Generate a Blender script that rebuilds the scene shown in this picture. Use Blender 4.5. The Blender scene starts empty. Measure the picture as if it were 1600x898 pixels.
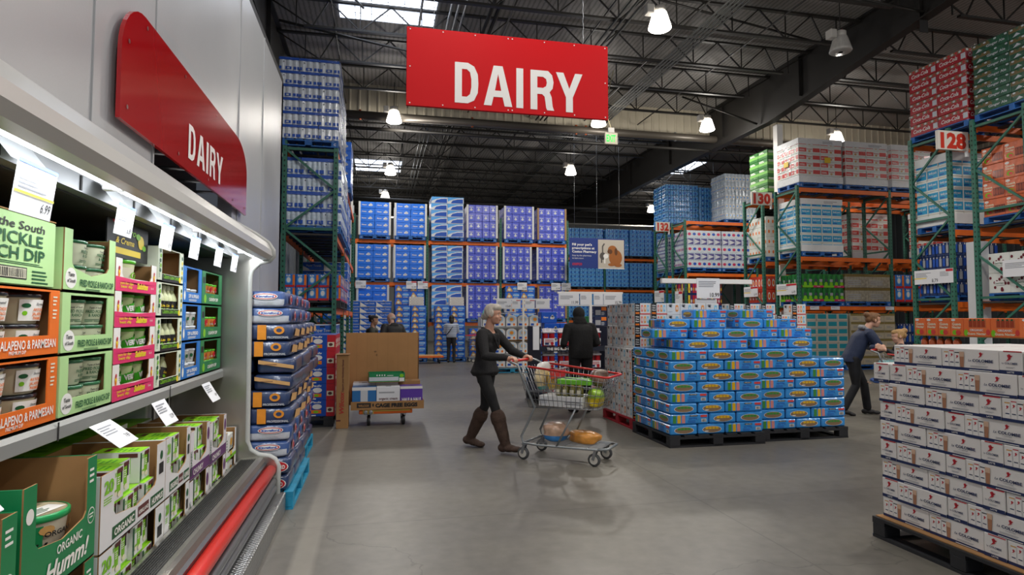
EXPOSURE=-0.85; WORLD=.6; LAMP=700; CASEW=42
import bpy, bmesh, math, random
from mathutils import Vector, Matrix, Euler
SC = bpy.context.scene
COL = SC.collection
PI = math.pi
rnd = random.Random(11)

# ------------------------------------------------------------------ materials
def lin(h):
    h = h.lstrip('#')
    c = [int(h[i:i+2], 16)/255 for i in (0, 2, 4)]
    return tuple(x/12.92 if x <= .04045 else ((x+.055)/1.055)**2.4 for x in c) + (1,)
MATS = {}
def mat(name, hexc, rough=.5, metal=0, coat=0, bump=0, bscale=20, var=0, vscale=6, spec=.5, bdet=3, stretch=None, emit=None, estr=0):
    """plain procedural surface: colour with an optional mottling, optional bump noise, optional clear plastic coat"""
    if name in MATS: return MATS[name]
    m = bpy.data.materials.new(name); m.use_nodes = True
    nt = m.node_tree; N = nt.nodes; L = nt.links
    b = N['Principled BSDF']
    b.inputs['Base Color'].default_value = lin(hexc)
    b.inputs['Roughness'].default_value = rough
    b.inputs['Metallic'].default_value = metal
    b.inputs['Specular IOR Level'].default_value = spec
    b.inputs['Coat Weight'].default_value = coat
    b.inputs['Coat Roughness'].default_value = .12
    if emit:
        b.inputs['Emission Color'].default_value = lin(emit); b.inputs['Emission Strength'].default_value = estr
    if bump or var:
        tc = N.new('ShaderNodeTexCoord'); mp = N.new('ShaderNodeMapping')
        L.new(tc.outputs['Object'], mp.inputs['Vector'])
        if stretch: mp.inputs['Scale'].default_value = stretch
    if bump:
        nz = N.new('ShaderNodeTexNoise'); nz.inputs['Scale'].default_value = bscale; nz.inputs['Detail'].default_value = bdet
        L.new(mp.outputs['Vector'], nz.inputs['Vector'])
        bp = N.new('ShaderNodeBump'); bp.inputs['Strength'].default_value = bump; bp.inputs['Distance'].default_value = .02
        L.new(nz.outputs['Fac'], bp.inputs['Height'])
        L.new(bp.outputs['Normal'], b.inputs['Normal']); L.new(bp.outputs['Normal'], b.inputs['Coat Normal'])
    if var:
        n2 = N.new('ShaderNodeTexNoise'); n2.inputs['Scale'].default_value = vscale; n2.inputs['Detail'].default_value = 5
        L.new(mp.outputs['Vector'], n2.inputs['Vector'])
        hs = N.new('ShaderNodeHueSaturation'); hs.inputs['Color'].default_value = lin(hexc)
        mr = N.new('ShaderNodeMapRange'); mr.inputs['From Min'].default_value = .3; mr.inputs['From Max'].default_value = .7
        mr.inputs['To Min'].default_value = 1-var; mr.inputs['To Max'].default_value = 1+var
        L.new(n2.outputs['Fac'], mr.inputs['Value']); L.new(mr.outputs['Result'], hs.inputs['Value'])
        L.new(hs.outputs['Color'], b.inputs['Base Color'])
    MATS[name] = m
    return m
def wrapped(name, hexc, var=.12):
    """printed plastic pack under clear film: glossy crinkled coat"""
    return mat('wrap_'+name, hexc, rough=.35, coat=.7, bump=.35, bscale=9, bdet=4, var=var, vscale=11)
def film_mat():
    if 'film' in MATS: return MATS['film']
    m = bpy.data.materials.new('clear_stretch_film'); m.use_nodes = True
    nt = m.node_tree; N = nt.nodes; L = nt.links
    N.remove(N['Principled BSDF'])
    tr = N.new('ShaderNodeBsdfTransparent'); gl = N.new('ShaderNodeBsdfGlossy'); gl.inputs['Roughness'].default_value = .16
    gl.inputs['Color'].default_value = (.95, .97, 1, 1); tr.inputs['Color'].default_value = (.97, .98, .99, 1)
    mx = N.new('ShaderNodeMixShader'); tc = N.new('ShaderNodeTexCoord')
    mp = N.new('ShaderNodeMapping'); mp.inputs['Scale'].default_value = (3, 3, 14)
    nz = N.new('ShaderNodeTexNoise'); nz.inputs['Scale'].default_value = 2.2; nz.inputs['Detail'].default_value = 5; nz.inputs['Distortion'].default_value = .8
    L.new(tc.outputs['Object'], mp.inputs['Vector']); L.new(mp.outputs['Vector'], nz.inputs['Vector'])
    bp = N.new('ShaderNodeBump'); bp.inputs['Strength'].default_value = .6; bp.inputs['Distance'].default_value = .03
    L.new(nz.outputs['Fac'], bp.inputs['Height']); L.new(bp.outputs['Normal'], gl.inputs['Normal'])
    mr = N.new('ShaderNodeMapRange'); mr.inputs['From Min'].default_value = .52; mr.inputs['From Max'].default_value = .8
    mr.inputs['To Min'].default_value = .0; mr.inputs['To Max'].default_value = .26
    L.new(nz.outputs['Fac'], mr.inputs['Value']); L.new(mr.outputs['Result'], mx.inputs['Fac'])
    L.new(tr.outputs['BSDF'], mx.inputs[1]); L.new(gl.outputs['BSDF'], mx.inputs[2])
    L.new(mx.outputs['Shader'], N['Material Output'].inputs['Surface'])
    MATS['film'] = m
    return m
def ncol(name, hexc):   # matte print ink
    return mat('ink_'+name, hexc, rough=.45)

# ------------------------------------------------------------------ mesh builder
class Fr:
    """a flat frame: origin, two directions and the normal; p(a, b, e) is a point on it lifted by e"""
    def __init__(s, o, u, v):
        s.o = Vector(o); s.u = Vector(u).normalized(); s.v = Vector(v).normalized(); s.n = s.u.cross(s.v)
    def p(s, a, b, e=0): return s.o + s.u*a + s.v*b + s.n*e
def front(x, y, z): return Fr((x, y, z), (1, 0, 0), (0, 0, 1))      # looks to -y
def leftf(x, y, z): return Fr((x, y, z), (0, -1, 0), (0, 0, 1))     # looks to -x
def rightf(x, y, z): return Fr((x, y, z), (0, 1, 0), (0, 0, 1))     # looks to +x
def backf(x, y, z): return Fr((x, y, z), (-1, 0, 0), (0, 0, 1))     # looks to +y
def topf(x, y, z): return Fr((x, y, z), (1, 0, 0), (0, 1, 0))       # looks up
TXT = {}
def text_geo(s, bold=0, shear=0):
    k = (s, bold, shear)
    if k in TXT: return TXT[k]
    c = bpy.data.curves.new('t', 'FONT'); c.body = s; c.size = 1; c.resolution_u = 2; c.offset = bold; c.shear = shear
    o = bpy.data.objects.new('t', c); COL.objects.link(o)
    me = o.evaluated_get(bpy.context.evaluated_depsgraph_get()).to_mesh()
    vs = [(v.co.x, v.co.y) for v in me.vertices]; fs = [tuple(p.vertices) for p in me.polygons]
    o.to_mesh_clear(); bpy.data.objects.remove(o); bpy.data.curves.remove(c)
    if vs:
        x0 = min(v[0] for v in vs); x1 = max(v[0] for v in vs); y0 = min(v[1] for v in vs); y1 = max(v[1] for v in vs)
    else: x0 = x1 = y0 = y1 = 0
    TXT[k] = (vs, fs, x0, x1, y0, y1)
    return TXT[k]
class MB:
    def __init__(s): s.v = []; s.f = []; s.mi = []; s.sm = []; s.mats = []
    def _m(s, m):
        if m not in s.mats: s.mats.append(m)
        return s.mats.index(m)
    def add(s, vs, fs, m, smooth=False, M=None):
        k = len(s.v); i = s._m(m)
        s.v += [tuple(M @ Vector(v)) for v in vs] if M else [tuple(v) for v in vs]
        for f in fs: s.f.append(tuple(a+k for a in f)); s.mi.append(i); s.sm.append(smooth)
        return s
    def box(s, x0, y0, z0, x1, y1, z1, m, M=None, skip=''):
        vs = [(x0, y0, z0), (x1, y0, z0), (x1, y1, z0), (x0, y1, z0), (x0, y0, z1), (x1, y0, z1), (x1, y1, z1), (x0, y1, z1)]
        fs = {'b': (0, 3, 2, 1), 't': (4, 5, 6, 7), 'f': (0, 1, 5, 4), 'r': (1, 2, 6, 5), 'k': (2, 3, 7, 6), 'l': (3, 0, 4, 7)}
        return s.add(vs, [f for k, f in fs.items() if k not in skip], m, M=M)
    def cbox(s, x0, y0, z0, x1, y1, z1, m, c=.01, M=None, smooth=False):
        """box with chamfered edges"""
        X, Y, Z = (x0, x1), (y0, y1), (z0, z1); vs = []; idx = {}
        def q(a, b): return (X, Y, Z)[a][b]
        for i in (0, 1):
            for j in (0, 1):
                for k in (0, 1):
                    for ax in range(3):
                        sg = (1 if i == 0 else -1, 1 if j == 0 else -1, 1 if k == 0 else -1)
                        p = [X[i], Y[j], Z[k]]
                        for b in range(3):
                            if b != ax: p[b] += sg[b]*c
                        idx[i, j, k, ax] = len(vs); vs.append(p)
        fs = []
        for ax in range(3):
            o = [b for b in range(3) if b != ax]
            for sd in (0, 1):
                f = []
                for (a, b) in ((0, 0), (1, 0), (1, 1), (0, 1)):
                    t = [0, 0, 0]; t[ax] = sd; t[o[0]] = a; t[o[1]] = b; f.append(idx[tuple(t)+(ax,)])
                flip = (sd == 0) ^ (ax == 1)
                fs.append(tuple(f[::-1]) if flip else tuple(f))
        for ax in range(3):            # edges along ax
            o = [b for b in range(3) if b != ax]
            for a in (0, 1):
                for b in (0, 1):
                    t0 = [0, 0, 0]; t1 = [0, 0, 0]; t0[o[0]] = t1[o[0]] = a; t0[o[1]] = t1[o[1]] = b; t1[ax] = 1
                    f = [idx[tuple(t0)+(o[0],)], idx[tuple(t1)+(o[0],)], idx[tuple(t1)+(o[1],)], idx[tuple(t0)+(o[1],)]]
                    fs.append(tuple(f) if ((a ^ b) ^ (ax == 1)) else tuple(f[::-1]))
        for i in (0, 1):
            for j in (0, 1):
                for k in (0, 1):
                    f = [idx[i, j, k, 0], idx[i, j, k, 1], idx[i, j, k, 2]]
                    fs.append(tuple(f) if (i+j+k) % 2 else tuple(f[::-1]))
        return s.add(vs, fs, m, smooth, M)
    def rect(s, F, a0, b0, a1, b1, m, e=.0007):
        return s.add([F.p(a0, b0, e), F.p(a1, b0, e), F.p(a1, b1, e), F.p(a0, b1, e)], [(0, 1, 2, 3)], m)
    def poly(s, F, pts, m, e=.0012):
        return s.add([F.p(a, b, e) for a, b in pts], [tuple(range(len(pts)))], m)
    def plate(s, F, pts, t, m, mside=None, e=0):
        """outline with thickness t, its back on the frame"""
        n = len(pts)
        s.add([F.p(a, b, e+t) for a, b in pts], [tuple(range(n))], m)
        s.add([F.p(a, b, e) for a, b in pts]+[F.p(a, b, e+t) for a, b in pts], [tuple(range(n))[::-1]]+[(i, (i+1) % n, n+(i+1) % n, n+i) for i in range(n)], mside or m)
        return s
    def oval(s, F, a, b, ra, rb, m, e=.0012, n=18):
        return s.poly(F, [(a+ra*math.cos(2*PI*i/n), b+rb*math.sin(2*PI*i/n)) for i in range(n)], m, e)
    def text(s, F, st, a, b, h, m, w=None, al='c', bold=.012, shear=0, e=.0025, rot=0, xs=1):
        """lettering: h = cap height, w = forced width, al = alignment at a; b = bottom"""
        vs, fs, x0, x1, y0, y1 = text_geo(st, bold, shear)
        if not vs: return s
        k = h/.72; kx = (w/(x1-x0)) if w else k*xs
        W = (x1-x0)*kx; off = {'c': -W/2, 'l': 0, 'r': -W}[al]
        cr, sr = math.cos(rot), math.sin(rot); P = []
        for x, y in vs:
            X = (x-x0)*kx+off; Y = y*k
            P.append(F.p(a+X*cr-Y*sr, b+X*sr+Y*cr, e))
        return s.add(P, fs, m)
    def lines(s, F, a0, b0, a1, b1, n, m, e=.0012, r=None):
        """rows of unreadably small print"""
        r = r or random.Random(int(a0*1000)+n)
        h = (b1-b0)/n
        for i in range(n):
            s.rect(F, a0, b0+i*h, a0+(a1-a0)*r.uniform(.6, 1), b0+i*h+h*.45, m, e)
        return s
    def bars(s, F, a0, b0, a1, b1, m, e=.0016, n=14):
        r = random.Random(n); x = a0
        while x < a1:
            w = (a1-a0)/n*r.uniform(.25, .7); s.rect(F, x, b0, min(x+w, a1), b1, m, e); x += w+(a1-a0)/n*r.uniform(.3, .6)
        return s
    def lathe(s, prof, m, n=20, M=None, cap=True, smooth=True):
        """profile [(r, z)] turned about z"""
        vs = []; fs = []
        for r, z in prof:
            for i in range(n): vs.append((r*math.cos(2*PI*i/n), r*math.sin(2*PI*i/n), z))
        for j in range(len(prof)-1):
            for i in range(n): fs.append((j*n+i, j*n+(i+1) % n, (j+1)*n+(i+1) % n, (j+1)*n+i))
        s.add(vs, fs, m, smooth, M)
        if cap:
            s.add([vs[i] for i in range(n)], [tuple(range(n))[::-1]], m, False, M)
            s.add([vs[(len(prof)-1)*n+i] for i in range(n)], [tuple(range(n))], m, False, M)
        return s
    def tube(s, pts, r, m, n=6, closed=False, smooth=True, cap=True, r2=None):
        """round bar along a polyline"""
        pts = [Vector(p) for p in pts]; K = len(pts); rings = []; nrm = None
        for i, p in enumerate(pts):
            if closed: d = pts[(i+1) % K]-pts[i-1]
            else: d = pts[min(i+1, K-1)]-pts[max(i-1, 0)]
            d.normalize()
            if nrm is None: nrm = d.orthogonal().normalized()
            else:
                nrm = nrm-d*nrm.dot(d)
                nrm = nrm.normalized() if nrm.length > 1e-6 else d.orthogonal().normalized()
            bn = d.cross(nrm)
            rr = r if r2 is None else r+(r2-r)*i/(K-1)
            rings.append([p+(nrm*math.cos(2*PI*k/n)+bn*math.sin(2*PI*k/n))*rr for k in range(n)])
        vs = [v for R in rings for v in R]; fs = []
        for i in range(K if closed else K-1):
            j = (i+1) % K
            for k in range(n): fs.append((i*n+k, i*n+(k+1) % n, j*n+(k+1) % n, j*n+k))
        if cap and not closed: fs += [tuple(range(n))[::-1], tuple(range((K-1)*n, K*n))]
        return s.add(vs, fs, m, smooth)
    def bar(s, p, q, w, h, m, up=(0, 0, 1)):
        """rectangular bar from p to q, w across, h along up"""
        p = Vector(p); q = Vector(q); d = (q-p).normalized(); u = Vector(up)
        sx = d.cross(u)
        sx = sx.normalized() if sx.length > 1e-5 else d.orthogonal().normalized()
        u = sx.cross(d); a = sx*w/2; b = u*h/2
        vs = [p-a-b, p+a-b, p+a+b, p-a+b, q-a-b, q+a-b, q+a+b, q-a+b]
        return s.add(vs, [(0, 3, 2, 1)[::-1], (4, 5, 6, 7)[::-1], (0, 1, 5, 4)[::-1], (1, 2, 6, 5)[::-1], (2, 3, 7, 6)[::-1], (3, 0, 4, 7)[::-1]], m)
    def ell(s, c, r, m, n=12, k=8, M=None):
        vs = []; fs = []
        for j in range(k+1):
            t = PI*j/k
            for i in range(n):
                vs.append((c[0]+r[0]*math.sin(t)*math.cos(2*PI*i/n), c[1]+r[1]*math.sin(t)*math.sin(2*PI*i/n), c[2]-r[2]*math.cos(t)))
        for j in range(k):
            for i in range(n): fs.append((j*n+i, j*n+(i+1) % n, (j+1)*n+(i+1) % n, (j+1)*n+i))
        return s.add(vs, fs, m, True, M)
    def mesh(s, name, org=(0, 0, 0)):
        me = bpy.data.meshes.new(name)
        me.from_pydata([(v[0]-org[0], v[1]-org[1], v[2]-org[2]) for v in s.v], [], s.f)
        for m in s.mats: me.materials.append(m)
        me.polygons.foreach_set('material_index', s.mi); me.polygons.foreach_set('use_smooth', s.sm)
        me.update()
        return me

# ------------------------------------------------------------------ objects
def wloc(o):
    p = Vector((0, 0, 0))
    while o is not None: p += o.location; o = o.parent
    return p
def tag(o, label=None, cat=None, group=None, kind=None):
    if label: o['label'] = label
    if cat: o['category'] = cat
    if group: o['group'] = group
    if kind: o['kind'] = kind
    return o
def obj(name, me, parent=None, loc=(0, 0, 0), rz=0):
    o = bpy.data.objects.new(name, me); COL.objects.link(o)
    o.location = loc; o.rotation_euler = (0, 0, rz)
    if parent is not None: o.parent = parent
    return o
def thing(name, label, cat, loc=(0, 0, 0), rz=0, group=None):
    o = bpy.data.objects.new(name, None); o.empty_display_size = .1; COL.objects.link(o)
    o.location = loc; o.rotation_euler = (0, 0, rz)
    return tag(o, label, cat, group)
def part(name, mb, parent, loc=(0, 0, 0), label=None):
    """a part built in its thing's own frame"""
    o = obj(name, mb.mesh(name), parent, loc)
    if label: o['label'] = label
    return o
def wpart(name, mb, parent, label=None):
    """a part built in world coordinates, its thing unrotated"""
    o = obj(name, mb.mesh(name, wloc(parent)), parent)
    if label: o['label'] = label
    return o
def solo(name, mb, label, cat, loc=(0, 0, 0), rz=0, group=None):
    return tag(obj(name, mb.mesh(name), None, loc, rz), label, cat, group)
def struct(name, mb):
    return tag(obj(name, mb.mesh(name)), kind='structure')
def dup(root, loc, rz=0, label=None, group=None):
    r = root.copy(); COL.objects.link(r); r.location = loc; r.rotation_euler = (0, 0, rz)
    if label: r['label'] = label
    if group: r['group'] = group
    for ch in list(root.children):
        c = ch.copy(); COL.objects.link(c); c.parent = r
        for g in list(ch.children):
            d = g.copy(); COL.objects.link(d); d.parent = c
    return r
ORD = ['lowest', 'second', 'third', 'fourth', 'fifth', 'sixth', 'seventh', 'eighth', 'ninth', 'tenth', 'eleventh', 'twelfth', 'thirteenth']
NTH = ['first', 'second', 'third', 'fourth', 'fifth', 'sixth', 'seventh', 'eighth', 'ninth', 'tenth', 'eleventh', 'twelfth']
TR = Matrix.Translation
def RZ(a): return Matrix.Rotation(a, 4, 'Z')
def RX(a): return Matrix.Rotation(a, 4, 'X')
def RY(a): return Matrix.Rotation(a, 4, 'Y')
# ------------------------------------------------------------------ camera, view, sky
cam = bpy.data.cameras.new('camera'); camo = bpy.data.objects.new('camera', cam); COL.objects.link(camo); SC.camera = camo
cam.sensor_width = 36; cam.lens = 36*950/1600; cam.clip_start = .05; cam.clip_end = 200
YAW = math.radians(12.5); PIT = math.radians(2.9)
camo.location = (0, 0, 1.5); camo.rotation_euler = (PI/2+PIT, 0, -YAW)
SC.view_settings.view_transform = 'Standard'; SC.view_settings.look = 'None'
SC.view_settings.gamma = 1; SC.view_settings.use_curve_mapping = False; SC.view_settings.exposure = EXPOSURE
w = bpy.data.worlds.new('world'); SC.world = w; w.use_nodes = True
w.node_tree.nodes['Background'].inputs['Color'].default_value = (.80, .86, 1, 1)
w.node_tree.nodes['Background'].inputs['Strength'].default_value = WORLD

# ------------------------------------------------------------------ room shell
def floor_material():
    m = bpy.data.materials.new('polished_concrete'); m.use_nodes = True
    nt = m.node_tree; N = nt.nodes; L = nt.links; b = N['Principled BSDF']
    tc = N.new('ShaderNodeTexCoord')
    n1 = N.new('ShaderNodeTexNoise'); n1.inputs['Scale'].default_value = .55; n1.inputs['Detail'].default_value = 8
    n2 = N.new('ShaderNodeTexNoise'); n2.inputs['Scale'].default_value = 9; n2.inputs['Detail'].default_value = 6
    L.new(tc.outputs['Object'], n1.inputs['Vector']); L.new(tc.outputs['Object'], n2.inputs['Vector'])
    cr = N.new('ShaderNodeValToRGB'); cr.color_ramp.elements[0].position = .3; cr.color_ramp.elements[1].position = .72
    cr.color_ramp.elements[0].color = lin('625f5a'); cr.color_ramp.elements[1].color = lin('787469')
    L.new(n1.outputs['Fac'], cr.inputs['Fac'])
    mx = N.new('ShaderNodeMix'); mx.data_type = 'RGBA'; mx.blend_type = 'OVERLAY'; mx.inputs['Factor'].default_value = .3
    L.new(cr.outputs['Color'], mx.inputs[6]); L.new(n2.outputs['Fac'], mx.inputs[7])
    # sawn joints and a few wandering cracks
    sp = N.new('ShaderNodeSeparateXYZ'); L.new(tc.outputs['Object'], sp.inputs['Vector'])
    def joint(out, off, per):
        a = N.new('ShaderNodeMath'); a.operation = 'ADD'; a.inputs[1].default_value = off; L.new(out, a.inputs[0])
        p = N.new('ShaderNodeMath'); p.operation = 'PINGPONG'; p.inputs[1].default_value = per; L.new(a.outputs[0], p.inputs[0])
        c = N.new('ShaderNodeMath'); c.operation = 'LESS_THAN'; c.inputs[1].default_value = .006; L.new(p.outputs[0], c.inputs[0])
        return c.outputs[0]
    jx = joint(sp.outputs['X'], -2.62, 2.3); jy = joint(sp.outputs['Y'], -4.65, 2.3)
    ms = N.new('ShaderNodeTexVoronoi'); ms.feature = 'DISTANCE_TO_EDGE'; ms.inputs['Scale'].default_value = .17
    nz = N.new('ShaderNodeTexNoise'); nz.inputs['Scale'].default_value = 1.4; nz.inputs['Detail'].default_value = 6
    va = N.new('ShaderNodeVectorMath'); va.operation = 'ADD'; L.new(tc.outputs['Object'], va.inputs[0])
    L.new(tc.outputs['Object'], nz.inputs['Vector'])
    L.new(nz.outputs['Color'], va.inputs[1]); L.new(va.outputs[0], ms.inputs['Vector'])
    ck = N.new('ShaderNodeMath'); ck.operation = 'LESS_THAN'; ck.inputs[1].default_value = .0011; L.new(ms.outputs['Distance'], ck.inputs[0])
    m1 = N.new('ShaderNodeMath'); m1.operation = 'MAXIMUM'; L.new(jx, m1.inputs[0]); L.new(jy, m1.inputs[1])
    m2 = N.new('ShaderNodeMath'); m2.operation = 'MAXIMUM'; L.new(m1.outputs[0], m2.inputs[0]); L.new(ck.outputs[0], m2.inputs[1])
    sc = N.new('ShaderNodeMath'); sc.operation = 'MULTIPLY'; sc.inputs[1].default_value = .5; L.new(m2.outputs[0], sc.inputs[0])
    mj = N.new('ShaderNodeMix'); mj.data_type = 'RGBA'; mj.inputs[7].default_value = lin('4a4743')
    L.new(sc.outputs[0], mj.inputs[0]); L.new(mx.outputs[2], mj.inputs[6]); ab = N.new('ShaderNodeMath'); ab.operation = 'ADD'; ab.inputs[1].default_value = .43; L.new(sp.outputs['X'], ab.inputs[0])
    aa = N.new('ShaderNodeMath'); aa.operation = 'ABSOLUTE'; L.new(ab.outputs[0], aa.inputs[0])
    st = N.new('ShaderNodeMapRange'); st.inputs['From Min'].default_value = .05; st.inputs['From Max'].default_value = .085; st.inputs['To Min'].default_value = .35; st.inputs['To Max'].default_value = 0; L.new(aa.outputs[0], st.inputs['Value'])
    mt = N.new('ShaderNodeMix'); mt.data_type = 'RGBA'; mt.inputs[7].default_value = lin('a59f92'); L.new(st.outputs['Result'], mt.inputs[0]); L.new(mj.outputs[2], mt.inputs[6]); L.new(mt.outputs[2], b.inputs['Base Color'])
    mr = N.new('ShaderNodeMapRange'); mr.inputs['To Min'].default_value = .32; mr.inputs['To Max'].default_value = .5
    L.new(n1.outputs['Fac'], mr.inputs['Value']); L.new(mr.outputs['Result'], b.inputs['Roughness'])
    b.inputs['Specular IOR Level'].default_value = .45
    return m
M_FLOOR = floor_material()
def ceiling_material():
    m = bpy.data.materials.new('roof_insulation'); m.use_nodes = True
    nt = m.node_tree; N = nt.nodes; L = nt.links; b = N['Principled BSDF']
    tc = N.new('ShaderNodeTexCoord'); wv = N.new('ShaderNodeTexWave'); wv.inputs['Scale'].default_value = 2.6; wv.inputs['Distortion'].default_value = 1.2; wv.inputs['Detail'].default_value = 1
    wv.inputs['Detail Scale'].default_value = 4
    L.new(tc.outputs['Object'], wv.inputs['Vector'])
    cr = N.new('ShaderNodeValToRGB'); cr.color_ramp.elements[0].color = lin('6f6d6a'); cr.color_ramp.elements[1].color = lin('8e8b87')
    cr.color_ramp.elements[0].position = .1; cr.color_ramp.elements[1].position = .5
    L.new(wv.outputs['Fac'], cr.inputs['Fac']); L.new(cr.outputs['Color'], b.inputs['Base Color']); b.inputs['Roughness'].default_value = .6
    return m
M_CEIL = ceiling_material()
M_BLACK = mat('black_painted_steel', '24221f', rough=.5)
M_GIRD = mat('dark_girder_paint', '1d1b19', rough=.55)
M_BEIGE = mat('beige_wall_panel', 'b3ab98', rough=.55, var=.05, vscale=1.2)
M_DKWALL = mat('dark_grey_wall_panel', '5f6468', rough=.5)
M_GREYWALL = mat('grey_wall_panel', '8a8c8a', rough=.6)
M_WHITEP = mat('white_cooler_panel', 'aeb0b3', rough=.32, bump=.04, bscale=60, var=.03, vscale=1.5)
M_GALV = mat('galvanised_steel', '9a9da0', rough=.38, metal=.85)
M_PIPE = mat('brown_grey_pipe', '5a544c', rough=.4, metal=.3)
M_RED = mat('sign_red', 'c4000c', rough=.5, spec=.2)
M_REDGLOSS = mat('glossy_sign_red', 'b3060f', rough=.09, coat=.6)
M_WHITE = mat('sign_white', 'e8e6e2', rough=.45)
M_INK = mat('black_ink', '17171a', rough=.5)
M_GREYINK = mat('grey_small_print', '8d9096', rough=.6)

def corrugated(x0, x1, y, z0, z1, m, pitch=.3, rib=.03, along='x'):
    b = MB(); n = int(abs(x1-x0)/pitch); P = []
    for i in range(n):
        a = x0+(x1-x0)*i/n; q = (x1-x0)/n
        P += [(a, 0), (a+q*.1, -rib), (a+q*.22, -rib), (a+q*.32, 0)]
    P.append((x1, 0))
    if along == 'x': vs = [(a, y+o, z0) for a, o in P]+[(a, y+o, z1) for a, o in P]
    else: vs = [(y-o, a, z0) for a, o in P]+[(y-o, a, z1) for a, o in P]
    k = len(P)
    return b.add(vs, [(i, i+1, k+i+1, k+i) for i in range(k-1)], m)
ZC = 9.1
LET = {'D': ([(0, 0), (.5, 0), (.74, .08), (.88, .27), (.9, .5), (.88, .73), (.74, .92), (.5, 1), (0, 1)], [(.27, .16), (.27, .84), (.46, .84), (.58, .77), (.63, .6), (.63, .4), (.58, .23), (.46, .16)]),
       'A': ([(0, 0), (.27, 0), (.34, .22), (.66, .22), (.73, 0), (1, 0), (.66, 1), (.34, 1)], [(.39, .38), (.5, .8), (.61, .38)]),
       'I': ([(0, 0), (1, 0), (1, 1), (0, 1)], None),
       'R': ([(0, 0), (.27, 0), (.27, .4), (.46, .4), (.56, .34), (.62, .06), (.66, 0), (.94, 0), (.88, .1), (.84, .34), (.76, .46), (.88, .56), (.92, .72), (.86, .9), (.7, 1), (0, 1)], [(.27, .56), (.27, .84), (.5, .84), (.62, .79), (.65, .7), (.62, .61), (.5, .56)]),
       'Y': ([(.37, 0), (.63, 0), (.63, .38), (1, 1), (.72, 1), (.5, .6), (.28, 1), (0, 1), (.37, .38)], None)}
def sign_letter(F, ch, a, c, w, h, m, e=.003):
    """one bold condensed capital, drawn as an outline with its counter left open"""
    o, hole = LET[ch]; b = MB(); S = lambda P: [(a+x*w, c+y*h) for x, y in P]
    if hole:
        hx, hy = hole[0]; k = min(range(len(o)), key=lambda i: (o[i][0]-hx)**2+(o[i][1]-hy)**2)
        bm = bmesh.new(); ov = [bm.verts.new(F.p(x, y, e)) for x, y in S(o)]; hv = [bm.verts.new(F.p(x, y, e)) for x, y in S(hole)]
        es = [bm.edges.new((L_[i], L_[(i+1) % len(L_)])) for L_ in (ov, hv) for i in range(len(L_))]
        bmesh.ops.triangle_fill(bm, edges=es, use_beauty=True, normal=F.n)
        bm.verts.index_update(); b.add([v.co[:] for v in bm.verts], [tuple(v.index for v in f.verts) for f in bm.faces], m); bm.free()
    else:
        if ch == 'Y': b.add([F.p(x, y, e) for x, y in S(o)], [(0, 1, 2, 8), (2, 3, 4, 5), (8, 2, 5), (8, 5, 6, 7)], m)
        else: b.poly(F, S(o), m, e)
    return b
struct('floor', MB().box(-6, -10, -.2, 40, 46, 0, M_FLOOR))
struct('ceiling', MB().box(-6, -10, ZC, 40, 46, ZC+.1, M_CEIL))
hw = corrugated(-2.8, 34, 20, 8.02, ZC, M_BEIGE); hw.box(-2.8, 19.98, 7.96, 34, 20.12, 8.04, M_BLACK)
struct('wall_partition', hw)
b = corrugated(-6, 40, 41, 0, 8.2, M_GREYWALL, pitch=1.0, rib=.02); b.box(-6, 40.9, 8.2, 40, 41.2, ZC, M_BLACK); struct('wall_back', b)
b = corrugated(8.8, 46, -2.8, 0, ZC, M_DKWALL, pitch=.4, along='y'); struct('wall_left', b)
b = corrugated(-10, 46, 33, 0, ZC, M_DKWALL, pitch=.5, along='y'); struct('wall_right', b)
struct('column_steel', MB().box(12.22, 16.6, 0, 12.42, 16.8, 7.6, M_WHITE))
# girders: deep tapered plate girders running to the back
def girder(x, ys, zb, name):
    b = MB()
    for (ya, za), (yb, zb_) in zip(zip(ys, zb), zip(ys[1:], zb[1:])):
        b.add([(x-.012, ya, za), (x-.012, yb, zb_), (x-.012, yb, ZC), (x-.012, ya, ZC), (x+.012, ya, za), (x+.012, yb, zb_), (x+.012, yb, ZC), (x+.012, ya, ZC)], [(0, 3, 2, 1), (4, 5, 6, 7)], M_GIRD)
        b.add([(x-.13, ya, za), (x+.13, ya, za), (x+.13, yb, zb_), (x-.13, yb, zb_), (x-.13, ya, za+.03), (x+.13, ya, za+.03), (x+.13, yb, zb_+.03), (x-.13, yb, zb_+.03)],
              [(0, 3, 2, 1), (4, 5, 6, 7), (0, 1, 5, 4), (2, 3, 7, 6), (1, 2, 6, 5), (3, 0, 4, 7)], M_GIRD)
    for y in range(int(ys[0]), int(ys[-1]), 4): b.box(x-.11, y, ZC-1.2, x+.11, y+.02, ZC, M_GIRD)
    b.box(x-.13, ys[0], ZC-.06, x+.13, ys[-1], ZC-.02, M_GIRD)
    return struct(name, b)
girder(11.9, [-9, 9.5, 16.4, 29, 41], [8.5, 8.35, 7.58, 7.62, 8.3], 'beam_girder')
girder(-2.65, [-9, 9.5, 16.4, 29, 41], [8.5, 8.35, 7.6, 7.62, 8.3], 'beam_girder')
b = MB(); b.box(12, 7.6, 8.25, 40, 7.8, 9.0, M_GIRD); b.box(12, 7.45, 8.22, 40, 7.95, 8.27, M_GIRD); struct('beam_cross', b)
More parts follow.
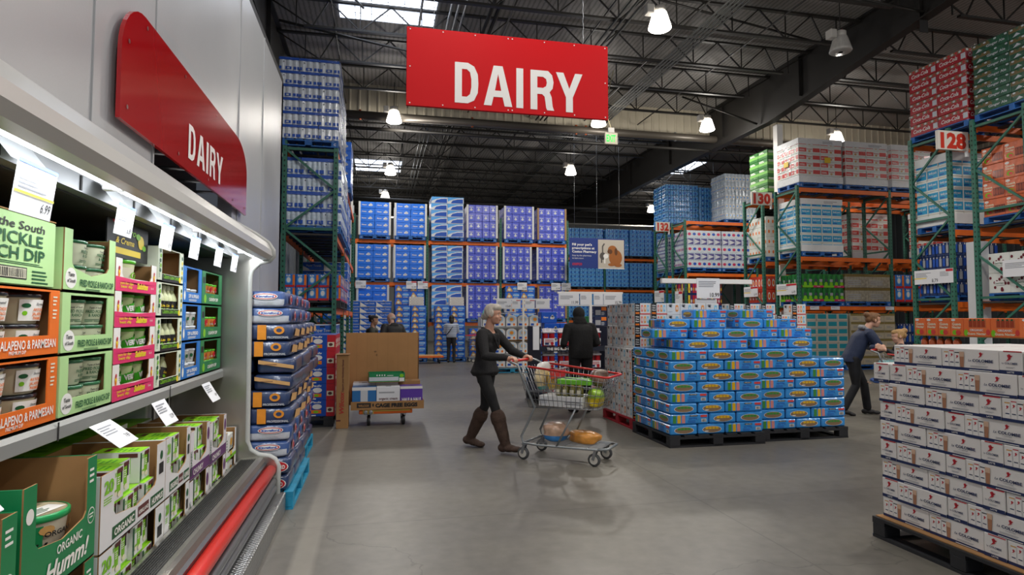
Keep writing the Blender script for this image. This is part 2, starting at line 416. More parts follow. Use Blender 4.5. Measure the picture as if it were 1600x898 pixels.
# open web joists
def joist(x0, x1, y):
    b = MB(); zt = ZC-.06; zb = 8.32; n = max(4, int((x1-x0)/1.45)); p = (x1-x0)/n
    b.box(x0, y-.05, zt-.05, x1, y+.05, zt, M_BLACK)
    b.box(x0+p*.62, y-.05, zb, x1-p*.62, y+.05, zb+.05, M_BLACK)
    for i in range(n):
        a = x0+i*p
        lo = a+p*.5 if 0 < i < n-1 else a+p*(.75 if i == 0 else .25)
        b.bar((a, y, zt-.03), (lo, y, zb+.03), .03, .03, M_BLACK); b.bar((lo, y, zb+.03), (a+p, y, zt-.03), .03, .03, M_BLACK)
        b.bar((a+p*.5, y, zt-.03), (a+p*.5, y, zb+.03), .025, .025, M_BLACK, up=(0, 1, 0))
    struct('roof_joist', b)
for k in range(-6, 4):
    y = 12.8+1.85*k+(0 if k < 3 else -.0)
    joist(-2.65, 11.9, y); joist(11.9, 31, y)
for k in range(9):
    y = 21.6+2.15*k
    joist(-2.65, 11.9, y); joist(11.9, 31, y)
# bridging rods and conduits along the building
def run(name, x, z, y0, y1, r, m): struct(name, MB().tube([(x, y0, z), (x, y1, z)], r, m, 6))
for x in (-1.05, .9, 2.9, 5.0, 7.0, 9.0): run('roof_bridging', x, 8.4, 2, 19.9, .022, M_BLACK); run('roof_bridging', x, 8.4, 20.2, 40, .022, M_BLACK)
for x in (1.62, 1.78, 1.94): run('ceiling_conduit', x, 8.75, 1, 19.9, .03, M_GALV); run('ceiling_conduit', x, 8.75, 20.2, 40, .03, M_GALV)
for x in (2.5, 2.66): run('ceiling_conduit', x, 8.6, 1, 40, .05, M_BLACK)
for x in (7.2, 7.3, 7.4, 7.5, 7.6): run('ceiling_conduit', x, 8.2, 1, 19.9, .028, mat('conduit_dull', '363836', rough=.7)); run('ceiling_conduit', x, 8.7, 20.2, 40, .028, mat('conduit_dull', '363836', rough=.7))
for x in (5.25, 5.4, 5.55): run('ceiling_conduit', x, 8.3, 4, 19.9, .028, mat('conduit_dull', '363836', rough=.7))
b = MB(); b.tube([(-2.6, 19.6, 7.95), (33, 19.6, 7.95)], .13, M_PIPE, 12)
for x in (-.6, 3, 6.6, 6.95, 10.3, 13.8): b.tube([(x, 19.6, 7.8), (x, 19.6, 8.12)], .04, mat('rust_clamp', 'a4512a', rough=.6) if x < 8 else M_GALV, 10)
struct('ceiling_sprinkler_main', b)
struct('ceiling_pipe', MB().tube([(-2.6, 19.9, 7.62), (33, 19.9, 7.62)], .06, M_BLACK, 8))
struct('ceiling_pipe', MB().tube([(-2.6, 30.5, 7.35), (12, 30.5, 7.35)], .11, M_BLACK, 8))
struct('ceiling_pipe', MB().tube([(-2.6, 33, 6.9), (20, 33, 6.9)], .05, mat('pale_pipe', 'a7a296', rough=.5), 8))
# cross braces under the roof
for (p, q) in (((-2.6, 7.5, 7.7), (-.4, 14.6, 8.9)), ((11.8, 17, 7.7), (9.9, 18.3, 8.9)), ((11.8, 10.9, 8.3), (9.8, 11, 8.5)), ((-2.3, 14.6, 8.4), (3.5, 16.5, 8.36)), ((3, 16.5, 9), (7.5, 18.4, 8.4)), ((6, 12.8, 9), (11, 12.9, 8.36))):
    struct('roof_brace', MB().tube([p, q], .03, M_BLACK, 6))
# skylights
M_SKY = mat('skylight_panel', 'dfe9ff', emit='e6efff', estr=7)
def skylight(x0, y0, x1, y1):
    b = MB(); b.add([(x0, y0, ZC-.012), (x1, y0, ZC-.012), (x1, y1, ZC-.012), (x0, y1, ZC-.012)], [(0, 3, 2, 1)], M_SKY)
    n = 6
    for i in range(n+1): x = x0+(x1-x0)*i/n; b.box(x-.008, y0, ZC-.03, x+.008, y1, ZC-.014, M_GALV)
    for i in range(9): y = y0+(y1-y0)*i/8; b.box(x0, y-.006, ZC-.03, x1, y+.006, ZC-.014, M_GALV)
    struct('skylight', b)
for r in ((-1.0, 12.9, 1.35, 15.55), (-1.15, 29.6, 1.1, 31.8), (6.0, 20.9, 9.2, 21.5), (13.4, 26.5, 15.6, 29), (-1, 3, 1.35, 6), (5.5, 2, 8, 5), (14, 5, 16.4, 8), (5.5, -6, 8, -3)):  # panels near and behind the camera are unseen, added to give light
    skylight(*r)

# ------------------------------------------------------------------ high bay lamps
M_LENS = mat('lit_lamp_lens', 'ffffff', rough=.4, emit='fff6e8', estr=9)
M_LENSOFF = mat('unlit_lamp_lens', 'a9a7a3', rough=.25, var=.1, vscale=20, stretch=(1, 1, .1))
M_BALLAST = mat('lamp_ballast', 'b9b6b0', rough=.5)
LAMPW = LAMP
def lamp(x, y, z, label, on=True, light=True):
    t = thing('high_bay_lamp', label, 'lamp', (x, y, z), 0, 'high bay lamps under the roof')
    b = MB(); ribs = []
    b.lathe([(.15, .36), (.17, .3), (.2, .2), (.235, .08), (.25, .02), (.23, 0), (.05, -.005)], M_LENS if on else M_LENSOFF, 24, cap=False)
    part('lamp_lens', b, t)
    b = MB(); b.lathe([(.12, .36), (.13, .38), (.13, .48), (.06, .52)], M_BALLAST, 16); part('lamp_cap', b, t)
    b = MB(); b.cbox(-.33, -.1, .3, -.16, .1, .5, M_BALLAST, .015); part('ballast_box', b, t)
    b = MB(); b.tube([(0, 0, .5), (0, 0, ZC-z-.05)], .012, M_BLACK, 6); part('hanger_rod', b, t)
    if on and light:
        l = bpy.data.lights.new('lamp_light', 'POINT'); l.energy = LAMPW*.22; l.color = (1, .94, .86); l.shadow_soft_size = .2
        lo = bpy.data.objects.new('lamp_light', l); COL.objects.link(lo); lo.parent = t; lo.location = (0, 0, -.24)
        l = bpy.data.lights.new('lamp_beam', 'SPOT'); l.energy = LAMPW*.85; l.color = (1, .94, .86); l.shadow_soft_size = .2; l.spot_size = math.radians(168); l.spot_blend = .5
        lo = bpy.data.objects.new('lamp_beam', l); COL.objects.link(lo); lo.parent = t; lo.location = (0, 0, -.24)
    return t
lamp(5.91, 11.87, 7.75, 'large lit lamp hanging nearest above and beside the red hanging sign')
lamp(10.58, 12.0, 7.75, 'unlit clear lamp hanging beside the dark roof girder', on=False)
lamp(10.68, 18.1, 7.75, 'lit lamp before the beige partition beside the girder end')
lamp(.46, 19.5, 7.75, 'small bright lamp at the sprinkler pipe above the tall paper stack')
lamp(.5, 26.7, 7.75, 'lit lamp beyond the partition under the far skylight')
lamp(.35, 32.4, 7.75, 'lit lamp farthest back, just above the blue tissue pallets')
lamp(8.16, 25, 7.75, 'lit lamp beyond the partition between the exit sign and the far girder')
lamp(6.96, 18.4, 7.75, 'lit lamp half hidden behind the lower edge of the red sign')
lamp(15.6, 18, 7.6, 'lamp peeping over the white shrink-wrapped trays on the top beam')
lamp(15.7, 32.9, 7.75, 'far lit lamp beside the blue water pallets on the rack top')
for (x, y) in ((1.2, 5.5), (6.3, 5.2), (11.4, 5.6), (16.6, 6.2), (1.2, -1.5), (6.3, -2), (20.5, 12), (11.5, -2.5)):  # unseen lamps added beyond the frame for extra illumination
    lamp(x, y, 7.75, 'added lit lamp overhead, unseen beyond the edge of the view')

# ------------------------------------------------------------------ hanging signs
t = thing('hanging_sign', 'big red rectangular sign with white letters DAIRY hanging on chains', 'sign', (1.535, 7, 3.95))
b = MB(); b.cbox(-1.235, -.02, 0, 1.235, .02, .93, M_RED, .004); part('sign_board', b, t)
F = front(-1.235, -.02, 0)
for ch, a, wd in zip('DAIRY', (.56, .905, 1.3, 1.475, 1.795), (.31, .345, .085, .315, .34)):
    b = sign_letter(F, ch, a, .075-.012*(a-.5), wd, .485, M_WHITE)
    part('letter', b, t)
sc0 = None
for a in (.04, .42, .8, 1.2, 1.25, 1.65, 2.03, 2.43):
    for zz in (.03, .9):
        if sc0 is None:
            b = MB(); b.oval(Fr((0, 0, 0), (1, 0, 0), (0, 0, 1)), 0, 0, .008, .008, M_WHITE, .004, 8); sc0 = b.mesh('screw')
        obj('screw', sc0, t, (a-1.235, -.02, zz))
for a in (.04, 2.43): obj('screw', sc0, t, (a-1.235, -.02, .46))
for a in (-.92, .92):
    b = MB()
    for i in range(60): b.tube([(a+(.006 if i % 2 else -.006), 0, .93+i*.07), (a, (.006 if i % 2 else -.006), .93+(i+1)*.07)], .004, M_GALV, 4, cap=False)
    part('chain', b, t)
t = thing('exit_sign', 'small square sign with glowing green letters EXIT hanging on a conduit', 'exit sign', (5.62, 14, 5.8))
b = MB(); b.cbox(-.17, -.03, 0, .17, .03, .3, mat('exit_sign_face', 'b9b3a0', rough=.4), .012); part('sign_box', b, t)
b = MB(); b.text(front(-.17, -.03, 0), 'EXIT', .16, .07, .17, mat('exit_green', '10e040', emit='18ff50', estr=1.2), w=.24, bold=.03); part('letters_print', b, t)
b = MB(); b.box(-.08, -.03, .3, .08, .03, .42, M_BALLAST); b.tube([(0, 0, .42), (.02, .3, .8), (.5, 1.5, 1.8), (1.3, 3, 3.2)], .012, mat('cream_cord', 'cfc39a', rough=.6), 6); part('cord_mount', b, t)
# ------------------------------------------------------------------ refrigerated case along the side wall
class Cyl:
    """a cylinder's skin as a print surface: a runs round it from direction ang, b runs up"""
    def __init__(s, c, r, ang, taper=0): s.c = Vector(c); s.r = r; s.ang = ang; s.t = taper
    def p(s, a, b, e=0):
        r = s.r+s.t*b; t = s.ang+a/s.r
        return s.c+Vector(((r+e)*math.cos(t), (r+e)*math.sin(t), b))
M_CASE = mat('case_white_paint', 'c6c5c1', rough=.35, coat=.2)
M_STEEL = mat('stainless_steel', 'b4b2aa', rough=.28, metal=.9, bump=.05, bscale=8, stretch=(1, 12, 1))
M_CASEDK = mat('case_black_honeycomb', '1c1c1b', rough=.6)
M_RUBBER = mat('grey_rubber', '4a4b4c', rough=.55)
M_REDBUMP = mat('red_bumper_plastic', 'd8281a', rough=.3, coat=.3)
def diamond_plate():
    m = mat('diamond_plate', 'a9abab', rough=.35, metal=.9)
    nt = m.node_tree; N = nt.nodes; L = nt.links; tc = N.new('ShaderNodeTexCoord'); mp = N.new('ShaderNodeMapping')
    mp.inputs['Scale'].default_value = (40, 40, 40); mp.inputs['Rotation'].default_value = (0, 0, .78)
    ck = N.new('ShaderNodeTexVoronoi'); ck.inputs['Scale'].default_value = 1; ck.inputs['Randomness'].default_value = 0
    bp = N.new('ShaderNodeBump'); bp.inputs['Strength'].default_value = .9; bp.inputs['Distance'].default_value = .01
    L.new(tc.outputs['Object'], mp.inputs['Vector']); L.new(mp.outputs['Vector'], ck.inputs['Vector']); L.new(ck.outputs['Distance'], bp.inputs['Height'])
    L.new(bp.outputs['Normal'], N['Principled BSDF'].inputs['Normal']); return m
M_DIAM = diamond_plate()
M_CARD = mat('brown_cardboard', 'a3794b', rough=.8, var=.06, vscale=5)
M_CARDIN = mat('brown_cardboard_inside', '9a7346', rough=.85)
M_PAPER = mat('white_card', 'e4e5e8', rough=.5)
M_TUBE = mat('case_light_tube', 'ffffff', emit='f4f8ff', estr=14)
Y0, Y1 = .5, 5.05
case = thing('refrigerated_case', 'long open white refrigerated case with lit canopy and red bumper', 'display fridge', (-1.3, 1, 0))
prof = [(-1.95, 0), (-.74, 0), (-.735, .36), (-.76, .41), (-.80, .435), (-.88, .45), (-.94, .49), (-.965, .56), (-.97, 1.82), (-.955, 1.88), (-.9, 1.935), (-.83, 1.95), (-.80, 1.985), (-.805, 2.03), (-.84, 2.085), (-.93, 2.15), (-1.3, 2.36), (-1.95, 2.36)]
b = MB(); b.plate(Fr((0, Y1+.03, 0), (1, 0, 0), (0, 0, 1)), prof, .05, M_STEEL); wpart('end_panel', b, case)
b = MB(); b.tube([(x, Y1, z) for x, z in prof[1:-1]], .022, mat('pale_edge_trim', 'aeb0ac', rough=.4), 8); wpart('edge_trim', b, case)
def extrude(b, pf, y0, y1, m, smooth=False, close=False):
    k = len(pf); vs = [(x, y0, z) for x, z in pf]+[(x, y1, z) for x, z in pf]
    fs = [(i, (i+1) % k, k+(i+1) % k, k+i) for i in range(k if close else k-1)]
    return b.add(vs, fs, m, smooth)
b = MB(); extrude(b, [(-1.3, 2.36), (-.93, 2.15), (-.84, 2.085), (-.81, 2.03), (-.805, 1.985), (-.83, 1.955), (-.88, 1.95), (-.9, 1.975), (-.95, 2.03), (-1.06, 2.06), (-1.3, 2.08), (-1.3, 2.36)], Y0, Y1, M_CASE)
wpart('canopy', b, case)
b = MB(); b.cbox(-.965, Y0, 1.975, -.925, 5.0, 2.0, M_TUBE, .008); wpart('light_tube', b, case)
for y in (2.45, 3.55, 4.65):
    b = MB(); b.cbox(-.98, y, 1.965, -.91, y+.03, 2.02, M_PAPER, .004); b.tube([(-.93, y+.03, 2.0), (-.92, y+.09, 1.985), (-.94, y+.14, 2.01)], .006, M_PAPER, 5); wpart('tube_clip', b, case)
al = bpy.data.lights.new('case_light', 'AREA'); al.shape = 'RECTANGLE'; al.size = .06; al.size_y = 4.4; al.energy = CASEW; al.color = (.95, .98, 1)
ao = bpy.data.objects.new('case_light', al); COL.objects.link(ao); ao.location = (-.945, 2.78, 1.965); ao.rotation_euler = (0, math.radians(-18), 0)
b = MB(); b.box(-1.95, Y0, 1.96, -1.12, Y1-.02, 2.0, M_CASEDK); b.box(-1.12, Y0, 1.965, -1.07, Y1-.02, 2.03, M_GALV)
for i in range(9): b.box(-1.068, Y0+.5*i, 1.97, -1.066, Y0+.5*i+.012, 2.025, M_CASEDK)
wpart('air_duct', b, case)
b = MB(); b.box(-2.0, Y0, 0, -1.92, Y1, 2.36, mat('case_back', '6d6e6c', rough=.5)); wpart('back_panel', b, case)
b = MB(); b.box(-1.92, Y0, 1.085, -1.16, Y1-.02, 1.11, M_STEEL); extrude(b, [(-1.165, 1.115), (-1.15, 1.118), (-1.14, 1.1), (-1.14, 1.055), (-1.15, 1.05), (-1.165, 1.06)], Y0, Y1-.02, mat('shelf_rail', 'aeb0ad', rough=.35, metal=.5))
for y in (2.56, 3.8): b.box(-1.139, y, 1.05, -1.137, y+.008, 1.118, M_CASEDK)
wpart('shelf', b, case)
b = MB(); b.box(-1.92, Y0, .2, -1.0, Y1, .275, M_CASEDK); b.box(-1.02, Y0, .2, -.99, Y1, .42, M_STEEL); wpart('well_floor', b, case)
b = MB(); extrude(b, [(-1.02, .425), (-.99, .435), (-.86, .44), (-.84, .43), (-.83, .4)], Y0, Y1, M_STEEL)
for i in range(9): b.box(-.985+.012*i, Y0, .4385, -.979+.012*i, Y1-.1, .442, M_CASEDK)
wpart('air_grille', b, case)
b = MB(); extrude(b, [(-.83, .4), (-.815, .385), (-.82, .3), (-.79, .24), (-.77, .2), (-.77, 0)], Y0, Y1, mat('bumper_channel', '55565a', rough=.3, metal=.7)); wpart('front_panel', b, case)
b = MB(); b.tube([(-.785, Y0, .335), (-.785, Y1-.04, .335)], .042, M_REDBUMP, 12); wpart('bumper', b, case, 'red bumper bar')
for z, x in ((.255, -.765), (.2, -.76)):
    b = MB(); b.tube([(x, Y0, z), (x, Y1-.04, z)], .027, M_GALV, 10); wpart('guard_rail', b, case)
b = MB(); extrude(b, [(-.765, .15), (-.69, .15), (-.68, .14), (-.68, .0)], Y0, Y1+.03, M_DIAM); b.box(-.765, Y1+.02, 0, -.68, Y1+.03, .149, M_DIAM); wpart('step_plate', b, case, 'diamond tread steel kick plate')
b = MB(); b.oval(Fr((-.86, 4.05, 2.11), (0, 1, 0), (-.55, 0, .4)), .18, -.02, .035, .03, mat('round_violet_sticker', '6d3fae', rough=.2, coat=.5), .004, 16)
b.oval(Fr((-.86, 4.05, 2.11), (0, 1, 0), (-.55, 0, .4)), .18, -.02, .018, .015, mat('sticker_blue', '2c50d0', rough=.2), .006, 12); b.rect(Fr((-1.0, 3.02, 2.19), (0, 1, 0), (-.87, 0, .49)), .02, 0, .14, .04, M_REDGLOSS, .004); wpart('sticker', b, case)

# cooler room wall above and beyond the case
b = MB()
for (ya, yb, za) in ((.2, 3.92, 2.34), (3.92, 5.9, 2.86), (5.9, 8.75, 0), (5.05, 5.9, 0)):
    b.box(-1.42, ya, za, -1.3, yb, 4.72 if za != 0 or ya > 5.5 else 2.3, M_WHITEP)
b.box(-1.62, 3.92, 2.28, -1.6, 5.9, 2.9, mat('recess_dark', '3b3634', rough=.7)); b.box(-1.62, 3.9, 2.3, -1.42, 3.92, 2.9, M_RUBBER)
b.box(-4, 8.63, 0, -1.3, 8.75, 4.72, M_WHITEP); b.box(-2.7, .2, 4.72, -1.3, 8.75, 4.8, M_GIRD)
struct('wall_cooler', b)
for i, y in enumerate((1.0, 2.05, 3.12, 3.9, 6.1, 7.3)):
    struct(f'trim_{i+1}', MB().box(-1.302, y-.012, 2.36 if y < 5 else .0, -1.292, y+.012, 4.72, M_WHITEP))
t = thing('wall_sign', 'glossy red wall sign with rounded top corners reading DAIRY above the cooler', 'sign', (-1.27, 3.3, 2.49))
pts = [(0, 0), (2.96, 0)]+[(2.5+.46*math.cos(a), .38+.27*math.sin(a)) for a in [i*PI/16 for i in range(9)]]+[(.3+.3*math.cos(a), .35+.3*math.sin(a)) for a in [PI/2+i*PI/16 for i in range(9)]]
b = MB(); b.plate(Fr((0, 0, 0), (0, 1, 0), (0, 0, 1)), pts, .02, M_REDGLOSS); part('sign_board', b, t)
F = rightf(.02, 0, 0)
for ch, a, wd in zip('DAIRY', (1.1, 1.3, 1.535, 1.63, 1.82), (.175, .2, .055, .175, .2)):
    b = sign_letter(F, ch, a, .085, wd, .235, M_WHITE)
    part('letter', b, t)
b = MB()
b.oval(F, 0, 0, .012, .012, mat('screw_brown', '6a2a20', rough=.4), .004, 8); m0 = b.mesh('screw')
for a, c in ((.08, .08), (.08, .42), (.32, .6), (1, .6), (1.8, .6), (.9, .06), (1.6, .05), (2.4, .05), (2.88, .06)): obj('screw', m0, t, (0, a, c))
for a in (.8, 1.2, 1.6, 2.0): b = MB(); b.tube([(-.3, a, .03), (.0, a, .03)], .012, M_GALV, 6); part('standoff_bracket', b, t)

# ------------------------------------------------------------------ price cards of the case
def tagcard(y, price, label, big=1.0):
    t = thing('price_tag', label, 'price tag', (-1.06, y, 2.0), 0, 'price cards hanging under the case canopy')
    w = .17*big; h = .12*big
    b = MB(); b.add([(0, -w*.5, .03), (0, w*.5, .03), (.06, w*.5, -.05), (.06, -w*.5, -.05)], [(0, 1, 2, 3)], mat('clear_tag_holder', 'c3c8cb', rough=.15)); part('tag_holder', b, t)
    F = Fr((.06, -w/2, -.05-h), (0, 1, 0), (.12, 0, 1))
    b = MB(); b.plate(F, [(0, 0), (w, 0), (w, h*1.02), (0, h*1.02)], .002, M_PAPER); b.rect(F, 0, h*.95, w, h*1.02, mat('tag_blue_edge', '2b55b5'), .004)
    b.text(F, price, w*.95, h*.12, h*.2, M_INK, al='r', bold=0, shear=.25, e=.0028, xs=.75); b.lines(F, w*.08, h*.48, w*.8, h*.88, 5, M_GREYINK, .0026)
    if big > 1.2: b.rect(F, 0, h*.38, w, h*.43, mat('ink_yellow_rule', 'e3d24e'), .004)
    part('price_card', b, t)
for y, p, l, g in ((2.04, '6.99', 'large white price card at the near end of the case canopy', 1.25), (2.7, '6.89', 'white price card hanging before the pale green dip carton', 1), (3.2, '8.99', 'white price card hanging over the black cilantro header card', 1),
                   (3.66, '7.99', 'white price card hanging over the empty dressing tray', 1), (4.18, '9.99', 'white price card hanging over the blue spread trays', 1), (4.62, '8.49', 'white price card hanging at the far end of the canopy', 1)):
    tagcard(y, p, l, g)
def lowtag(y, price, label, tilt=.9, z=1.06, x=-1.135):
    F = Fr((x, y, z), (0, 1, 0), (-math.cos(tilt), 0, math.sin(tilt)))
    b = MB(); n = 6; vs = []
    for i in range(n+1):
        q = i/n; xx = x+.13*q*math.cos(tilt)+.02*q*q; zz = z-.13*q*math.sin(tilt)+.02*(1-q)*q
        vs += [(xx, y, zz), (xx, y+.2, zz)]
    vs = [(a-x, c-y, d-z) for a, c, d in vs]
    b.add(vs, [(2*i, 2*i+1, 2*i+3, 2*i+2) for i in range(n)], M_PAPER, True); b.add([(a, c, d-.002) for a, c, d in vs], [(2*i, 2*i+2, 2*i+3, 2*i+1) for i in range(n)], M_PAPER, True)
    o = Vector(vs[2*n-2]); u = Vector((0, 1, 0)); v = (Vector(vs[0])-o).normalized(); F2 = Fr(o, u, v)
    b.text(F2, price, .18, 0, .025, M_INK, al='r', bold=0, shear=.2, e=.0025, xs=.75); b.lines(F2, .02, .045, .15, .1, 4, M_GREYINK, .0022)
    solo('price_tag', b, label, 'price tag', (x, y, z), 0, 'price cards on the case shelf edge')
lowtag(2.8, '7.89', 'curled white price card under the lowest pink salsa tray', .75)
lowtag(3.5, '12.99', 'white price card on the shelf edge under the dressing trays', 1.15)
lowtag(4.42, '9.99', 'white price card on the shelf edge under the blue trays', 1.15)
lowtag(1.86, '9.69', 'white price card at the shelf edge over the green hummus trays', 1.0)

# ------------------------------------------------------------------ display trays: front looks to +x, built at the front corner, y runs along the case
def tray(y, z, w, d, h, m, lip=.3, post=.13, top=.0, inner=None, name='display_tray', label='', cat='tray', group=None, art=None, x=-1.15, slope=0, backh=None, rz=0):
    b = MB(); inn = inner or M_CARDIN; th = .005
    def wall(x0, y0, z0, x1, y1, z1, m2=m): b.box(x0, y0, z0, x1, y1, z1, m2)
    bh = backh or h
    b.box(-d, 0, 0, 0, w, th, inn)
    b.box(-d, 0, th, -d+th, w, bh, inn)
    for ya, yb in ((0, th), (w-th, w)): b.box(-d+th, ya, th, -th, yb, h, m)
    b.box(-d+th, th+.0005, th, -th, th+.0015, h-.002, inn); b.box(-d+th, w-th-.0015, th, -th, w-th-.0005, h-.002, inn)
    L = lip*h; P = post*w; F = rightf(0, 0, 0)
    s1 = L+slope*h
    out = [(0, 0), (w, 0), (w, h), (w-P, h), (w-P, s1+.02), (w-P-.02, s1), (w*.5, L), (P+.02, s1), (P, s1+.02), (P, h), (0, h)]
    if top:
        out = out[:3]+[(0, h)]; T = top*h
        b.box(-th, 0, 0, 0, w, L, m); b.box(-th, 0, L, 0, P, h-T, m); b.box(-th, w-P, L, 0, w, h-T, m); b.box(-th, 0, h-T, 0, w, h, m)
        b.box(-d, 0, h-th, 0, w, h, m)
        b.box(-th-.0015, P*.2, L*.9, -th-.0005, w-P*.2, L, inn)
    else:
        fr = F
        b.add([fr.p(a, c, 0) for a, c in out], [(0, 1, 4, 5, 6, 7, 8), (1, 2, 3, 4), (0, 8, 9, 10)], m)
        b.add([fr.p(a, c, -th) for a, c in out], [(8, 7, 6, 5, 4, 1, 0), (4, 3, 2, 1), (10, 9, 8, 0)], inn)
        k = len(out)
        b.add([fr.p(a, c, 0) for a, c in out]+[fr.p(a, c, -th) for a, c in out], [(i, k+i, k+(i+1) % k, (i+1) % k) for i in range(k)], inn)
    if art: art(b, F, w, h, L, P)
    return solo(name, b, label, cat, (x, y, z), rz, group)
def tub_mesh(r, h, mb_, lid, art=None, lidh=.014, taper=.86, n=22, neck=0):
    """round food tub with a rimmed lid; returns the two meshes"""
    b = MB(); b.lathe([(r*taper*.96, 0), (r*taper, .004), (r, h-lidh)], mb_, n)
    if art: art(b, Cyl((0, 0, 0), r*(taper+1)/2+.0015, 0, r*(1-taper)/h*1.0), r, h)
    l = MB(); l.lathe([(r*1.02, h-lidh), (r*1.06, h-lidh+.002), (r*1.06, h-.003), (r*1.02, h), (r*.93, h), (r*.9, h-.004), (0.001, h-.004)], lid, n, cap=False)
    return b.mesh('tub_body'), l.mesh('lid')
def place_tub(ms, name, label, cat, loc, rz, group):
    t = thing(name, label, cat, loc, rz, group)
    obj('tub_body', ms[0], t); obj('lid', ms[1], t)
    return t
WI = M_PAPER
I_GRN = ncol('dark_green', '1d5a33'); I_LIME = ncol('lime', '7fc41e'); I_ORG = ncol('orange', 'ee7a16'); I_PINK = ncol('pink', 'e3316b'); I_YEL = ncol('yellow', 'f0d22a'); I_NAVY = ncol('navy', '1f2f63'); I_WHT = ncol('white', 'f1efe8'); I_BRN = ncol('brown', '5d2a28'); I_PURP = ncol('purple', '5f2a66'); I_RED = ncol('red', 'c31e2b'); I_SKY = ncol('sky', '4aa3dc'); I_BLK = ncol('black', '1b1b1d'); I_CREAM = ncol('cream', 'e9e3c8'); I_GOLD = ncol('gold', 'd9a23c'); I_BLUE = ncol('blue', '1b57c0'); I_GRY = ncol('grey', 'a5a7ab'); I_ALM = ncol('tan', 'c99b5c')
M_ORANGE = mat('orange_card', 'e9701a', rough=.5, var=.03); M_PGREEN = mat('pale_green_card', 'b5dc96', rough=.5, var=.03); M_PINKC = mat('white_pink_card', 'eeeae4', rough=.5)
M_BLUEC = mat('blue_card', '2274c6', rough=.45); M_GREENC = mat('green_card', '1f7d47', rough=.45); M_DRESS = mat('white_green_card', 'dfe6cf', rough=.5); M_WCARD = mat('white_tray_card', 'dfe0e0', rough=.5, var=.03); M_PURC = mat('white_purple_card', 'dcd9de', rough=.5); M_HUMC = mat('deep_green_card', '14804a', rough=.45, var=.04)
# orange trays with dark lidded dip tubs, pale green carton on top
def art_orange(b, F, w, h, L, P):
    b.text(F, 'ARTICHOKE, JALAPENO & PARMESAN', w*.5, L*.42, .03, I_WHT, w=w*.92, bold=.02); b.text(F, 'PREMIUM DIP', w*.55, L*.2, .012, I_WHT, bold=.01)
    for c in (.55, .75): b.lines(F, w-P*.75, h*c, w-P*.3, h*c+.04, 3, I_CREAM)
for k, z in enumerate((1.125, 1.367)):
    tray(1.98, z, .585, .38, .24, M_ORANGE, lip=.3, post=.11, top=.05, art=art_orange, label=('lower' if k == 0 else 'upper')+' orange tray of dark-lidded dip tubs on the case shelf', name='display_tray', group=None)
M_CREAMT = mat('cream_dip_tub', 'd9cfae', rough=.4, coat=.3); M_DKLID = mat('dark_blue_lid', '23262e', rough=.2, coat=.6)
def art_dip(b, C, r, h):
    for i in range(12): b.rect(C, -.075+.0125*i, h*.1, -.0625+.0125*i, h*.8, I_WHT, .0006)
    for i, t in enumerate(('ARTICHOKE', 'JALAPENO &', 'PARMESAN')): b.text(C, t, 0, h*(.42-.14*i), h*.1, I_ORG, bold=.02, e=.002, xs=.8)
    b.text(C, 'Stonemill', 0, h*.62, h*.08, I_BLK, shear=.3, e=.002)
    b.oval(C, -.055, h*.6, .014, .008, I_GRN, .002, 10); b.oval(C, -.058, h*.35, .008, .008, I_LIME, .002, 10); b.oval(C, .058, h*.6, .008, .012, I_ORG, .002, 10); b.oval(C, .06, h*.4, .005, .009, I_LIME, .002, 8)
ms = tub_mesh(.09, .105, M_CREAMT, M_DKLID, art_dip)
for k, z in enumerate((1.132, 1.374)):
    for q, dz in enumerate((0, .107)):
        for j, y in enumerate((2.245, 2.455)):
            place_tub(ms, 'dip_tub', f'cream dip tub with dark lid in the {("lower","upper")[k]} orange tray, {("bottom","top")[q]} row, {("nearer","farther")[j]} one', 'dip tub', (-1.265+.008*q, y, z+dz), .15*(j-.5)+rnd.uniform(-.1, .1), 'dip tubs in the orange trays')
t = thing('food_carton', 'big pale green closed carton lettered pickle ranch dip on top of the orange trays', 'carton', (-1.15, 1.82, 1.609))
b = MB(); b.cbox(-.42, 0, 0, 0, .7, .235, M_PGREEN, .004); F = rightf(0, 0, 0)
b.text(F, 'Taste of the South', .36, .185, .028, I_BLK, w=.52, bold=.012, shear=.1); b.text(F, 'FRIED PICKLE', .34, .135, .04, I_GRN, w=.54, bold=.018); b.text(F, '& RANCH DIP', .36, .085, .04, I_GRN, w=.53, bold=.018)
b.lines(F, .2, .068, .66, .079, 2, I_GRN); b.rect(F, .18, .02, .52, .06, I_BLK, .001); b.rect(F, .186, .024, .514, .056, I_CREAM, .0018); b.bars(F, .19, .026, .51, .054, I_BLK, .0025, 34); b.lines(F, .55, .01, .68, .06, 4, I_GRN)
part('carton_body', b, t)
b = MB(); b.box(-.42, 0, .237, -.0, .34, .241, M_CARD); b.box(-.42, .36, .237, -.0, .7, .241, M_CARD); part('top_flap', b, t)
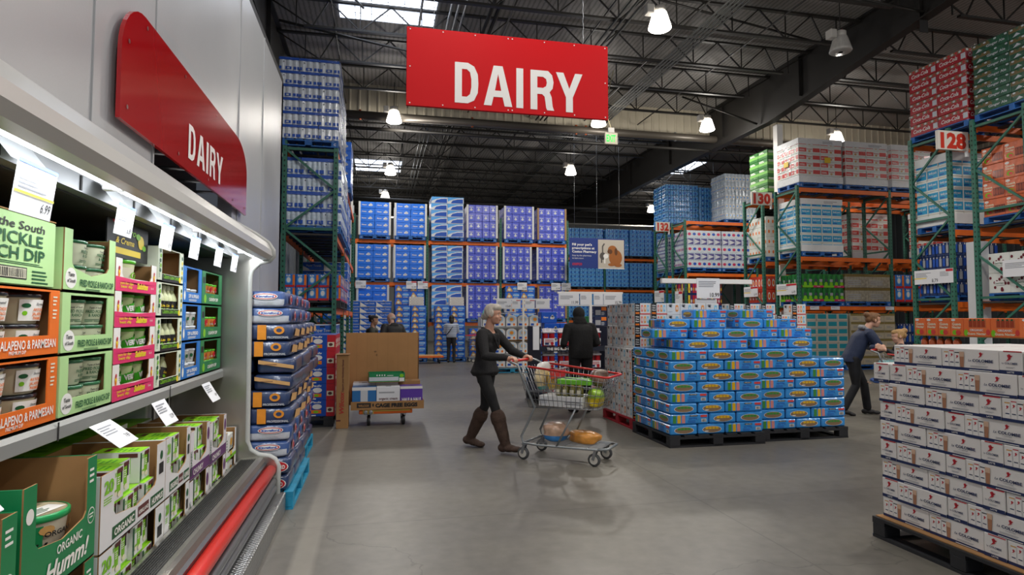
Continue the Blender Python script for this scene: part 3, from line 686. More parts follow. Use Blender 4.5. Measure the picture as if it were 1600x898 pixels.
# pale green trays
def art_ranch(b, F, w, h, L, P):
    b.text(F, 'FRIED PICKLE & RANCH DIP', w*.62, L*.35, .026, I_GRN, w=w*.68, bold=.03); b.oval(F, P*.9, L*.75, .045, .04, I_WHT, .001)
    b.text(F, 'Taste', P*.9, L*.85, .016, I_BLK, shear=.2, bold=.02); b.text(F, 'of South', P*.9, L*.5, .014, I_BLK, shear=.2, bold=.02); b.lines(F, w*.4, L*.1, w*.8, L*.25, 2, I_GRN)
M_RTUB = mat('ranch_dip_tub', 'd8dcbc', rough=.4, coat=.3); M_GRLID = mat('dark_green_lid', '2f6b45', rough=.25, coat=.5)
def art_rt(b, C, r, h):
    b.text(C, 'Taste of South', 0, h*.66, h*.08, I_BLK, shear=.2, bold=.02, e=.001, xs=.8)
    b.text(C, 'FRIED PICKLE', 0, h*.48, h*.12, I_GRN, bold=.03, e=.001, xs=.75); b.text(C, '& RANCH', 0, h*.32, h*.12, I_GRN, bold=.03, e=.001, xs=.75); b.lines(C, -.04, h*.12, .04, h*.24, 2, I_GRN, .001)
ms = tub_mesh(.075, .1, M_RTUB, M_GRLID, art_rt)
for k, z in enumerate((1.125, 1.365, 1.605)):
    tray(2.585, z, .455, .36, .238, M_PGREEN, lip=.28, post=.14, art=art_ranch, slope=.1, label=f'{("lowest","middle","top")[k]} pale green tray of ranch dip tubs beside the pink trays', top=0 if k == 2 else .06)
    for q, dz in enumerate((0, .103)):
        for j, y in enumerate((2.785, 2.95)):
            place_tub(ms, 'dip_tub', f'pale tub with dark green lid in the {("lowest","middle","top")[k]} pale green tray, {("bottom","upper")[q]} row, {("nearer","farther")[j]} one', 'dip tub', (-1.24, y+rnd.uniform(-.002, .002), z+.007+dz), rnd.uniform(-.5, .3), 'ranch dip tubs in the pale green trays')
# white and pink trays
def art_pink(b, F, w, h, L, P):
    b.rect(F, 0, 0, w, L*.7, I_PINK, .001); b.poly(F, [(0, L*.7), (w*.5, L*.6), (w, L*.7), (w, L*1.05), (w*.5, L*.92), (0, L*1.05)], I_PINK, .001)
    b.text(F, 'yum for dips', w*.24, L*.5, .013, I_YEL, w=w*.3, bold=.02); b.text(F, 'best dip', w*.24, L*.25, .013, I_YEL, w=w*.26, bold=.02)
    b.text(F, 'Salsitas', w*.62, L*.28, .028, I_YEL, w=w*.28, bold=.05, shear=.2); b.text(F, '6 x 6', w*.88, L*.35, .013, I_WHT)
    for a in (P*.5, w-P*.5):
        b.oval(F, a, h*.55, .012, .02, I_ORG); b.poly(F, [(a-.014, h*.62), (a+.014, h*.62), (a, h*.5)], I_YEL, .002); b.oval(F, a, h*.7, .009, .009, I_RED, .002, 8)
M_WTUB = mat('salsa_tub', 'cfe3a2', rough=.4, coat=.3); M_LLID = mat('lime_lid', '5fbf2a', rough=.3, coat=.4)
def art_st(b, C, r, h):
    for i in range(10): b.rect(C, -.06+.012*i, h*(.2+.015*i), -.048+.012*i, h*(.52+.03*i), mat('ink_bright_green', '3fae1f', rough=.4), .001)
    b.text(C, 'VERDE', 0, h*.36, h*.2, I_WHT, bold=.05, e=.003, xs=.7, rot=.1)
ms = tub_mesh(.058, .125, M_WTUB, M_LLID, art_st, lidh=.016)
msb = tub_mesh(.085, .15, mat('crema_tub', 'dfe3b0', rough=.4, coat=.3), M_LLID, lambda b, C, r, h: (b.rect(C, -.09, h*.3, -.03, h*.75, I_CREAM, .001), b.text(C, 'Crema', .02, h*.4, h*.22, I_LIME, bold=.03, e=.001)), lidh=.018)
PK = ('lowest', 'second', 'third', 'topmost')
for k, z in enumerate((1.125, 1.292, 1.459, 1.626)):
    tray(3.05, z, .515, .34, .165 if k < 3 else .15, M_PINKC, lip=.42, post=.14, slope=.0, art=art_pink, label=f'{PK[k]} white and pink salsa tray of its stack on the case shelf', backh=.14)
    if k < 3:
        for j, y in enumerate((3.2, 3.345, 3.488)):
            place_tub(ms, 'salsa_tub', f'green salsa tub with lime lid in the {PK[k]} pink tray, {NTH[j]} of three', 'salsa tub', (-1.23-rnd.uniform(0, .012), y, z+.034), rnd.uniform(-.3, .3), 'salsa tubs in the pink trays')
place_tub(msb, 'crema_tub', 'single wide tub with lime lid in the topmost pink tray', 'crema tub', (-1.262, 3.33, 1.634), .2, None)
b = MB(); b.plate(rightf(0, 0, 0), [(0, 0), (.5, 0), (.5, .17), (.47, .19), (.03, .19), (0, .17)], .006, mat('black_header_card', '1d1d1c', rough=.5)); F = rightf(.006, 0, 0)
b.text(F, 'Cilantro', .2, .12, .035, I_LIME, w=.26, bold=.02, shear=.3); b.text(F, '& Crema', .2, .07, .03, I_YEL, w=.22, bold=.02, shear=.3); b.oval(F, .4, .1, .04, .035, I_YEL, .002); b.oval(F, .36, .125, .03, .016, I_LIME, .003); b.oval(F, .44, .075, .025, .014, I_LIME, .003); b.oval(F, .1, .17, .05, .014, I_RED, .002); b.rect(F, .02, .02, .4, .05, I_YEL, .001)
solo('header_card', b, 'black cilantro header card with a lemon standing in the topmost pink tray', 'display card', (-1.2, 3.06, 1.786))
# dressing trays with bottles
def art_dress(b, F, w, h, L, P):
    b.rect(F, P, 0, w-P*.9, L*.95, I_BLK, .001); b.text(F, 'Cilantro Lime Crema', w*.5, L*.4, .024, I_LIME, w=w*.62, bold=.02, shear=.3)
    for i in range(5): b.oval(F, P*.5+.006*(i % 2), h*(.3+.14*i), .014, .012, I_LIME if i % 2 else I_GRN, .002, 8); b.oval(F, w-P*.4, h*(.2+.15*i), .012, .012, I_YEL if i % 2 else I_GRN, .002, 8)
    b.oval(F, w-P, L*.5, .02, .018, I_YEL, .002, 10); b.text(F, 'CILANTRO', P*.35, h*.35, .012, I_GRN, w=.1, rot=PI/2, bold=.02)
def bottle_mesh(r, h, liquid, cap, label):
    b = MB(); b.lathe([(r*.9, 0), (r, .006), (r, h*.52), (r*.8, h*.64), (r*.5, h*.76), (r*.42, h*.86)], liquid, 14)
    c = MB(); c.lathe([(r*.46, h*.85), (r*.48, h*.86), (r*.48, h*.99), (r*.4, h)], cap, 12)
    l = MB(); C = Cyl((0, 0, 0), r+.001, 0)
    for i in range(12): l.rect(C, -.042+.007*i, h*.08, -.035+.007*i, h*.46, I_BLK, .0005)
    l.text(C, 'Lime', 0, h*.26, .014, I_YEL, e=.002, bold=.03, shear=.2); l.oval(C, -.012, h*.16, .01, .01, I_LIME, .002, 8); l.oval(C, .012, h*.15, .009, .009, I_YEL, .002, 8)
    return b.mesh('bottle_glass'), c.mesh('bottle_cap'), l.mesh('bottle_label')
bm_ = bottle_mesh(.034, .165, mat('dressing_cream', 'cdd3a4', rough=.25, coat=.5), mat('bottle_cap_white', 'd8dbc8', rough=.4), None)
bm2 = (bm_[0], bottle_mesh(.034, .165, MATS['dressing_cream'], mat('bottle_cap_black', '23231f', rough=.4), None)[1], bm_[2])
def place_bottle(mm, label, loc, rz, tilt=0):
    t = thing('dressing_bottle', label, 'bottle', loc, rz, 'dressing bottles in the stacked trays'); t.rotation_euler = (tilt, 0, rz)
    for n, m in zip(('bottle_glass', 'bottle_cap', 'bottle_label'), mm): obj(n, m, t)
for k, z in enumerate((1.125, 1.318, 1.511, 1.704)):
    tray(3.585, z, .435, .33, .19, M_DRESS, lip=.22, post=.15, top=.05, art=art_dress, label=f'{PK[k]} dressing tray of its stack between pink and blue trays'+(', empty' if k == 3 else ''))
    ys = {0: (3.8, 3.92), 1: (3.77, 3.86, 3.95), 2: (3.752, 3.824, 3.896, 3.968), 3: ()}[k]
    for j, y in enumerate(ys):
        place_bottle(bm2 if k < 2 else bm_, f'dressing bottle with black and lime label in the {PK[k]} dressing tray, {NTH[j]} along', (-1.2 if k else -1.24, y, z+.012), .2*j-.3, -.3 if k == 0 else 0)
# blue and green trays
def art_blue(b, F, w, h, L, P):
    b.text(F, 'DIP & SPREAD', w*.55, L*.5, .022, I_WHT, w=w*.55, bold=.03); b.lines(F, w*.3, L*.2, w*.8, L*.42, 2, I_WHT); b.oval(F, P*.5, h*.2, .018, .03, I_WHT, .001, 10)
    b.text(F, 'SALAD', P*.5, h*.4, .015, I_WHT, rot=PI/2)
def art_dg(b, F, w, h, L, P):
    b.text(F, 'CASHEW DIP', w*.55, L*.35, .022, I_WHT, w=w*.45, bold=.03); b.text(F, 'plant based', w*.5, L*.7, .012, I_LIME); b.rect(F, P*.2, h*.62, P*.8, h*.8, I_BLK, .001); b.oval(F, w*.15, L*.5, .03, .03, I_LIME, .001, 12)
msB = tub_mesh(.06, .085, mat('spread_tub', 'd7d9cf', rough=.35, coat=.4), mat('clear_white_lid', 'dfe3e6', rough=.15, coat=.5), lambda b, C, r, h: (b.lines(C, -.04, h*.2, .04, h*.7, 5, I_BLK, .001), b.oval(C, -.03, h*.5, .012, .012, I_GRN, .001, 8)))
msG = tub_mesh(.04, .07, mat('snack_cup', 'd98a3a', rough=.35, coat=.4), M_LLID, lambda b, C, r, h: (b.oval(C, 0, h*.45, .018, .02, I_RED, .001, 10), b.lines(C, -.03, h*.2, .03, h*.4, 2, I_WHT, .002)))
for k, z in enumerate((1.125, 1.36, 1.595)):
    nm = ('lowest', 'middle', 'top')[k]
    tray(4.025, z, .4, .33, .232, M_BLUEC, lip=.3, post=.17, art=art_blue, slope=.02, top=.06, label=f'{nm} blue spread tray of its stack on the case shelf')
    for q in range(2 if k < 2 else 1):
        for j, y in enumerate((4.21, 4.345)):
            place_tub(msB, 'spread_tub', f'white spread tub in the {nm} blue tray, {("bottom","upper")[q]} row, {("nearer","farther")[j]} one', 'spread tub', (-1.225, y, z+.007+.088*q), rnd.uniform(-.3, .3), 'spread tubs in the blue trays')
    tray(4.435, z, .53, .33, .232, M_GREENC, lip=.34, post=.16, art=art_dg, slope=.02, label=f'{nm} dark green dip tray at the far end of the case shelf', top=.06)
    for q in range(2):
        for j, y in enumerate((4.66, 4.77, 4.88)):
            place_tub(msG, 'snack_cup', f'orange snack cup with lime lid in the {nm} dark green tray, {("bottom","upper")[q]} row, {NTH[j]} along', 'snack cup', (-1.21, y, z+.06*0+.007+.073*q+.03*0), rnd.uniform(-.4, .4), 'snack cups in the dark green trays')

# ------------------------------------------------------------------ the well: hummus trays, lime topped cartons
def art_hum(b, F, w, h, L, P):
    b.text(F, 'ORGANIC', w*.6, L*.72, .03, I_WHT, w=w*.36, bold=.02); b.text(F, 'Humm!', w*.58, L*.22, .06, I_WHT, w=w*.62, bold=.03, shear=.3)
    b.oval(F, w-P*.5, h*.42, .028, .03, I_WHT, .001); b.oval(F, w-P*.5, h*.42, .024, .026, M_HUMC, .0016); b.lines(F, w-P*.75, h*.4, w-P*.25, h*.46, 2, I_WHT, .002); b.oval(F, P*.5, h*.75, .022, .024, I_WHT, .001); b.lines(F, w-P*.8, h*.75, w-P*.2, h*.92, 3, I_WHT)
for (y, z, w, h, l) in ((2.13, .285, .49, .325, 'lower green hummus tray under the other at the near end of the well'), (2.13, .615, .49, .37, 'upper green hummus tray with one open tub at the near end of the well'), (1.6, .285, .5, .3, 'green hummus tray at the very near end of the well, below the front one'), (1.6, .59, .5, .34, 'green hummus tray at the very near end of the well, uppermost')):
    tray(y, z, w, .34, h, M_HUMC, lip=.38, post=.15, art=art_hum, slope=.06, label=l, x=-1.03, top=0)
M_HLID = mat('hummus_green_rim', '1f9a55', rough=.3, coat=.3); M_HTOP = mat('hummus_clear_lid', 'cdbf9c', rough=.12, coat=.6)
def hum_tub():
    r, h = .11, .17
    b = MB(); b.lathe([(r*.8, 0), (r*.84, .005), (r*.98, h-.02)], mat('hummus_tub', 'd8cfb8', rough=.35, coat=.3), 24)
    C = Cyl((0, 0, 0), r*.91, 0, r*.2/h*.7)
    for i in range(5): b.rect(C, -.15+.02*i, h*.1, -.13+.02*i, h*.8, M_HUMC, .002)
    b.text(C, 'ORGANIC', .01, h*.56, .018, I_BLK, bold=.02, e=.003); b.text(C, 'Humm!', .0, h*.25, .036, I_BLK, bold=.03, shear=.3, e=.003); b.oval(C, .07, h*.68, .02, .014, I_ALM, .003, 10); b.oval(C, -.04, h*.7, .022, .016, I_ALM, .003, 10); b.bars(C, -.15, h*.05, -.1, h*.25, I_BLK, .004, 8)
    l = MB(); l.lathe([(r, h-.025), (r*1.05, h-.022), (r*1.05, h-.004), (r*1.02, h), (r*.96, h)], M_HLID, 24, cap=False); l.lathe([(r*.97, h-.002), (r*.9, h-.006), (.001, h-.006)], M_HTOP, 24, cap=False)
    l.rect(Fr((0, 0, h-.006), (0, 1, 0), (-1, 0, 0)), -.085, -.06, .085, .01, I_WHT, .002); l.lines(Fr((0, 0, h-.006), (0, 1, 0), (-1, 0, 0)), -.07, -.05, .07, 0, 4, I_GRN, .003)
    return b.mesh('tub_body'), l.mesh('lid')
hm = hum_tub()
for (y, z, l) in ((2.475, .66, 'open green-rimmed hummus tub in the upper green tray'), (2.255, .295, 'hummus tub seen in the lower green tray, nearer one'), (2.497, .295, 'hummus tub seen in the lower green tray, farther one'), (1.85, .66, 'hummus tub at the very near end of the well')):
    place_tub(hm, 'hummus_tub', l, 'hummus tub', (-1.175, y, z), -.3, None)
place_tub(hm, 'hummus_tub', 'hummus tub under the white flap behind the front green tray', 'hummus tub', (-1.62, 1.96, .81), -.5, None)
b = MB(); b.box(-.35, -.3, 0, 0, .3, .006, M_WCARD, M=RX(.05) @ RY(-.12)); solo('carton_flap', b, 'loose white carton flap lying over the hummus tubs under the shelf', 'carton flap', (-1.42, 1.98, 1.0))
M_LIMETOP = mat('lime_carton_top', '8fd01f', rough=.45); M_CARTW = mat('carton_white', 'e2e4de', rough=.45)
def carton_mesh(h):
    w, d = .118, .2
    b = MB(); b.box(-d, 0, 0, 0, w, h, M_CARTW, skip='t'); b.box(-d, 0, h-.0005, 0, w, h, M_LIMETOP, skip='b')
    F = rightf(0, 0, 0)
    b.rect(F, w*.42, h*.25, w*.75, h*.92, I_LIME); b.rect(F, 0, h*.05, w*.16, h*.95, I_BLK if 0 else I_GRN, .001); b.rect(F, w*.76, h*.5, w*.9, h*.95, I_BLK); b.rect(F, w*.44, h*.82, w*.9, h*.95, I_BRN, .002)
    b.oval(F, w*.3, h*.3, .018, .014, I_CREAM, .002, 10); b.oval(F, w*.3, h*.36, .016, .005, I_LIME, .003, 10); b.oval(F, w*.62, h*.22, .018, .012, I_CREAM, .003, 10); b.lines(F, w*.45, h*.5, w*.72, h*.75, 4, I_WHT, .002); b.text(F, '20', w*.27, h*.75, .018, I_LIME, bold=.03); b.rect(F, 0, 0, w, h*.07, I_LIME, .0015)
    T = Fr((0, 0, h), (0, 1, 0), (-1, 0, 0)); b.lines(T, .02, .03, .09, .12, 4, mat('ink_lime_dark', '4f9a1a'), .001); b.rect(T, .03, .14, .09, .165, I_BRN, .001)
    k = front(-d, 0, 0); b.rect(k, d*.3, h*.3, d*.8, h*.8, I_LIME, .001); b.text(k, '20', d*.15, h*.6, .03, I_LIME, bold=.03); b.rect(k, d*.55, h*.82, d*.95, h*.95, I_BRN, .002)
    return b.mesh('food_carton')
CMS = {h: carton_mesh((h-.014)/2) for h in (.3, .28, .27)}; CW = .121
def art_org(txt, col):
    def f(b, F, w, h, L, P):
        b.rect(F, P*.9, L*.25, w*.48, L*.85, col, .001); b.text(F, txt[0], (P*.9+w*.48)/2, L*.38, L*.34, I_WHT, w=w*.28, bold=.03)
        b.rect(F, w*.52, L*.3, w*.7, L*.85, I_BRN, .001); b.text(F, 'KIRKLAND', w*.61, L*.45, L*.2, I_WHT, w=w*.16, bold=.02)
        b.rect(F, w*.73, L*.25, w-P*.2, L*.85, col, .001); b.text(F, txt[1], (w*.73+w-P*.2)/2, L*.38, L*.34, I_WHT, w=w*.2, bold=.03)
        b.text(F, '20', P*.55, h*.74, .05, I_LIME, w=P*.7, bold=.04); b.lines(F, P*.2, h*.6, P*.85, h*.7, 3, I_LIME); b.oval(F, w-P*.5, h*.8, .02, .022, I_GRN, .001, 10); b.rect(F, w-P*.75, h*.5, w-P*.25, h*.68, I_BLK, .001)
    return f
def art_chunk(b, F, w, h, L, P):
    b.rect(F, 0, L*.1, w, L*.95, I_PURP, .001); b.text(F, 'CHUNKY', w*.4, L*.3, L*.42, I_WHT, w=w*.5, bold=.02); b.text(F, 'ORGANIC', P*.5, h*.35, .03, I_GRN, w=h*.5, rot=PI/2, bold=.02); b.oval(F, w-P*.5, h*.75, .025, .04, I_PURP, .001)
SP = (('white', 2.665, .735, .3, art_org(('ORGANIC', 'HUMMUS'), I_GRN), M_WCARD, ('ORGANIC', 'HUMMUS')), ('white', 3.405, .41, .3, art_org(('ORGANIC', 'HUMMUS'), I_GRN), M_WCARD, 0), ('purple-banded', 3.82, .41, .28, art_chunk, M_PURC, 0), ('purple-banded', 4.235, .43, .27, art_chunk, M_PURC, 0))
NM = ('first white hummus', 'second white hummus', 'nearer purple-banded', 'farther purple-banded')
for si, (cn, y, w, h, art, m, _) in enumerate(SP):
    for k in range(2):
        z = .285+k*(h+.004)
        tray(y, z, w, .42, h, m, lip=.28, post=.17, art=art, slope=.1, x=-1.03, label=f'{NM[si]} tray in the well, {("under","over")[k]} its twin', backh=h*.98)
        n = int((w-.02)/CW)
        for j in range(n):
            for q in range(2):
                if k == 1 and q == 1 and (j+si) % 3 == 0: continue
                tag(obj('food_carton', CMS[h], None, (-1.045-.02*((j+q) % 2), y+.012+j*CW+.001, z+.006+q*((h-.014)/2+.001))), f'lime-topped carton in the {("lower","upper")[k]} {NM[si]} tray, {("bottom","upper")[q]} row, {NTH[j]} along', 'carton', 'lime-topped cartons in the well')
# yogurt trays at the far end
def art_yog(b, F, w, h, L, P):
    b.rect(F, 0, 0, w, L*.5, I_LIME, .001); b.oval(F, w*.5, L*.7, .03, .02, I_YEL, .001); b.lines(F, P*.2, h*.4, P*.8, h*.8, 4, I_GRN)
for k in range(2):
    z = .285+k*.2; tray(4.675, z, .31, .42, .198, M_WCARD, lip=.25, post=.15, art=art_yog, x=-1.03, label=f'{("lower","upper")[k]} white yogurt tray at the far end of the well', backh=.17)
    for j in range(2):
        b = MB(); b.cbox(-.16, 0, 0, 0, .13, .16, M_CARTW, .003); F = rightf(0, 0, 0); b.oval(F, .065, .1, .035, .03, I_GOLD); b.rect(F, .01, .02, .12, .05, I_BLK); b.lines(F, .02, .06, .11, .08, 2, I_GRN)
        b.oval(topf(-.16, 0, .16), .08, .065, .05, .04, I_GOLD)
        solo('yogurt_carton', b, f'white yogurt carton in the {("lower","upper")[k]} end tray, {("nearer","farther")[j]} one', 'carton', (-1.045, 4.69+.14*j, z+.006))
# rows behind, up to the back of the well
cb = MB(); cb.box(-.35, 0, 0, 0, .2, .3, M_CARTW, skip='t'); cb.box(-.35, 0, .2995, 0, .2, .3, M_LIMETOP); cb.lines(topf(-.35, 0, .3), .05, .03, .3, .15, 4, mat('ink_lime_dark', '4f9a1a'), .001); cb.rect(rightf(0, 0, 0), .02, .05, .18, .25, I_LIME); cb.rect(front(-.35, 0, 0), .05, .05, .3, .25, I_LIME); cb.rect(front(-.35, 0, 0), .2, .2, .33, .28, I_BRN, .002)
cbm = cb.mesh('food_carton')
i = 0
for x in (-1.46,):
    for j, y in enumerate((2.68, 2.885, 3.09, 3.295, 3.5, 3.705, 3.91, 4.115, 4.32)):
        tag(obj('food_carton', cbm, None, (x, y, .285+(.285 if j < 7 else .25))), f'large lime-topped carton in the back row of the well, {NTH[j]} from the near end', 'carton', 'large lime-topped cartons behind the trays')
b = MB(); b.cbox(-.42, 0, 0, 0, .5, .52, mat('dark_crate_card', '54504a', rough=.7), .004); b.text(front(-.42, 0, 0), 'KEEP REFRIGERATED', .21, .42, .035, I_BLK, w=.36, bold=.02); b.text(rightf(0, 0, 0), 'KEEP REFRIGERATED', .25, .42, .035, I_BLK, w=.42, bold=.02)
solo('shipping_carton', b, 'grey carton marked keep refrigerated in the shade under the shelf', 'carton', (-1.47, 2.1, .285))
b = MB(); b.cbox(-.3, 0, 0, 0, .48, .34, M_WCARD, .004)
F = rightf(0, 0, 0)
for j in range(3): b.rect(F, .03+.15*j, .06, .15+.15*j, .28, I_GRY, .001); b.rect(F, .1+.15*j, .08, .14+.15*j, .26, I_BLK, .002)
solo('shipping_carton', b, 'pale carton with dark stripes deep under the shelf near the end panel', 'carton', (-1.5, 4.53, .66))
# ------------------------------------------------------------------ pallets, shrink-wrapped loads, racking
PALCOL = {'blue': ('pallet_blue', '1c5fa8'), 'teal': ('pallet_teal', '1f8fb5'), 'black': ('pallet_black', '26272a'), 'red': ('pallet_red', 'a3202b'), 'wood': ('pallet_wood', '9a7f58')}
PALM = {}
def pallet_bits(col, w, d):
    k = (col, round(w, 2), round(d, 2))
    if k in PALM: return PALM[k]
    m = mat(PALCOL[col][0], PALCOL[col][1], rough=.6, var=.18, vscale=9)
    t = MB(); n = 7; q = w/(n+ (n-1)*.35)
    for i in range(n): t.box(i*q*1.35, 0, .118, i*q*1.35+q, d, .138, m)
    for j in range(3): t.box(0, j*(d-.1)/2, .096, w, j*(d-.1)/2+.1, .1178, m)
    r = MB()
    for i in range(3): r.box(i*(w-.1)/2, 0, 0, i*(w-.1)/2+.1, d, .02, m)
    for j in (0, 1): r.box(.1, j*(d-.09), 0, w-.1, j*(d-.09)+.09, .0198, m)
    bl = MB(); bl.cbox(0, 0, .02, .13, .1, .096, m, .004)
    one = MB()
    for src in (t, r):
        k0 = len(one.v); one.v += src.v; i0 = one._m(m); one.f += [tuple(a+k0 for a in f) for f in src.f]; one.mi += [i0]*len(src.f); one.sm += src.sm
    for i in range(3):
        for j in range(3): one.box(i*(w-.13)/2, j*(d-.1)/2, .02, i*(w-.13)/2+.13, j*(d-.1)/2+.1, .096, m)
    if col in ('blue', 'teal'):
        for i in (0, 2): one.text(front(0, 0, 0), 'C', i*(w-.13)/2+.065, .035, .045, M_WHITE, bold=.02)
    PALM[k] = (t.mesh('top_deck'), r.mesh('bottom_deck'), bl.mesh('block'), one.mesh('pallet'))
    return PALM[k]
def pallet(x, y, z, w, d, col, label, near=False, rz=0):
    bits = pallet_bits(col, w, d)
    if not near:
        return tag(obj('pallet', bits[3], None, (x, y, z), rz), label, 'pallet')
    t = thing('pallet', label, 'pallet', (x, y, z), rz)
    obj('top_deck', bits[0], t); obj('bottom_deck', bits[1], t)
    for i in range(3):
        for j in range(3): obj('block', bits[2], t, (i*(w-.13)/2, j*(d-.1)/2, 0))
    return t
def case(name, w, d, h, m, aF=None, aS=None, aT=None, g=.004, bump=None, cham=.008):
    """one case of goods, its near lower corner at the origin; print on the -y, -x and +x faces and the top"""
    b = MB()
    if bump:
        n = bump; k = max(2, round(n*d/w)); pr = []
        for i in range(n):
            for q in range(4): a = (i+q/4)/n; pr.append((g+a*(w-2*g), g+.012-.024*w/n*0-.02*math.sin(PI*q/4)))
        for i in range(k):
            for q in range(4): a = (i+q/4)/k; pr.append((w-g-.012+.02*math.sin(PI*q/4), g+.012+a*(d-2*g-.012)))
        pr.append((w-g-.012, d-g)); pr.append((g+.012, d-g))
        for i in range(k):
            for q in range(4): a = 1-(i+q/4)/k; pr.append((g+.012-.02*math.sin(PI*q/4), g+.012+a*(d-2*g-.012)))
        N_ = len(pr); vs = [(x, y, z) for z in (0, g*2, h-g*3, h-g) for x, y in pr]
        cx, cy = w/2, d/2
        vs = [((x-cx)*(1 if 0 < (j//N_) < 3 else .97)+cx, (y-cy)*(1 if 0 < (j//N_) < 3 else .97)+cy, z) for j, (x, y, z) in enumerate(vs)]
        b.add(vs, [(r*N_+i, r*N_+(i+1) % N_, (r+1)*N_+(i+1) % N_, (r+1)*N_+i) for r in range(3) for i in range(N_)]+[tuple(range(3*N_, 4*N_))], m, False)
    else: b.cbox(g, g, .0005, w-g, d-g, h-g, m, cham)
    e = .022 if bump else 0
    if aF: aF(b, front(g, g-e+ (.012 if bump else 0), 0), w-2*g, h-g)
    if aS:
        aS(b, Fr((g-e+(.012 if bump else 0), d-g, 0), (0, -1, 0), (0, 0, 1)), d-2*g, h-g)
        aS(b, rightf(w-g+e-(.012 if bump else 0), g, 0), d-2*g, h-g)
    if aT: aT(b, topf(g, g, h-g), w-2*g, d-2*g)
    return b.mesh(name)
NLOAD = [0]
def load(label, x, y, z, w, d, h, n, meshes, faces='fl', pal='blue', palh=.14, posts=None, film=False, group=None, cat='pallet load', pick=None, jit=.006, name='wrapped_load', palabel=None, tray=None, filmpad=.012):
    """a shrink-wrapped pallet load that moves as one: its outer cases are its parts; the pallet under it is a thing of its own"""
    nx, ny, nz = n; r = random.Random(len(label)+int(x*10)+int(y*7))
    t = thing(name, label, cat, (x, y, z), 0, group)
    cw, cd, ch = w/nx, d/ny, h/nz
    for k in range(nz):
        for i in range(nx):
            for j in range(ny):
                vis = ('f' in faces and j == 0) or ('l' in faces and i == 0) or ('r' in faces and i == nx-1) or ('t' in faces and k == nz-1)
                if not vis: continue
                me = meshes[pick(i, j, k) if pick else 0]
                obj('case', me, t, (i*cw+r.uniform(-jit, jit), j*cd+r.uniform(-jit, jit), k*ch))
    if posts:
        for (px, py) in ((0, 0), (w, 0), (0, d), (w, d)):
            b = MB(); s = .035; b.box(px-s, py-s*.6, 0, px+s, py+s*.6, h, posts); part('corner_post', b, t)
    if tray:
        b = MB(); e = .014
        b.box(-e, -e, 0, w+e, 0, tray, M_WCARD); b.box(-e, 0, 0, 0, d, tray, M_WCARD); b.box(w, 0, 0, w+e, d, tray, M_WCARD); part('lower_tray', b, t)
        b = MB(); b.box(-e, -e, h-tray*.8, w+e, 0, h+.01, M_WCARD); b.box(-e, 0, h-tray*.8, 0, d, h+.01, M_WCARD); b.box(w, 0, h-tray*.8, w+e, d, h+.01, M_WCARD); b.box(0, 0, h, w, d, h+.0095, M_WCARD); b.lines(front(0, -e, h-tray*.6), w*.55, 0, w*.9, tray*.4, 2, M_GREYINK); part('upper_tray', b, t)
    if film:
        b = MB(); r2 = random.Random(5+int(x*10)); p = filmpad; k = 10; vs = []; per = []
        for (x0, y0, x1, y1) in ((-p, -p, w+p, -p), (w+p, -p, w+p, d+p), (w+p, d+p, -p, d+p), (-p, d+p, -p, -p)):
            for i in range(8): per.append((x0+(x1-x0)*i/8, y0+(y1-y0)*i/8))
        for q in range(k+1):
            for (a, c) in per: o = r2.uniform(0, .014); cx, cy = a-w/2, c-d/2; vs.append((w/2+cx*(1+o), d/2+cy*(1+o), -.05+(h+.07)*q/k))
        P = len(per); b.add(vs, [(q*P+i, q*P+(i+1) % P, (q+1)*P+(i+1) % P, (q+1)*P+i) for q in range(k) for i in range(P)], film_mat(), True)
        part('stretch_film', b, t, label='clear stretch film')
    if pal: pallet(x+w/2-max(w, 1.0)/2, y, z-palh, max(w, 1.0), d, pal, palabel or ' '.join(f'{pal} pallet under the {label}'.split()[:16]))
    return t
M_RACKG = mat('rack_green', '2f6a58', rough=.5, var=.08, vscale=4); M_RACKO = mat('rack_orange', 'e86c1a', rough=.5, var=.08, vscale=3); M_HOLE = mat('rack_hole', '12211c', rough=.8); M_DECK = mat('rack_deck', '3a3734', rough=.8)
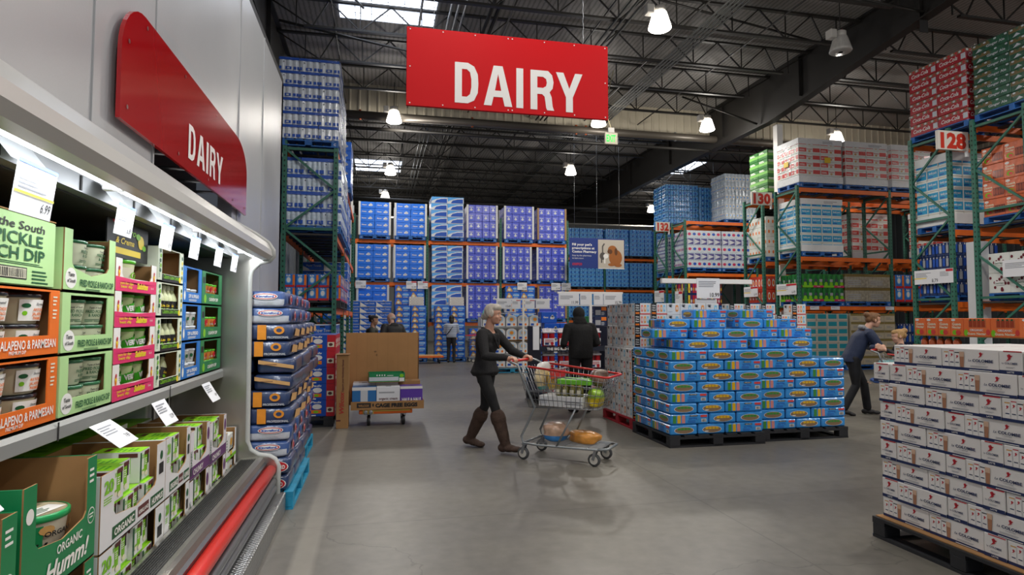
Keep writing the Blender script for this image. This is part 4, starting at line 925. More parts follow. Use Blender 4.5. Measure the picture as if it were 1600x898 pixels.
def rack(name, label, posts, y0, y1, levels, hgt, along='x', holes=True, hollow=False, bays=None, loc=None):
    """one run of pallet racking: upright posts front and back, diagonal braces, orange beams, decks"""
    o = loc or ((posts[0], y0, 0) if along == 'x' else (y0, posts[0], 0))
    t = thing(name, label, 'pallet rack', o)
    def W(a, c, z): return (a, c, z) if along == 'x' else (c, a, z)
    pm = MB(); s = .04; pm.box(-s, -s, 0, s, s, hgt, M_RACKG); pm.box(-s-.01, -s-.01, 0, s+.01, s+.01, .012, M_RACKG)
    if holes:
        for i in range(int(hgt/.1)):
            for F in (front(0, -s, 0), leftf(-s, 0, 0), rightf(s, 0, 0)): pm.rect(F, -.012, .05+i*.1, .012, .085+i*.1, M_HOLE)
    pme = pm.mesh('post')
    for a in posts:
        for c in (y0, y1):
            q = W(a, c, 0); obj('post', pme, t, (q[0]-o[0], q[1]-o[1], 0))
        zs = [.15]+[.15+(hgt-.3)/6*i for i in range(1, 7)]
        for i, z in enumerate(zs):
            b = MB(); p0 = W(a, y0, z); p1 = W(a, y1, z); b.bar(p0, p1, .035, .05, M_RACKG)
            if i % 2 == 0 or i == 6: wpart('brace', b, t)
            if i < 6:
                b = MB(); e0, e1 = (y0, y1) if i % 2 == 0 else (y1, y0); b.bar(W(a, e0, z), W(a, e1, zs[i+1]), .035, .04, M_RACKG); wpart('brace', b, t)
    for a0, a1 in zip(posts, posts[1:]):
        for z in levels:
            for c in (y0, y1):
                b = MB(); b.bar(W(a0+.04, c, z-.06), W(a1-.04, c, z-.06), .05, .12, M_RACKO); b.bar(W(a0+.041, c, z-.082), W(a0+.1, c, z-.082), .058, .16, M_RACKO); b.bar(W(a1-.1, c, z-.082), W(a1-.041, c, z-.082), .058, .16, M_RACKO); wpart('beam', b, t)
            b = MB()
            for i in range(6):
                q = a0+.1+(a1-a0-.2)*i/5; b.bar(W(q, y0, z-.03), W(q, y1, z-.03), .18, .03, M_DECK)
            wpart('deck', b, t)
    return t
def placard(F, w, h, price, label, red=False, t=.006, group=None, cat='price sign', name='price_sign', yellow=False):
    b = MB(); b.plate(F, [(0, 0), (w, 0), (w, h), (0, h)], t, M_PAPER)
    if price: b.text(F, price, w*.95, h*.1, h*.26, M_INK, al='r', bold=.0, e=t+.002, xs=.8)
    b.lines(F, w*.06, h*.5, w*.7, h*.85, 4, M_GREYINK, t+.001)
    if red: b.rect(F, w*.5, h*.8, w, h*.97, I_RED, t+.0015)
    if yellow: b.rect(F, 0, h*.38, w*.5, h*.45, I_YEL, t+.0015)
    o = F.o; b.v = [(x-o.x, y-o.y, z-o.z) for x, y, z in b.v]
    return solo(name, b, label, cat, tuple(o), 0, group)

# printed faces ---------------------------------------------------------------------------------
W_BLUE = wrapped('bright_blue', '1273e8'); W_WHITE = wrapped('white', 'd9dde2'); W_VIO = wrapped('violet_blue', '4a58cc'); W_BEAR = wrapped('pack_blue', '1862cc'); W_WATER = wrapped('water_blue', '4d9ad8', var=.3); W_RED = wrapped('cola_red', 'b00d22'); W_GREEN = wrapped('deep_green', '15563a', var=.4); W_ORG = wrapped('nectar_orange', 'd86a3f'); W_DBLUE = wrapped('dark_blue', '1e3668', var=.3); W_BRN = wrapped('taupe', 'a39b88', var=.3); W_LGREEN = wrapped('bottle_green', '1d7a2c', var=.4); W_PWHITE = wrapped('cool_white', 'c5d2de', var=.2); W_TIDE = wrapped('mid_blue', '2a70c4', var=.2)
I_LBLUE = mat('ink_light_blue', '5aa6ea', rough=.4, coat=.4); I_DBLUE = mat('ink_deep_blue', '1650b4', rough=.4, coat=.4); I_SILV = mat('ink_silver', 'c9cdd2', rough=.35, coat=.4); I_CYAN = mat('ink_cyan', '1f9fd0', rough=.4, coat=.3); I_CORAL = mat('ink_coral', 'd8453f', rough=.4, coat=.3); I_MAG = mat('ink_magenta', 'c02a5a', rough=.4, coat=.3)
def aT_tp(b, F, w, h):
    b.rect(F, 0, h*.8, w, h*1.0, I_DBLUE, .002)
    for a, c in ((.0, .12), (.32, .62), (.72, .86), (.9, 1)): b.rect(F, w*a, h*.08, w*c, h*.3, I_DBLUE, .003)
    b.rect(F, w*.4, h*.13, w*.52, h*.24, I_SILV, .0045); b.rect(F, w*.2, h*.62, w*.26, h*.68, I_BLK, .003)
def a_kleen(b, F, w, h):
    b.text(F, 'Kleenex', w*.3, h*.45, h*.17, M_WHITE, w=w*.32, bold=.03, shear=.2); b.oval(F, w*.72, h*.5, w*.14, h*.16, I_SILV, .002, 12); b.oval(F, w*.72, h*.64, w*.07, h*.12, I_SILV, .002, 10); b.oval(F, w*.62, h*.46, w*.05, h*.1, M_WHITE, .003, 8)
def a_vio(b, F, w, h):
    b.text(F, 'Kleenex', w*.5, h*.66, h*.13, I_SILV, w=w*.6, bold=.03, shear=.2); b.oval(F, w*.5, h*.38, w*.2, h*.12, I_SILV, .002, 10); b.oval(F, w*.5, h*.5, w*.1, h*.12, I_SILV, .002, 8); b.rect(F, w*.3, h*.1, w*.7, h*.16, I_DBLUE, .002)
def a_towel(b, F, w, h):
    b.poly(F, [(0, h), (0, h*.35), (w*.25, h*.62), (w*.6, h*.86), (w, h*.92), (w, h)], I_LBLUE, .002); b.poly(F, [(w*.18, h*.1), (w*.95, h*.1), (w*.95, h*.75), (w*.6, h*.7), (w*.3, h*.5)], I_DBLUE, .003)
    b.text(F, 'Bath Tissue', w*.6, h*.35, h*.2, I_SILV, w=w*.55, bold=.02)
def a_bear(b, F, w, h):
    x = w*.26
    b.poly(F, [(x-w*.2, h*.12), (x+w*.22, h*.1), (x+w*.2, h*.4), (x+w*.08, h*.7), (x+w*.03, h*.88), (x-w*.06, h*.9), (x-w*.1, h*.65), (x-w*.16, h*.4)], I_ALM, .002); b.oval(F, x, h*.4, w*.1, h*.2, I_CREAM, .003, 10)
    b.oval(F, w*.72, h*.55, w*.23, h*.27, I_LBLUE, .002, 14); b.text(F, 'Charmin', w*.72, h*.5, h*.2, M_WHITE, w=w*.38, bold=.02, shear=.2, e=.004); b.lines(F, w*.56, h*.12, w*.9, h*.26, 2, M_WHITE, .003)
def a_towel2(b, F, w, h):
    b.poly(F, [(0, 0), (0, h*.8), (w*.12, h*.55), (w*.4, h*.12), (w*.42, 0)], M_WHITE, .002); b.poly(F, [(0, h*.9), (w, h*.93), (w, h), (0, h)], M_WHITE, .002); b.text(F, 'Paper Towels', w*.6, h*.42, h*.24, I_SILV, w=w*.62, bold=.02); b.rect(F, w*.45, h*.76, w*.62, h*.86, I_BLK, .003)
def a_water(b, F, w, h):
    n = max(3, int(w/.1))
    for i in range(n): b.rect(F, w*(i+.15)/n, h*.3, w*(i+.85)/n, h*.62, I_DBLUE if i % 2 else I_LBLUE, .004); b.rect(F, w*(i+.4)/n, h*.86, w*(i+.6)/n, h*.95, M_WHITE, .004)
def a_tide(b, F, w, h):
    b.oval(F, w*.4, h*.55, w*.26, h*.28, I_LBLUE, .002, 14); b.oval(F, w*.4, h*.55, w*.17, h*.2, M_WHITE, .003, 14); b.rect(F, w*.76, h*.08, w*.97, h*.95, I_ORG, .002); b.rect(F, w*.05, 0, w*.95, h*.16, I_RED, .003); b.text(F, 'Bulk', w*.4, h*.82, h*.13, M_WHITE, w=w*.4, bold=.03)
def a_cola(b, F, w, h):
    b.rect(F, 0, h*.72, w, h*.97, mat('cola_case_tan', '8a6a4a', rough=.5), .002)
    for i in range(8): b.oval(F, w*(i+.5)/8, h*.84, w*.045, h*.1, I_RED if i % 2 else I_SILV, .003, 8)
    b.text(F, 'Coca-Cola', w*.42, h*.26, h*.34, M_WHITE, w=w*.62, bold=.02, shear=.3, e=.004); b.rect(F, w*.84, h*.15, w*.99, h*.62, I_SILV, .003)
def a_ale(b, F, w, h):
    b.rect(F, 0, h*.55, w*.5, h*.92, I_GOLD if 0 else mat('ink_olive', '6e5a2c', rough=.4, coat=.5), .002); b.poly(F, [(w*.1, h*.1), (w*.2, h*.45), (w*.3, h*.2)], I_SILV, .003); b.text(F, 'Ginger Ale', w*.65, h*.3, h*.25, I_SILV, w=w*.5, bold=.02)
    for i in range(7): b.oval(F, w*(i+.5)/7, h*.84, w*.04, h*.09, I_GRN if i % 2 else I_SILV, .003, 8)
def a_bluebox(b, F, w, h):
    b.rect(F, w*.04, h*.15, w*.96, h*.85, I_CYAN, .002); b.text(F, 'family pack', w*.5, h*.5, h*.2, M_WHITE, w=w*.7, bold=.02); b.rect(F, w*.1, h*.25, w*.5, h*.34, I_DBLUE, .003)
def a_redbox(b, F, w, h):
    b.rect(F, w*.02, h*.2, w*.36, h*.75, I_CORAL, .002); b.rect(F, w*.66, h*.2, w*.98, h*.75, I_CORAL, .002); b.text(F, 'Premium', w*.5, h*.5, h*.2, I_RED, w=w*.25, bold=.02, shear=.2); b.oval(F, w*.5, h*.3, w*.06, h*.14, I_ALM, .002, 8); b.lines(F, w*.05, h*.35, w*.33, h*.6, 2, M_WHITE, .003)
def a_soapW(b, F, w, h):
    for i in range(7): b.rect(F, w*(i+.12)/7, h*.12, w*(i+.88)/7, h*.85, I_SILV, .002); b.oval(F, w*(i+.5)/7, h*.5, w*.05, h*.2, I_DBLUE if i % 2 else I_MAG, .003, 8)
def a_soapP(b, F, w, h):
    for i in range(5): b.rect(F, w*(i+.06)/5, h*.1, w*(i+.94)/5, h*.9, mat('ink_dusk', '4c4a86', rough=.4, coat=.4), .002); b.poly(F, [(w*(i+.1)/5, h*.15), (w*(i+.9)/5, h*.5), (w*(i+.1)/5, h*.8)], I_SILV, .003)
def a_jug(b, F, w, h):
    for i in range(3): b.rect(F, w*(i+.1)/3, h*.2, w*(i+.9)/3, h*.62, M_WHITE, .004); b.rect(F, w*(i+.3)/3, h*.3, w*(i+.7)/3, h*.5, I_LBLUE, .005)
def a_seven(b, F, w, h):
    for i in range(4):
        b.rect(F, w*(i+.22)/4, h*.42, w*(i+.78)/4, h*.62, I_GRY if i % 2 else mat('ink_bottle_dark', '3d4a52', rough=.3, coat=.6), .004); b.oval(F, w*(i+.5)/4, h*.25, w*.08, h*.2, I_LIME, .003, 8); b.rect(F, w*(i+.38)/4, h*.62, w*(i+.62)/4, h*.9, I_GRN, .004)
    b.rect(F, 0, 0, w*.5, h*.16, I_LIME, .005); b.rect(F, w*.5, 0, w, h*.16, I_MAG, .005); b.text(F, 'lemon', w*.75, h*.05, h*.08, M_WHITE, e=.008)
def a_guava(b, F, w, h):
    b.rect(F, w*.5, h*.15, w*.97, h*.6, mat('ink_bottle_brown', '6b2a1e', rough=.25, coat=.6), .002)
    for i in range(4): b.oval(F, w*(.56+.115*i), h*.38, w*.05, h*.2, mat('ink_nectar', 'a4452a', rough=.25, coat=.6), .003, 8)
    b.text(F, 'Guava', w*.27, h*.62, h*.13, I_CREAM, w=w*.4, bold=.03); b.text(F, 'Nectar', w*.27, h*.47, h*.11, I_CREAM, w=w*.36, bold=.03); b.oval(F, w*.27, h*.25, w*.15, h*.14, I_LIME, .002, 10); b.oval(F, w*.3, h*.23, w*.1, h*.1, I_CORAL, .003, 10); b.oval(F, w*.15, h*.86, w*.1, h*.07, M_WHITE, .002, 10)
def a_cran(b, F, w, h):
    r = random.Random(3)
    for i in range(12): b.oval(F, w*r.uniform(.08, .92), h*r.uniform(.1, .9), w*.06, h*.08, mat('ink_berry', '6d1424', rough=.4), .002+.0005*i, 8)
    b.rect(F, w*.3, h*.4, w*.75, h*.6, M_WHITE, .012); b.text(F, 'berries', w*.52, h*.45, h*.1, I_GRN, e=.014)
def a_navy(b, F, w, h):
    for i in range(5): b.rect(F, w*(i+.15)/5, h*.2, w*(i+.85)/5, h*.8, I_GRY if (i % 2) else I_DBLUE, .004); b.rect(F, w*(i+.4)/5, h*.82, w*(i+.6)/5, h*.95, M_WHITE, .004)
def a_taupe(b, F, w, h):
    b.rect(F, 0, h*.8, w, h, mat('ink_bronze', '7d6a35', rough=.35, coat=.6), .002); b.lines(F, w*.1, h*.2, w*.8, h*.6, 3, I_GRY, .002)
def a_mixed(b, F, w, h):
    for i in range(5): b.rect(F, w*(i+.1)/5, h*.08, w*(i+.9)/5, h*.9, (I_YEL, I_PURP, I_RED, I_MAG, I_BRN)[i], .003); b.oval(F, w*(i+.5)/5, h*.4, w*.06, h*.15, M_WHITE if i % 2 else I_GOLD, .005, 8)
def a_redbag(b, F, w, h):
    for i in range(3): b.oval(F, w*(i+.5)/3, h*.5, w*.11, h*.3, M_WHITE, .003, 10); b.oval(F, w*(i+.5)/3, h*.5, w*.07, h*.18, I_ORG, .004, 8)
def a_green12(b, F, w, h):
    b.rect(F, 0, h*.3, w, h*.6, mat('ink_lime_pale', '6aa050', rough=.4, coat=.4), .002); b.lines(F, w*.1, h*.65, w*.8, h*.9, 2, M_WHITE, .003)
# ------------------------------------------------------------------ side rack beyond the cooler
PG = 'shrink-wrapped pallet loads in the racking'
rack('pallet_rack', 'tall green rack with diagonal braces standing beyond the cooler wall', [12.0, 14.75, 17.5, 20.25], -1.73, -.8, [1.7, 3.12, 4.76], 4.86, along='y')
def tp_art_side(b, F, w, h): aT_tp(b, F, w, h)
def tpc(w, d, h): return case('case', w, d, h, W_WHITE, aT_tp, aT_tp, g=.003, bump=max(3, round(w/.12)))
w, d, h = 1.1, 1.2, 1.55
c = tpc(w/3, d/3, h/6)
load('tall white and blue bath tissue load on top of the green side rack', -1.86, 11.95, 4.9, w, d, h, (3, 3, 6), [c], 'fr', film=True, filmpad=.03)
load('second bath tissue load on the side rack top, behind the first', -1.86, 13.3, 4.9, w, d, h-.2, (3, 3, 6), [tpc(w/3, d/3, (h-.2)/6)], 'r')
w, h = 1.12, 1.3
c2 = case('case', w/3, d/3, h/4, W_PWHITE, aT_tp, aT_tp, g=.003, bump=4)
load('clouded bath tissue load on the middle beam of the side rack', -1.82, 12.08, 3.27, w, d, h, (3, 3, 4), [c2], 'fr', film=True, filmpad=.02)
load('clouded bath tissue load behind on the middle beam of the side rack', -1.82, 13.35, 3.27, w, d, h, (3, 3, 4), [c2], 'r')
w, h = 1.45, .5
c3 = case('case', w/7, d/3, h/2, W_TIDE, a_tide, a_tide, g=.003)
load('small blue and orange detergent box load on the low beam of the side rack', -2.13, 12.08, 1.84, w, d, h, (7, 3, 2), [c3], 'fr', pal='black')
load('blue and orange detergent box load farther along the low beam of the side rack', -2.13, 13.4, 1.84, w, d, h, (7, 3, 2), [c3], 'r', pal='black')
w, h = 1.1, 1.0
cb2 = case('case', w/2, d/3, h/5, W_BEAR, a_towel2, a_towel2, g=.003)
load('blue paper towel load on the floor under the side rack', -1.86, 12.1, .14, w, d, 1.25, (2, 3, 5), [case('case', w/2, d/3, 1.25/5, W_BEAR, a_towel2, a_towel2, g=.003)], 'fr')
load('blue paper towel load deep in the side rack at beam height', -1.8, 15.0, 1.84, w, d, 1.0, (2, 3, 5), [cb2], 'fr')
load('blue tissue load deep in the side rack below the middle beam', -1.8, 15.0, 3.27, w, d, 1.0, (2, 3, 5), [cb2], 'fr')
load('blue tissue load farthest on top of the side rack', -1.8, 16.2, 4.9, w, d, 1.2, (2, 3, 5), [case('case', w/2, d/3, 1.2/5, W_BLUE, a_kleen, a_kleen, g=.003)], 'r')

# ------------------------------------------------------------------ back rack of tissue
rack('pallet_rack', 'long orange-beamed rack of tissue loads across the back of the aisle', [-2.35, -.82, 1.74, 4.44, 7.03], 22.0, 23.1, [1.35, 2.78, 4.3], 5.2, holes=True)
d = 1.0
def kl(w, h): return [case('case', w/2, d/2, h/5, W_BLUE, a_kleen, a_kleen, g=.003)]
def vi(w, h): return [case('case', w/4, d/4, h/4, W_VIO, a_vio, a_vio, g=.003)]
def tw(w, h, nz=6): return [case('case', w/2, d/2, h/nz, W_WHITE, a_towel, a_towel, g=.003)]
def br(w, h, nz=6): return [case('case', w/2, d/2, h/nz, W_BEAR, a_bear, a_bear, g=.003)]
M_PW = mat('white_corner_post', 'd5d6d4', rough=.5); M_PB = mat('brown_corner_post', '9a7a52', rough=.7)
z = 4.44
BAY = ('over the first bay from the cooler', 'next along', 'over the second bay from the cooler', 'third from the pharmacy banner', 'second from the pharmacy banner', 'beside the pharmacy banner')
load('blue tissue load on the top beam half hidden by the side rack', -2.0, 21.9, z, 1.1, d, 1.2, (2, 2, 5), kl(1.1, 1.2), 'f', posts=M_PW, group=PG)
load('bright blue tissue load on the top beam in the first full place', -.64, 21.9, z, 1.05, d, 1.18, (2, 2, 5), kl(1.05, 1.18), 'fl', posts=M_PW)
load('bright blue tissue load on the top beam in the second full place', .6, 21.9, z, 1.08, d, 1.17, (2, 2, 5), kl(1.08, 1.17), 'fl', posts=M_PW)
load('tallest load on the top beam, white packs with blue swooshes', 1.87, 21.9, z, 1.18, d, 1.46, (2, 2, 6), tw(1.18, 1.46), 'fl')
load('violet blue tissue load on the top beam beside the tallest load', 3.19, 21.9, z, 1.09, d, 1.22, (4, 4, 4), vi(1.09, 1.22), 'fl', posts=M_PW)
load('violet blue tissue load on the top beam, middle one of three', 4.59, 21.9, z, 1.07, d, 1.23, (4, 4, 4), vi(1.07, 1.23), 'fl', posts=M_PW)
load('violet blue tissue load with brown corner posts on the top beam end', 5.86, 21.9, z, 1.07, d, 1.19, (4, 4, 4), vi(1.07, 1.19), 'fl', posts=M_PB)
z = 2.93
load('blue tissue load on the middle beam half hidden by the side rack', -2.0, 21.9, z, 1.1, d, 1.2, (2, 2, 5), kl(1.1, 1.2), 'f', posts=M_PW)
load('hazy blue tissue load on the middle beam in the first full place', -.73, 21.9, z, 1.14, d, 1.18, (2, 2, 5), kl(1.14, 1.18), 'fl', posts=M_PW)
load('blue tissue load on the middle beam in the second full place', .58, 21.9, z, 1.07, d, 1.18, (2, 2, 5), kl(1.08, 1.18), 'fl', posts=M_PW)
load('white and blue pack load on the middle beam below the tallest load', 1.9, 21.9, z, 1.13, d, 1.2, (2, 2, 6), tw(1.13, 1.2), 'fl')
load('violet blue tissue load on the middle beam beside the white packs', 3.19, 21.9, z, 1.09, d, 1.22, (4, 4, 4), vi(1.09, 1.22), 'fl', posts=M_PW)
load('violet blue tissue load on the middle beam, middle one of three', 4.54, 21.9, z, 1.03, d, 1.22, (4, 4, 4), vi(1.03, 1.22), 'fl', posts=M_PW)
load('violet blue tissue load with a grey top on the middle beam end', 5.83, 21.9, z, 1.1, d, 1.22, (4, 4, 4), vi(1.1, 1.22), 'fl', posts=M_PW)
z = 1.5
load('blue tissue load on the low beam half hidden by the side rack', -2.0, 21.9, z, 1.1, d, 1.2, (2, 2, 5), kl(1.1, 1.2), 'f', posts=M_PW)
load('blue tissue load on the low beam above the paper towel stack', -.68, 21.9, z, 1.05, d, 1.18, (2, 2, 5), kl(1.05, 1.18), 'fl', posts=M_PW)
load('blue load with tan figures on the low beam behind the couple', .6, 21.9, z, 1.05, d, 1.18, (2, 2, 5), br(1.05, 1.18, 5), 'fl')
load('white and blue pack load on the low beam behind the person in grey', 1.9, 21.9, z, 1.1, d, 1.2, (2, 2, 5), tw(1.1, 1.2, 5), 'fl')
load('hazy violet tissue load on the low beam above the woman in black', 3.19, 21.9, z, 1.14, d, 1.2, (4, 4, 4), vi(1.14, 1.2), 'fl', posts=M_PW)
load('blue load with tan figures on the low beam above the soap display', 4.61, 21.9, z, 1.12, d, 1.2, (2, 2, 5), br(1.12, 1.2, 5), 'fl')
load('violet blue tissue load on the low beam end by the banner', 5.86, 21.9, z, 1.07, d, 1.2, (4, 4, 4), vi(1.07, 1.2), 'fl', posts=M_PB)
# packs stacked on the floor in front: each pack lifts away
def packs(x, y, z0, nx, nz, w, dd, h, me, name, what, where, group, cat='tissue pack', ny=1, skip=()):
    for k in range(nz):
        for i in range(nx):
            if (i, k) in skip: continue
            tag(obj(name, me, None, (x+i*w+rnd.uniform(-.008, .008), y+rnd.uniform(-.012, .012), z0+k*h)), f'{what}, {ORD[k]} layer, {NTH[i]} column {where}', cat, group)
pw = .56; hh = .196
me = case('paper_towel_pack', .522, .5, hh, W_BEAR, a_towel2, a_towel2, g=.004)
packs(-1.1, 21.25, .14, 3, 10, .53, .5, hh, me, 'paper_towel_pack', 'blue and white paper towel pack', 'beside the couple', 'paper towel packs stacked on the floor')
pallet(-1.1, 21.2, 0, 1.6, .7, 'blue', 'blue pallet under the paper towel stack at the back')
me = case('tissue_pack', .53, .5, .2, W_BEAR, a_bear, a_bear, g=.004)
packs(.6, 21.25, .14, 2, 9, .54, .5, .2, me, 'tissue_pack', 'blue pack with tan figure', 'behind the couple', 'tissue packs in the first floor stack')
pallet(.6, 21.2, 0, 1.1, .7, 'blue', 'blue pallet under the first stack of blue tissue packs')
packs(1.96, 21.25, .14, 2, 9, .54, .5, .2, me, 'tissue_pack', 'blue pack with tan figure', 'behind the grey puffer', 'tissue packs in the second floor stack')
pallet(1.96, 21.2, 0, 1.1, .7, 'blue', 'blue pallet under the second stack of blue tissue packs')
packs(3.2, 21.4, .14, 2, 5, .54, .5, .2, me, 'tissue_pack', 'blue pack with tan figure', 'of the low stack', 'tissue packs in the low floor stack')
pallet(3.2, 21.35, 0, 1.1, .58, 'blue', 'blue pallet under the low stack of tissue packs')
M_DOT = mat('dotted_card', 'e6e4df', rough=.6)
for i, (x, lab) in enumerate(((1.1, 'white dotted box on top of the first tissue stack'), (2.5, 'white dotted box on top of the second tissue stack'))):
    b = MB(); b.cbox(0, 0, 0, .5, .4, .3, M_DOT, .005); F = front(0, 0, 0)
    for r_ in range(6):
        for c_ in range(9): b.oval(F, .05+.05*c_+(.025 if r_ % 2 else 0), .03+.048*r_, .013, .013, I_BRN, .002, 6)
    solo('display_box', b, lab, 'box', (x-.02, 21.27, 1.9 if 0 else 1.942))
# price cards on the beams
for x, lab in ((-.75, 'white price card on the beam above the blue tissue low load'), (1.0, 'white price card with a red word on the beam above the tan-figure packs'), (1.4, 'plain white price card beside the one with a red word'), (5.05, 'white price card on the beam above the soap display'), (6.35, 'white price card on the back beam near the banner'), (6.75, 'white price card at the very end of the back beam')):
    placard(front(x, 21.86, 2.55), .36, .27, '15.99', lab, red='red' in lab)

# ------------------------------------------------------------------ water rack behind the banner
rack('pallet_rack', 'far rack full of blue water loads behind the pharmacy banner', [8.9, 11.62, 14.45, 17.2], 30.0, 31.1, [1.4, 3.0, 4.65], 4.9, holes=False)
wm = [case('case', 1.28/3, d/3, 1.4/6, W_WATER, a_water, a_water, g=.003, bump=4)]
wm2 = [case('case', 1.28/3, d/3, 1.28/6, W_WATER, a_water, a_water, g=.003, bump=4)]
for k, (z, h_, ms_) in enumerate(((1.545, 1.28, wm2), (3.145, 1.28, wm2), (4.795, 1.4, wm))):
    for j, x in enumerate((8.97, 10.27, 11.7, 13.05, 14.55)):
        load(f'blue bottled water load on the {("low","middle","top")[k]} beam of the far rack, {NTH[j]} place along', x, 29.95, z, 1.28, d, h_, (3, 3, 6), ms_, 'fl', pal='black', group='blue water loads on the far rack', palabel=f'black pallet under the {NTH[j]} water load, {("low","middle","top")[k]} beam of the far rack')
b = MB(); F = front(6.84, 21.1, 3.33)
E_ = Fr((6.82, 21.1, 3.34), (1, 0, 0), (0, 0, 1))
b.plate(E_, [(0, 0), (2.14, -.02), (2.14, 1.1), (0, 1.1)], .02, mat('banner_blue', '16317a', rough=.45)); bn = thing('hanging_banner', 'blue pharmacy banner with a puppy and kitten picture hanging at the tissue rack end', 'banner', (6.82, 21.1, 3.34))
b.v = [(x-6.82, y-21.1, z-3.34) for x, y, z in b.v]; part('banner_panel', b, bn)
F = front(0, -.02, 0); b = MB()
for i, s in enumerate(("Fill your pet's", 'prescriptions at', 'Costco Pharmacy')): b.text(F, s, .1, .82-.13*i, .085, M_WHITE, al='l', bold=.03, w=(.76, .86, .94)[i])
for i, s in enumerate(('Stop by the pharmacy', 'to learn more.')): b.text(F, s, .1, .43-.1*i, .055, M_WHITE, al='l', w=(.74, .45)[i], bold=.0)
b.text(F, 'COSTCO', .1, .1, .08, I_RED, al='l', w=.38, bold=.05, shear=.15); part('banner_lettering', b, bn)
b = MB(); b.rect(F, 1.1, .0, 2.12, 1.06, mat('banner_photo_grey', 'b9b1a5', rough=.5), .003)
dg = mat('puppy_brown', '9a5a22', rough=.6); dg2 = mat('puppy_dark', '5b3414', rough=.6); kt = mat('kitten_grey', '4f4a48', rough=.6)
b.oval(F, 1.78, .4, .26, .3, dg, .005, 18); b.oval(F, 1.66, .68, .18, .17, dg, .006, 16); b.oval(F, 1.56, .62, .1, .09, dg2, .007, 12); b.oval(F, 1.8, .62, .06, .14, dg2, .0075, 12); b.oval(F, 1.62, .14, .14, .06, dg, .007, 12); b.oval(F, 1.88, .12, .15, .07, dg, .007, 12)
b.oval(F, 1.28, .45, .12, .14, kt, .005, 14); b.oval(F, 1.4, .45, .1, .09, M_WHITE, .006, 12); b.rect(F, 1.21, .2, 1.26, .45, kt, .006); b.rect(F, 1.33, .18, 1.38, .45, M_WHITE, .007); b.poly(F, [(1.25, .55), (1.3, .55), (1.3, .8), (1.37, .9), (1.33, .93), (1.25, .82)], kt, .006); b.rect(F, .92+.18, -.02, 2.14, .0, M_WHITE, .004)
part('banner_picture', b, bn)
b = MB()
for a in (.2, 1.07, 1.95): b.tube([(a, 0, 1.1), (a, 0, 5.0)], .006, M_GALV, 5)
part('hanging_wire', b, bn)

# ------------------------------------------------------------------ numbered racks across the aisles
RX0 = 12.0
POSTS = [RX0, 15.2, 18.4, 21.6]
rack('pallet_rack', 'rack end with sign 128, the row away from the window', POSTS, 10.6, 11.55, [1.85, 3.4, 5.5], 5.6) ['label'] = 'rear green rack row under the sign one hundred twenty eight, below the red cola'
rack('pallet_rack', 'front green rack row under the tall green soda load', POSTS, 9.0, 10.05, [1.85, 3.4, 5.5], 5.6)
rack('pallet_rack', 'front rack row with white trays beside the steel column', POSTS, 15.46, 16.45, [1.86, 3.3, 5.34], 5.4)
rack('pallet_rack', 'rear rack row of the sign one hundred thirty, behind the column', POSTS, 17.1, 18.08, [1.86, 3.3, 5.34], 5.4)
rack('pallet_rack', 'front rack row with stacked soap boxes under the tall white load', POSTS, 22.13, 23.2, [1.86, 3.3, 5.4], 5.45)
rack('pallet_rack', 'rear rack row holding the blue water on its top beam', POSTS, 23.75, 24.8, [1.86, 3.3, 5.4], 5.45)
for nm, x, y, z, wd in (('128', 11.36, 10.3, 5.02, .78), ('130', 11.38, 16.78, 5.05, .72), ('132', 11.4, 23.48, 5.15, .62)):
    b = MB(); F = front(0, -.03, 0)
    b.box(0, -.03, 0, wd, .03, .4, mat('sign_cream', 'dedad0', rough=.45)); b.text(F, nm, wd*.5, .045, .31, mat('sign_number_red', 'c8331f', rough=.5), w=wd*.84, bold=.05); b.box(wd-.05, -.02, -.12, wd+.0, .02, 0, M_PAPER); b.bar((wd, 0, .3), (12.0-x, 0, .3), .03, .03, M_RACKG)
    solo('aisle_sign', b, {'128': 'white aisle sign with red number one two eight under the cola load', '130': 'white aisle sign with red number one three zero beside the column', '132': 'white aisle sign with red number one three two under the blue water'}[nm], 'aisle sign', (x, y, z))
# 128
dd = 1.4
load('red cola case load on top of the rack over its aisle sign', 12.0, 10.14, 5.66, 1.2, dd, 1.53, (2, 2, 6), [case('case', .6, dd/2, 1.53/6, W_RED, a_cola, a_cola, g=.003)], 'fl', film=True)
load('dark green ginger ale load on the rack top beside the red cola', 12.0, 8.5, 5.68, 1.2, 1.5, 1.45, (2, 2, 7), [case('case', .6, .75, 1.45/7, W_GREEN, a_ale, a_ale, g=.003)], 'fl', film=True, filmpad=.02)
load('white trays of blue cartons behind the green brace below the aisle sign', 12.07, 10.65, 3.55, 1.3, .86, 1.55, (4, 3, 6), [case('case', 1.3/4, .86/3, 1.55/6, M_CARTW, a_bluebox, a_bluebox, g=.003)], 'fl', tray=.22)
load('navy bottle load on the low beam behind the price card', 12.07, 10.65, 2.0, 1.2, .84, 1.15, (2, 2, 4), [case('case', .6, .42, 1.15/4, W_DBLUE, a_navy, a_navy, g=.003, bump=5)], 'fl', tray=None)
load('orange guava carton load on the middle beam beyond the braces', 12.07, 8.6, 3.55, 1.3, 1.35, 1.4, (3, 3, 4), [case('case', 1.3/3, .45, .35, W_ORG, a_guava, a_guava, g=.003)], 'fl', film=False)
load('white berry carton load on the low beam behind the farther price card', 12.07, 8.6, 2.0, 1.3, 1.3, .8, (3, 3, 2), [case('case', 1.3/3, 1.3/3, .4, M_CARTW, a_cran, a_cran, g=.003)], 'fl')
b = MB(); b.cbox(0, 0, 0, .25, .3, 3.1, M_PAPER, .01); solo('shelf_divider_carton', b, 'tall narrow white carton standing between the two rack rows', 'carton', (12.15, 10.13, 0))
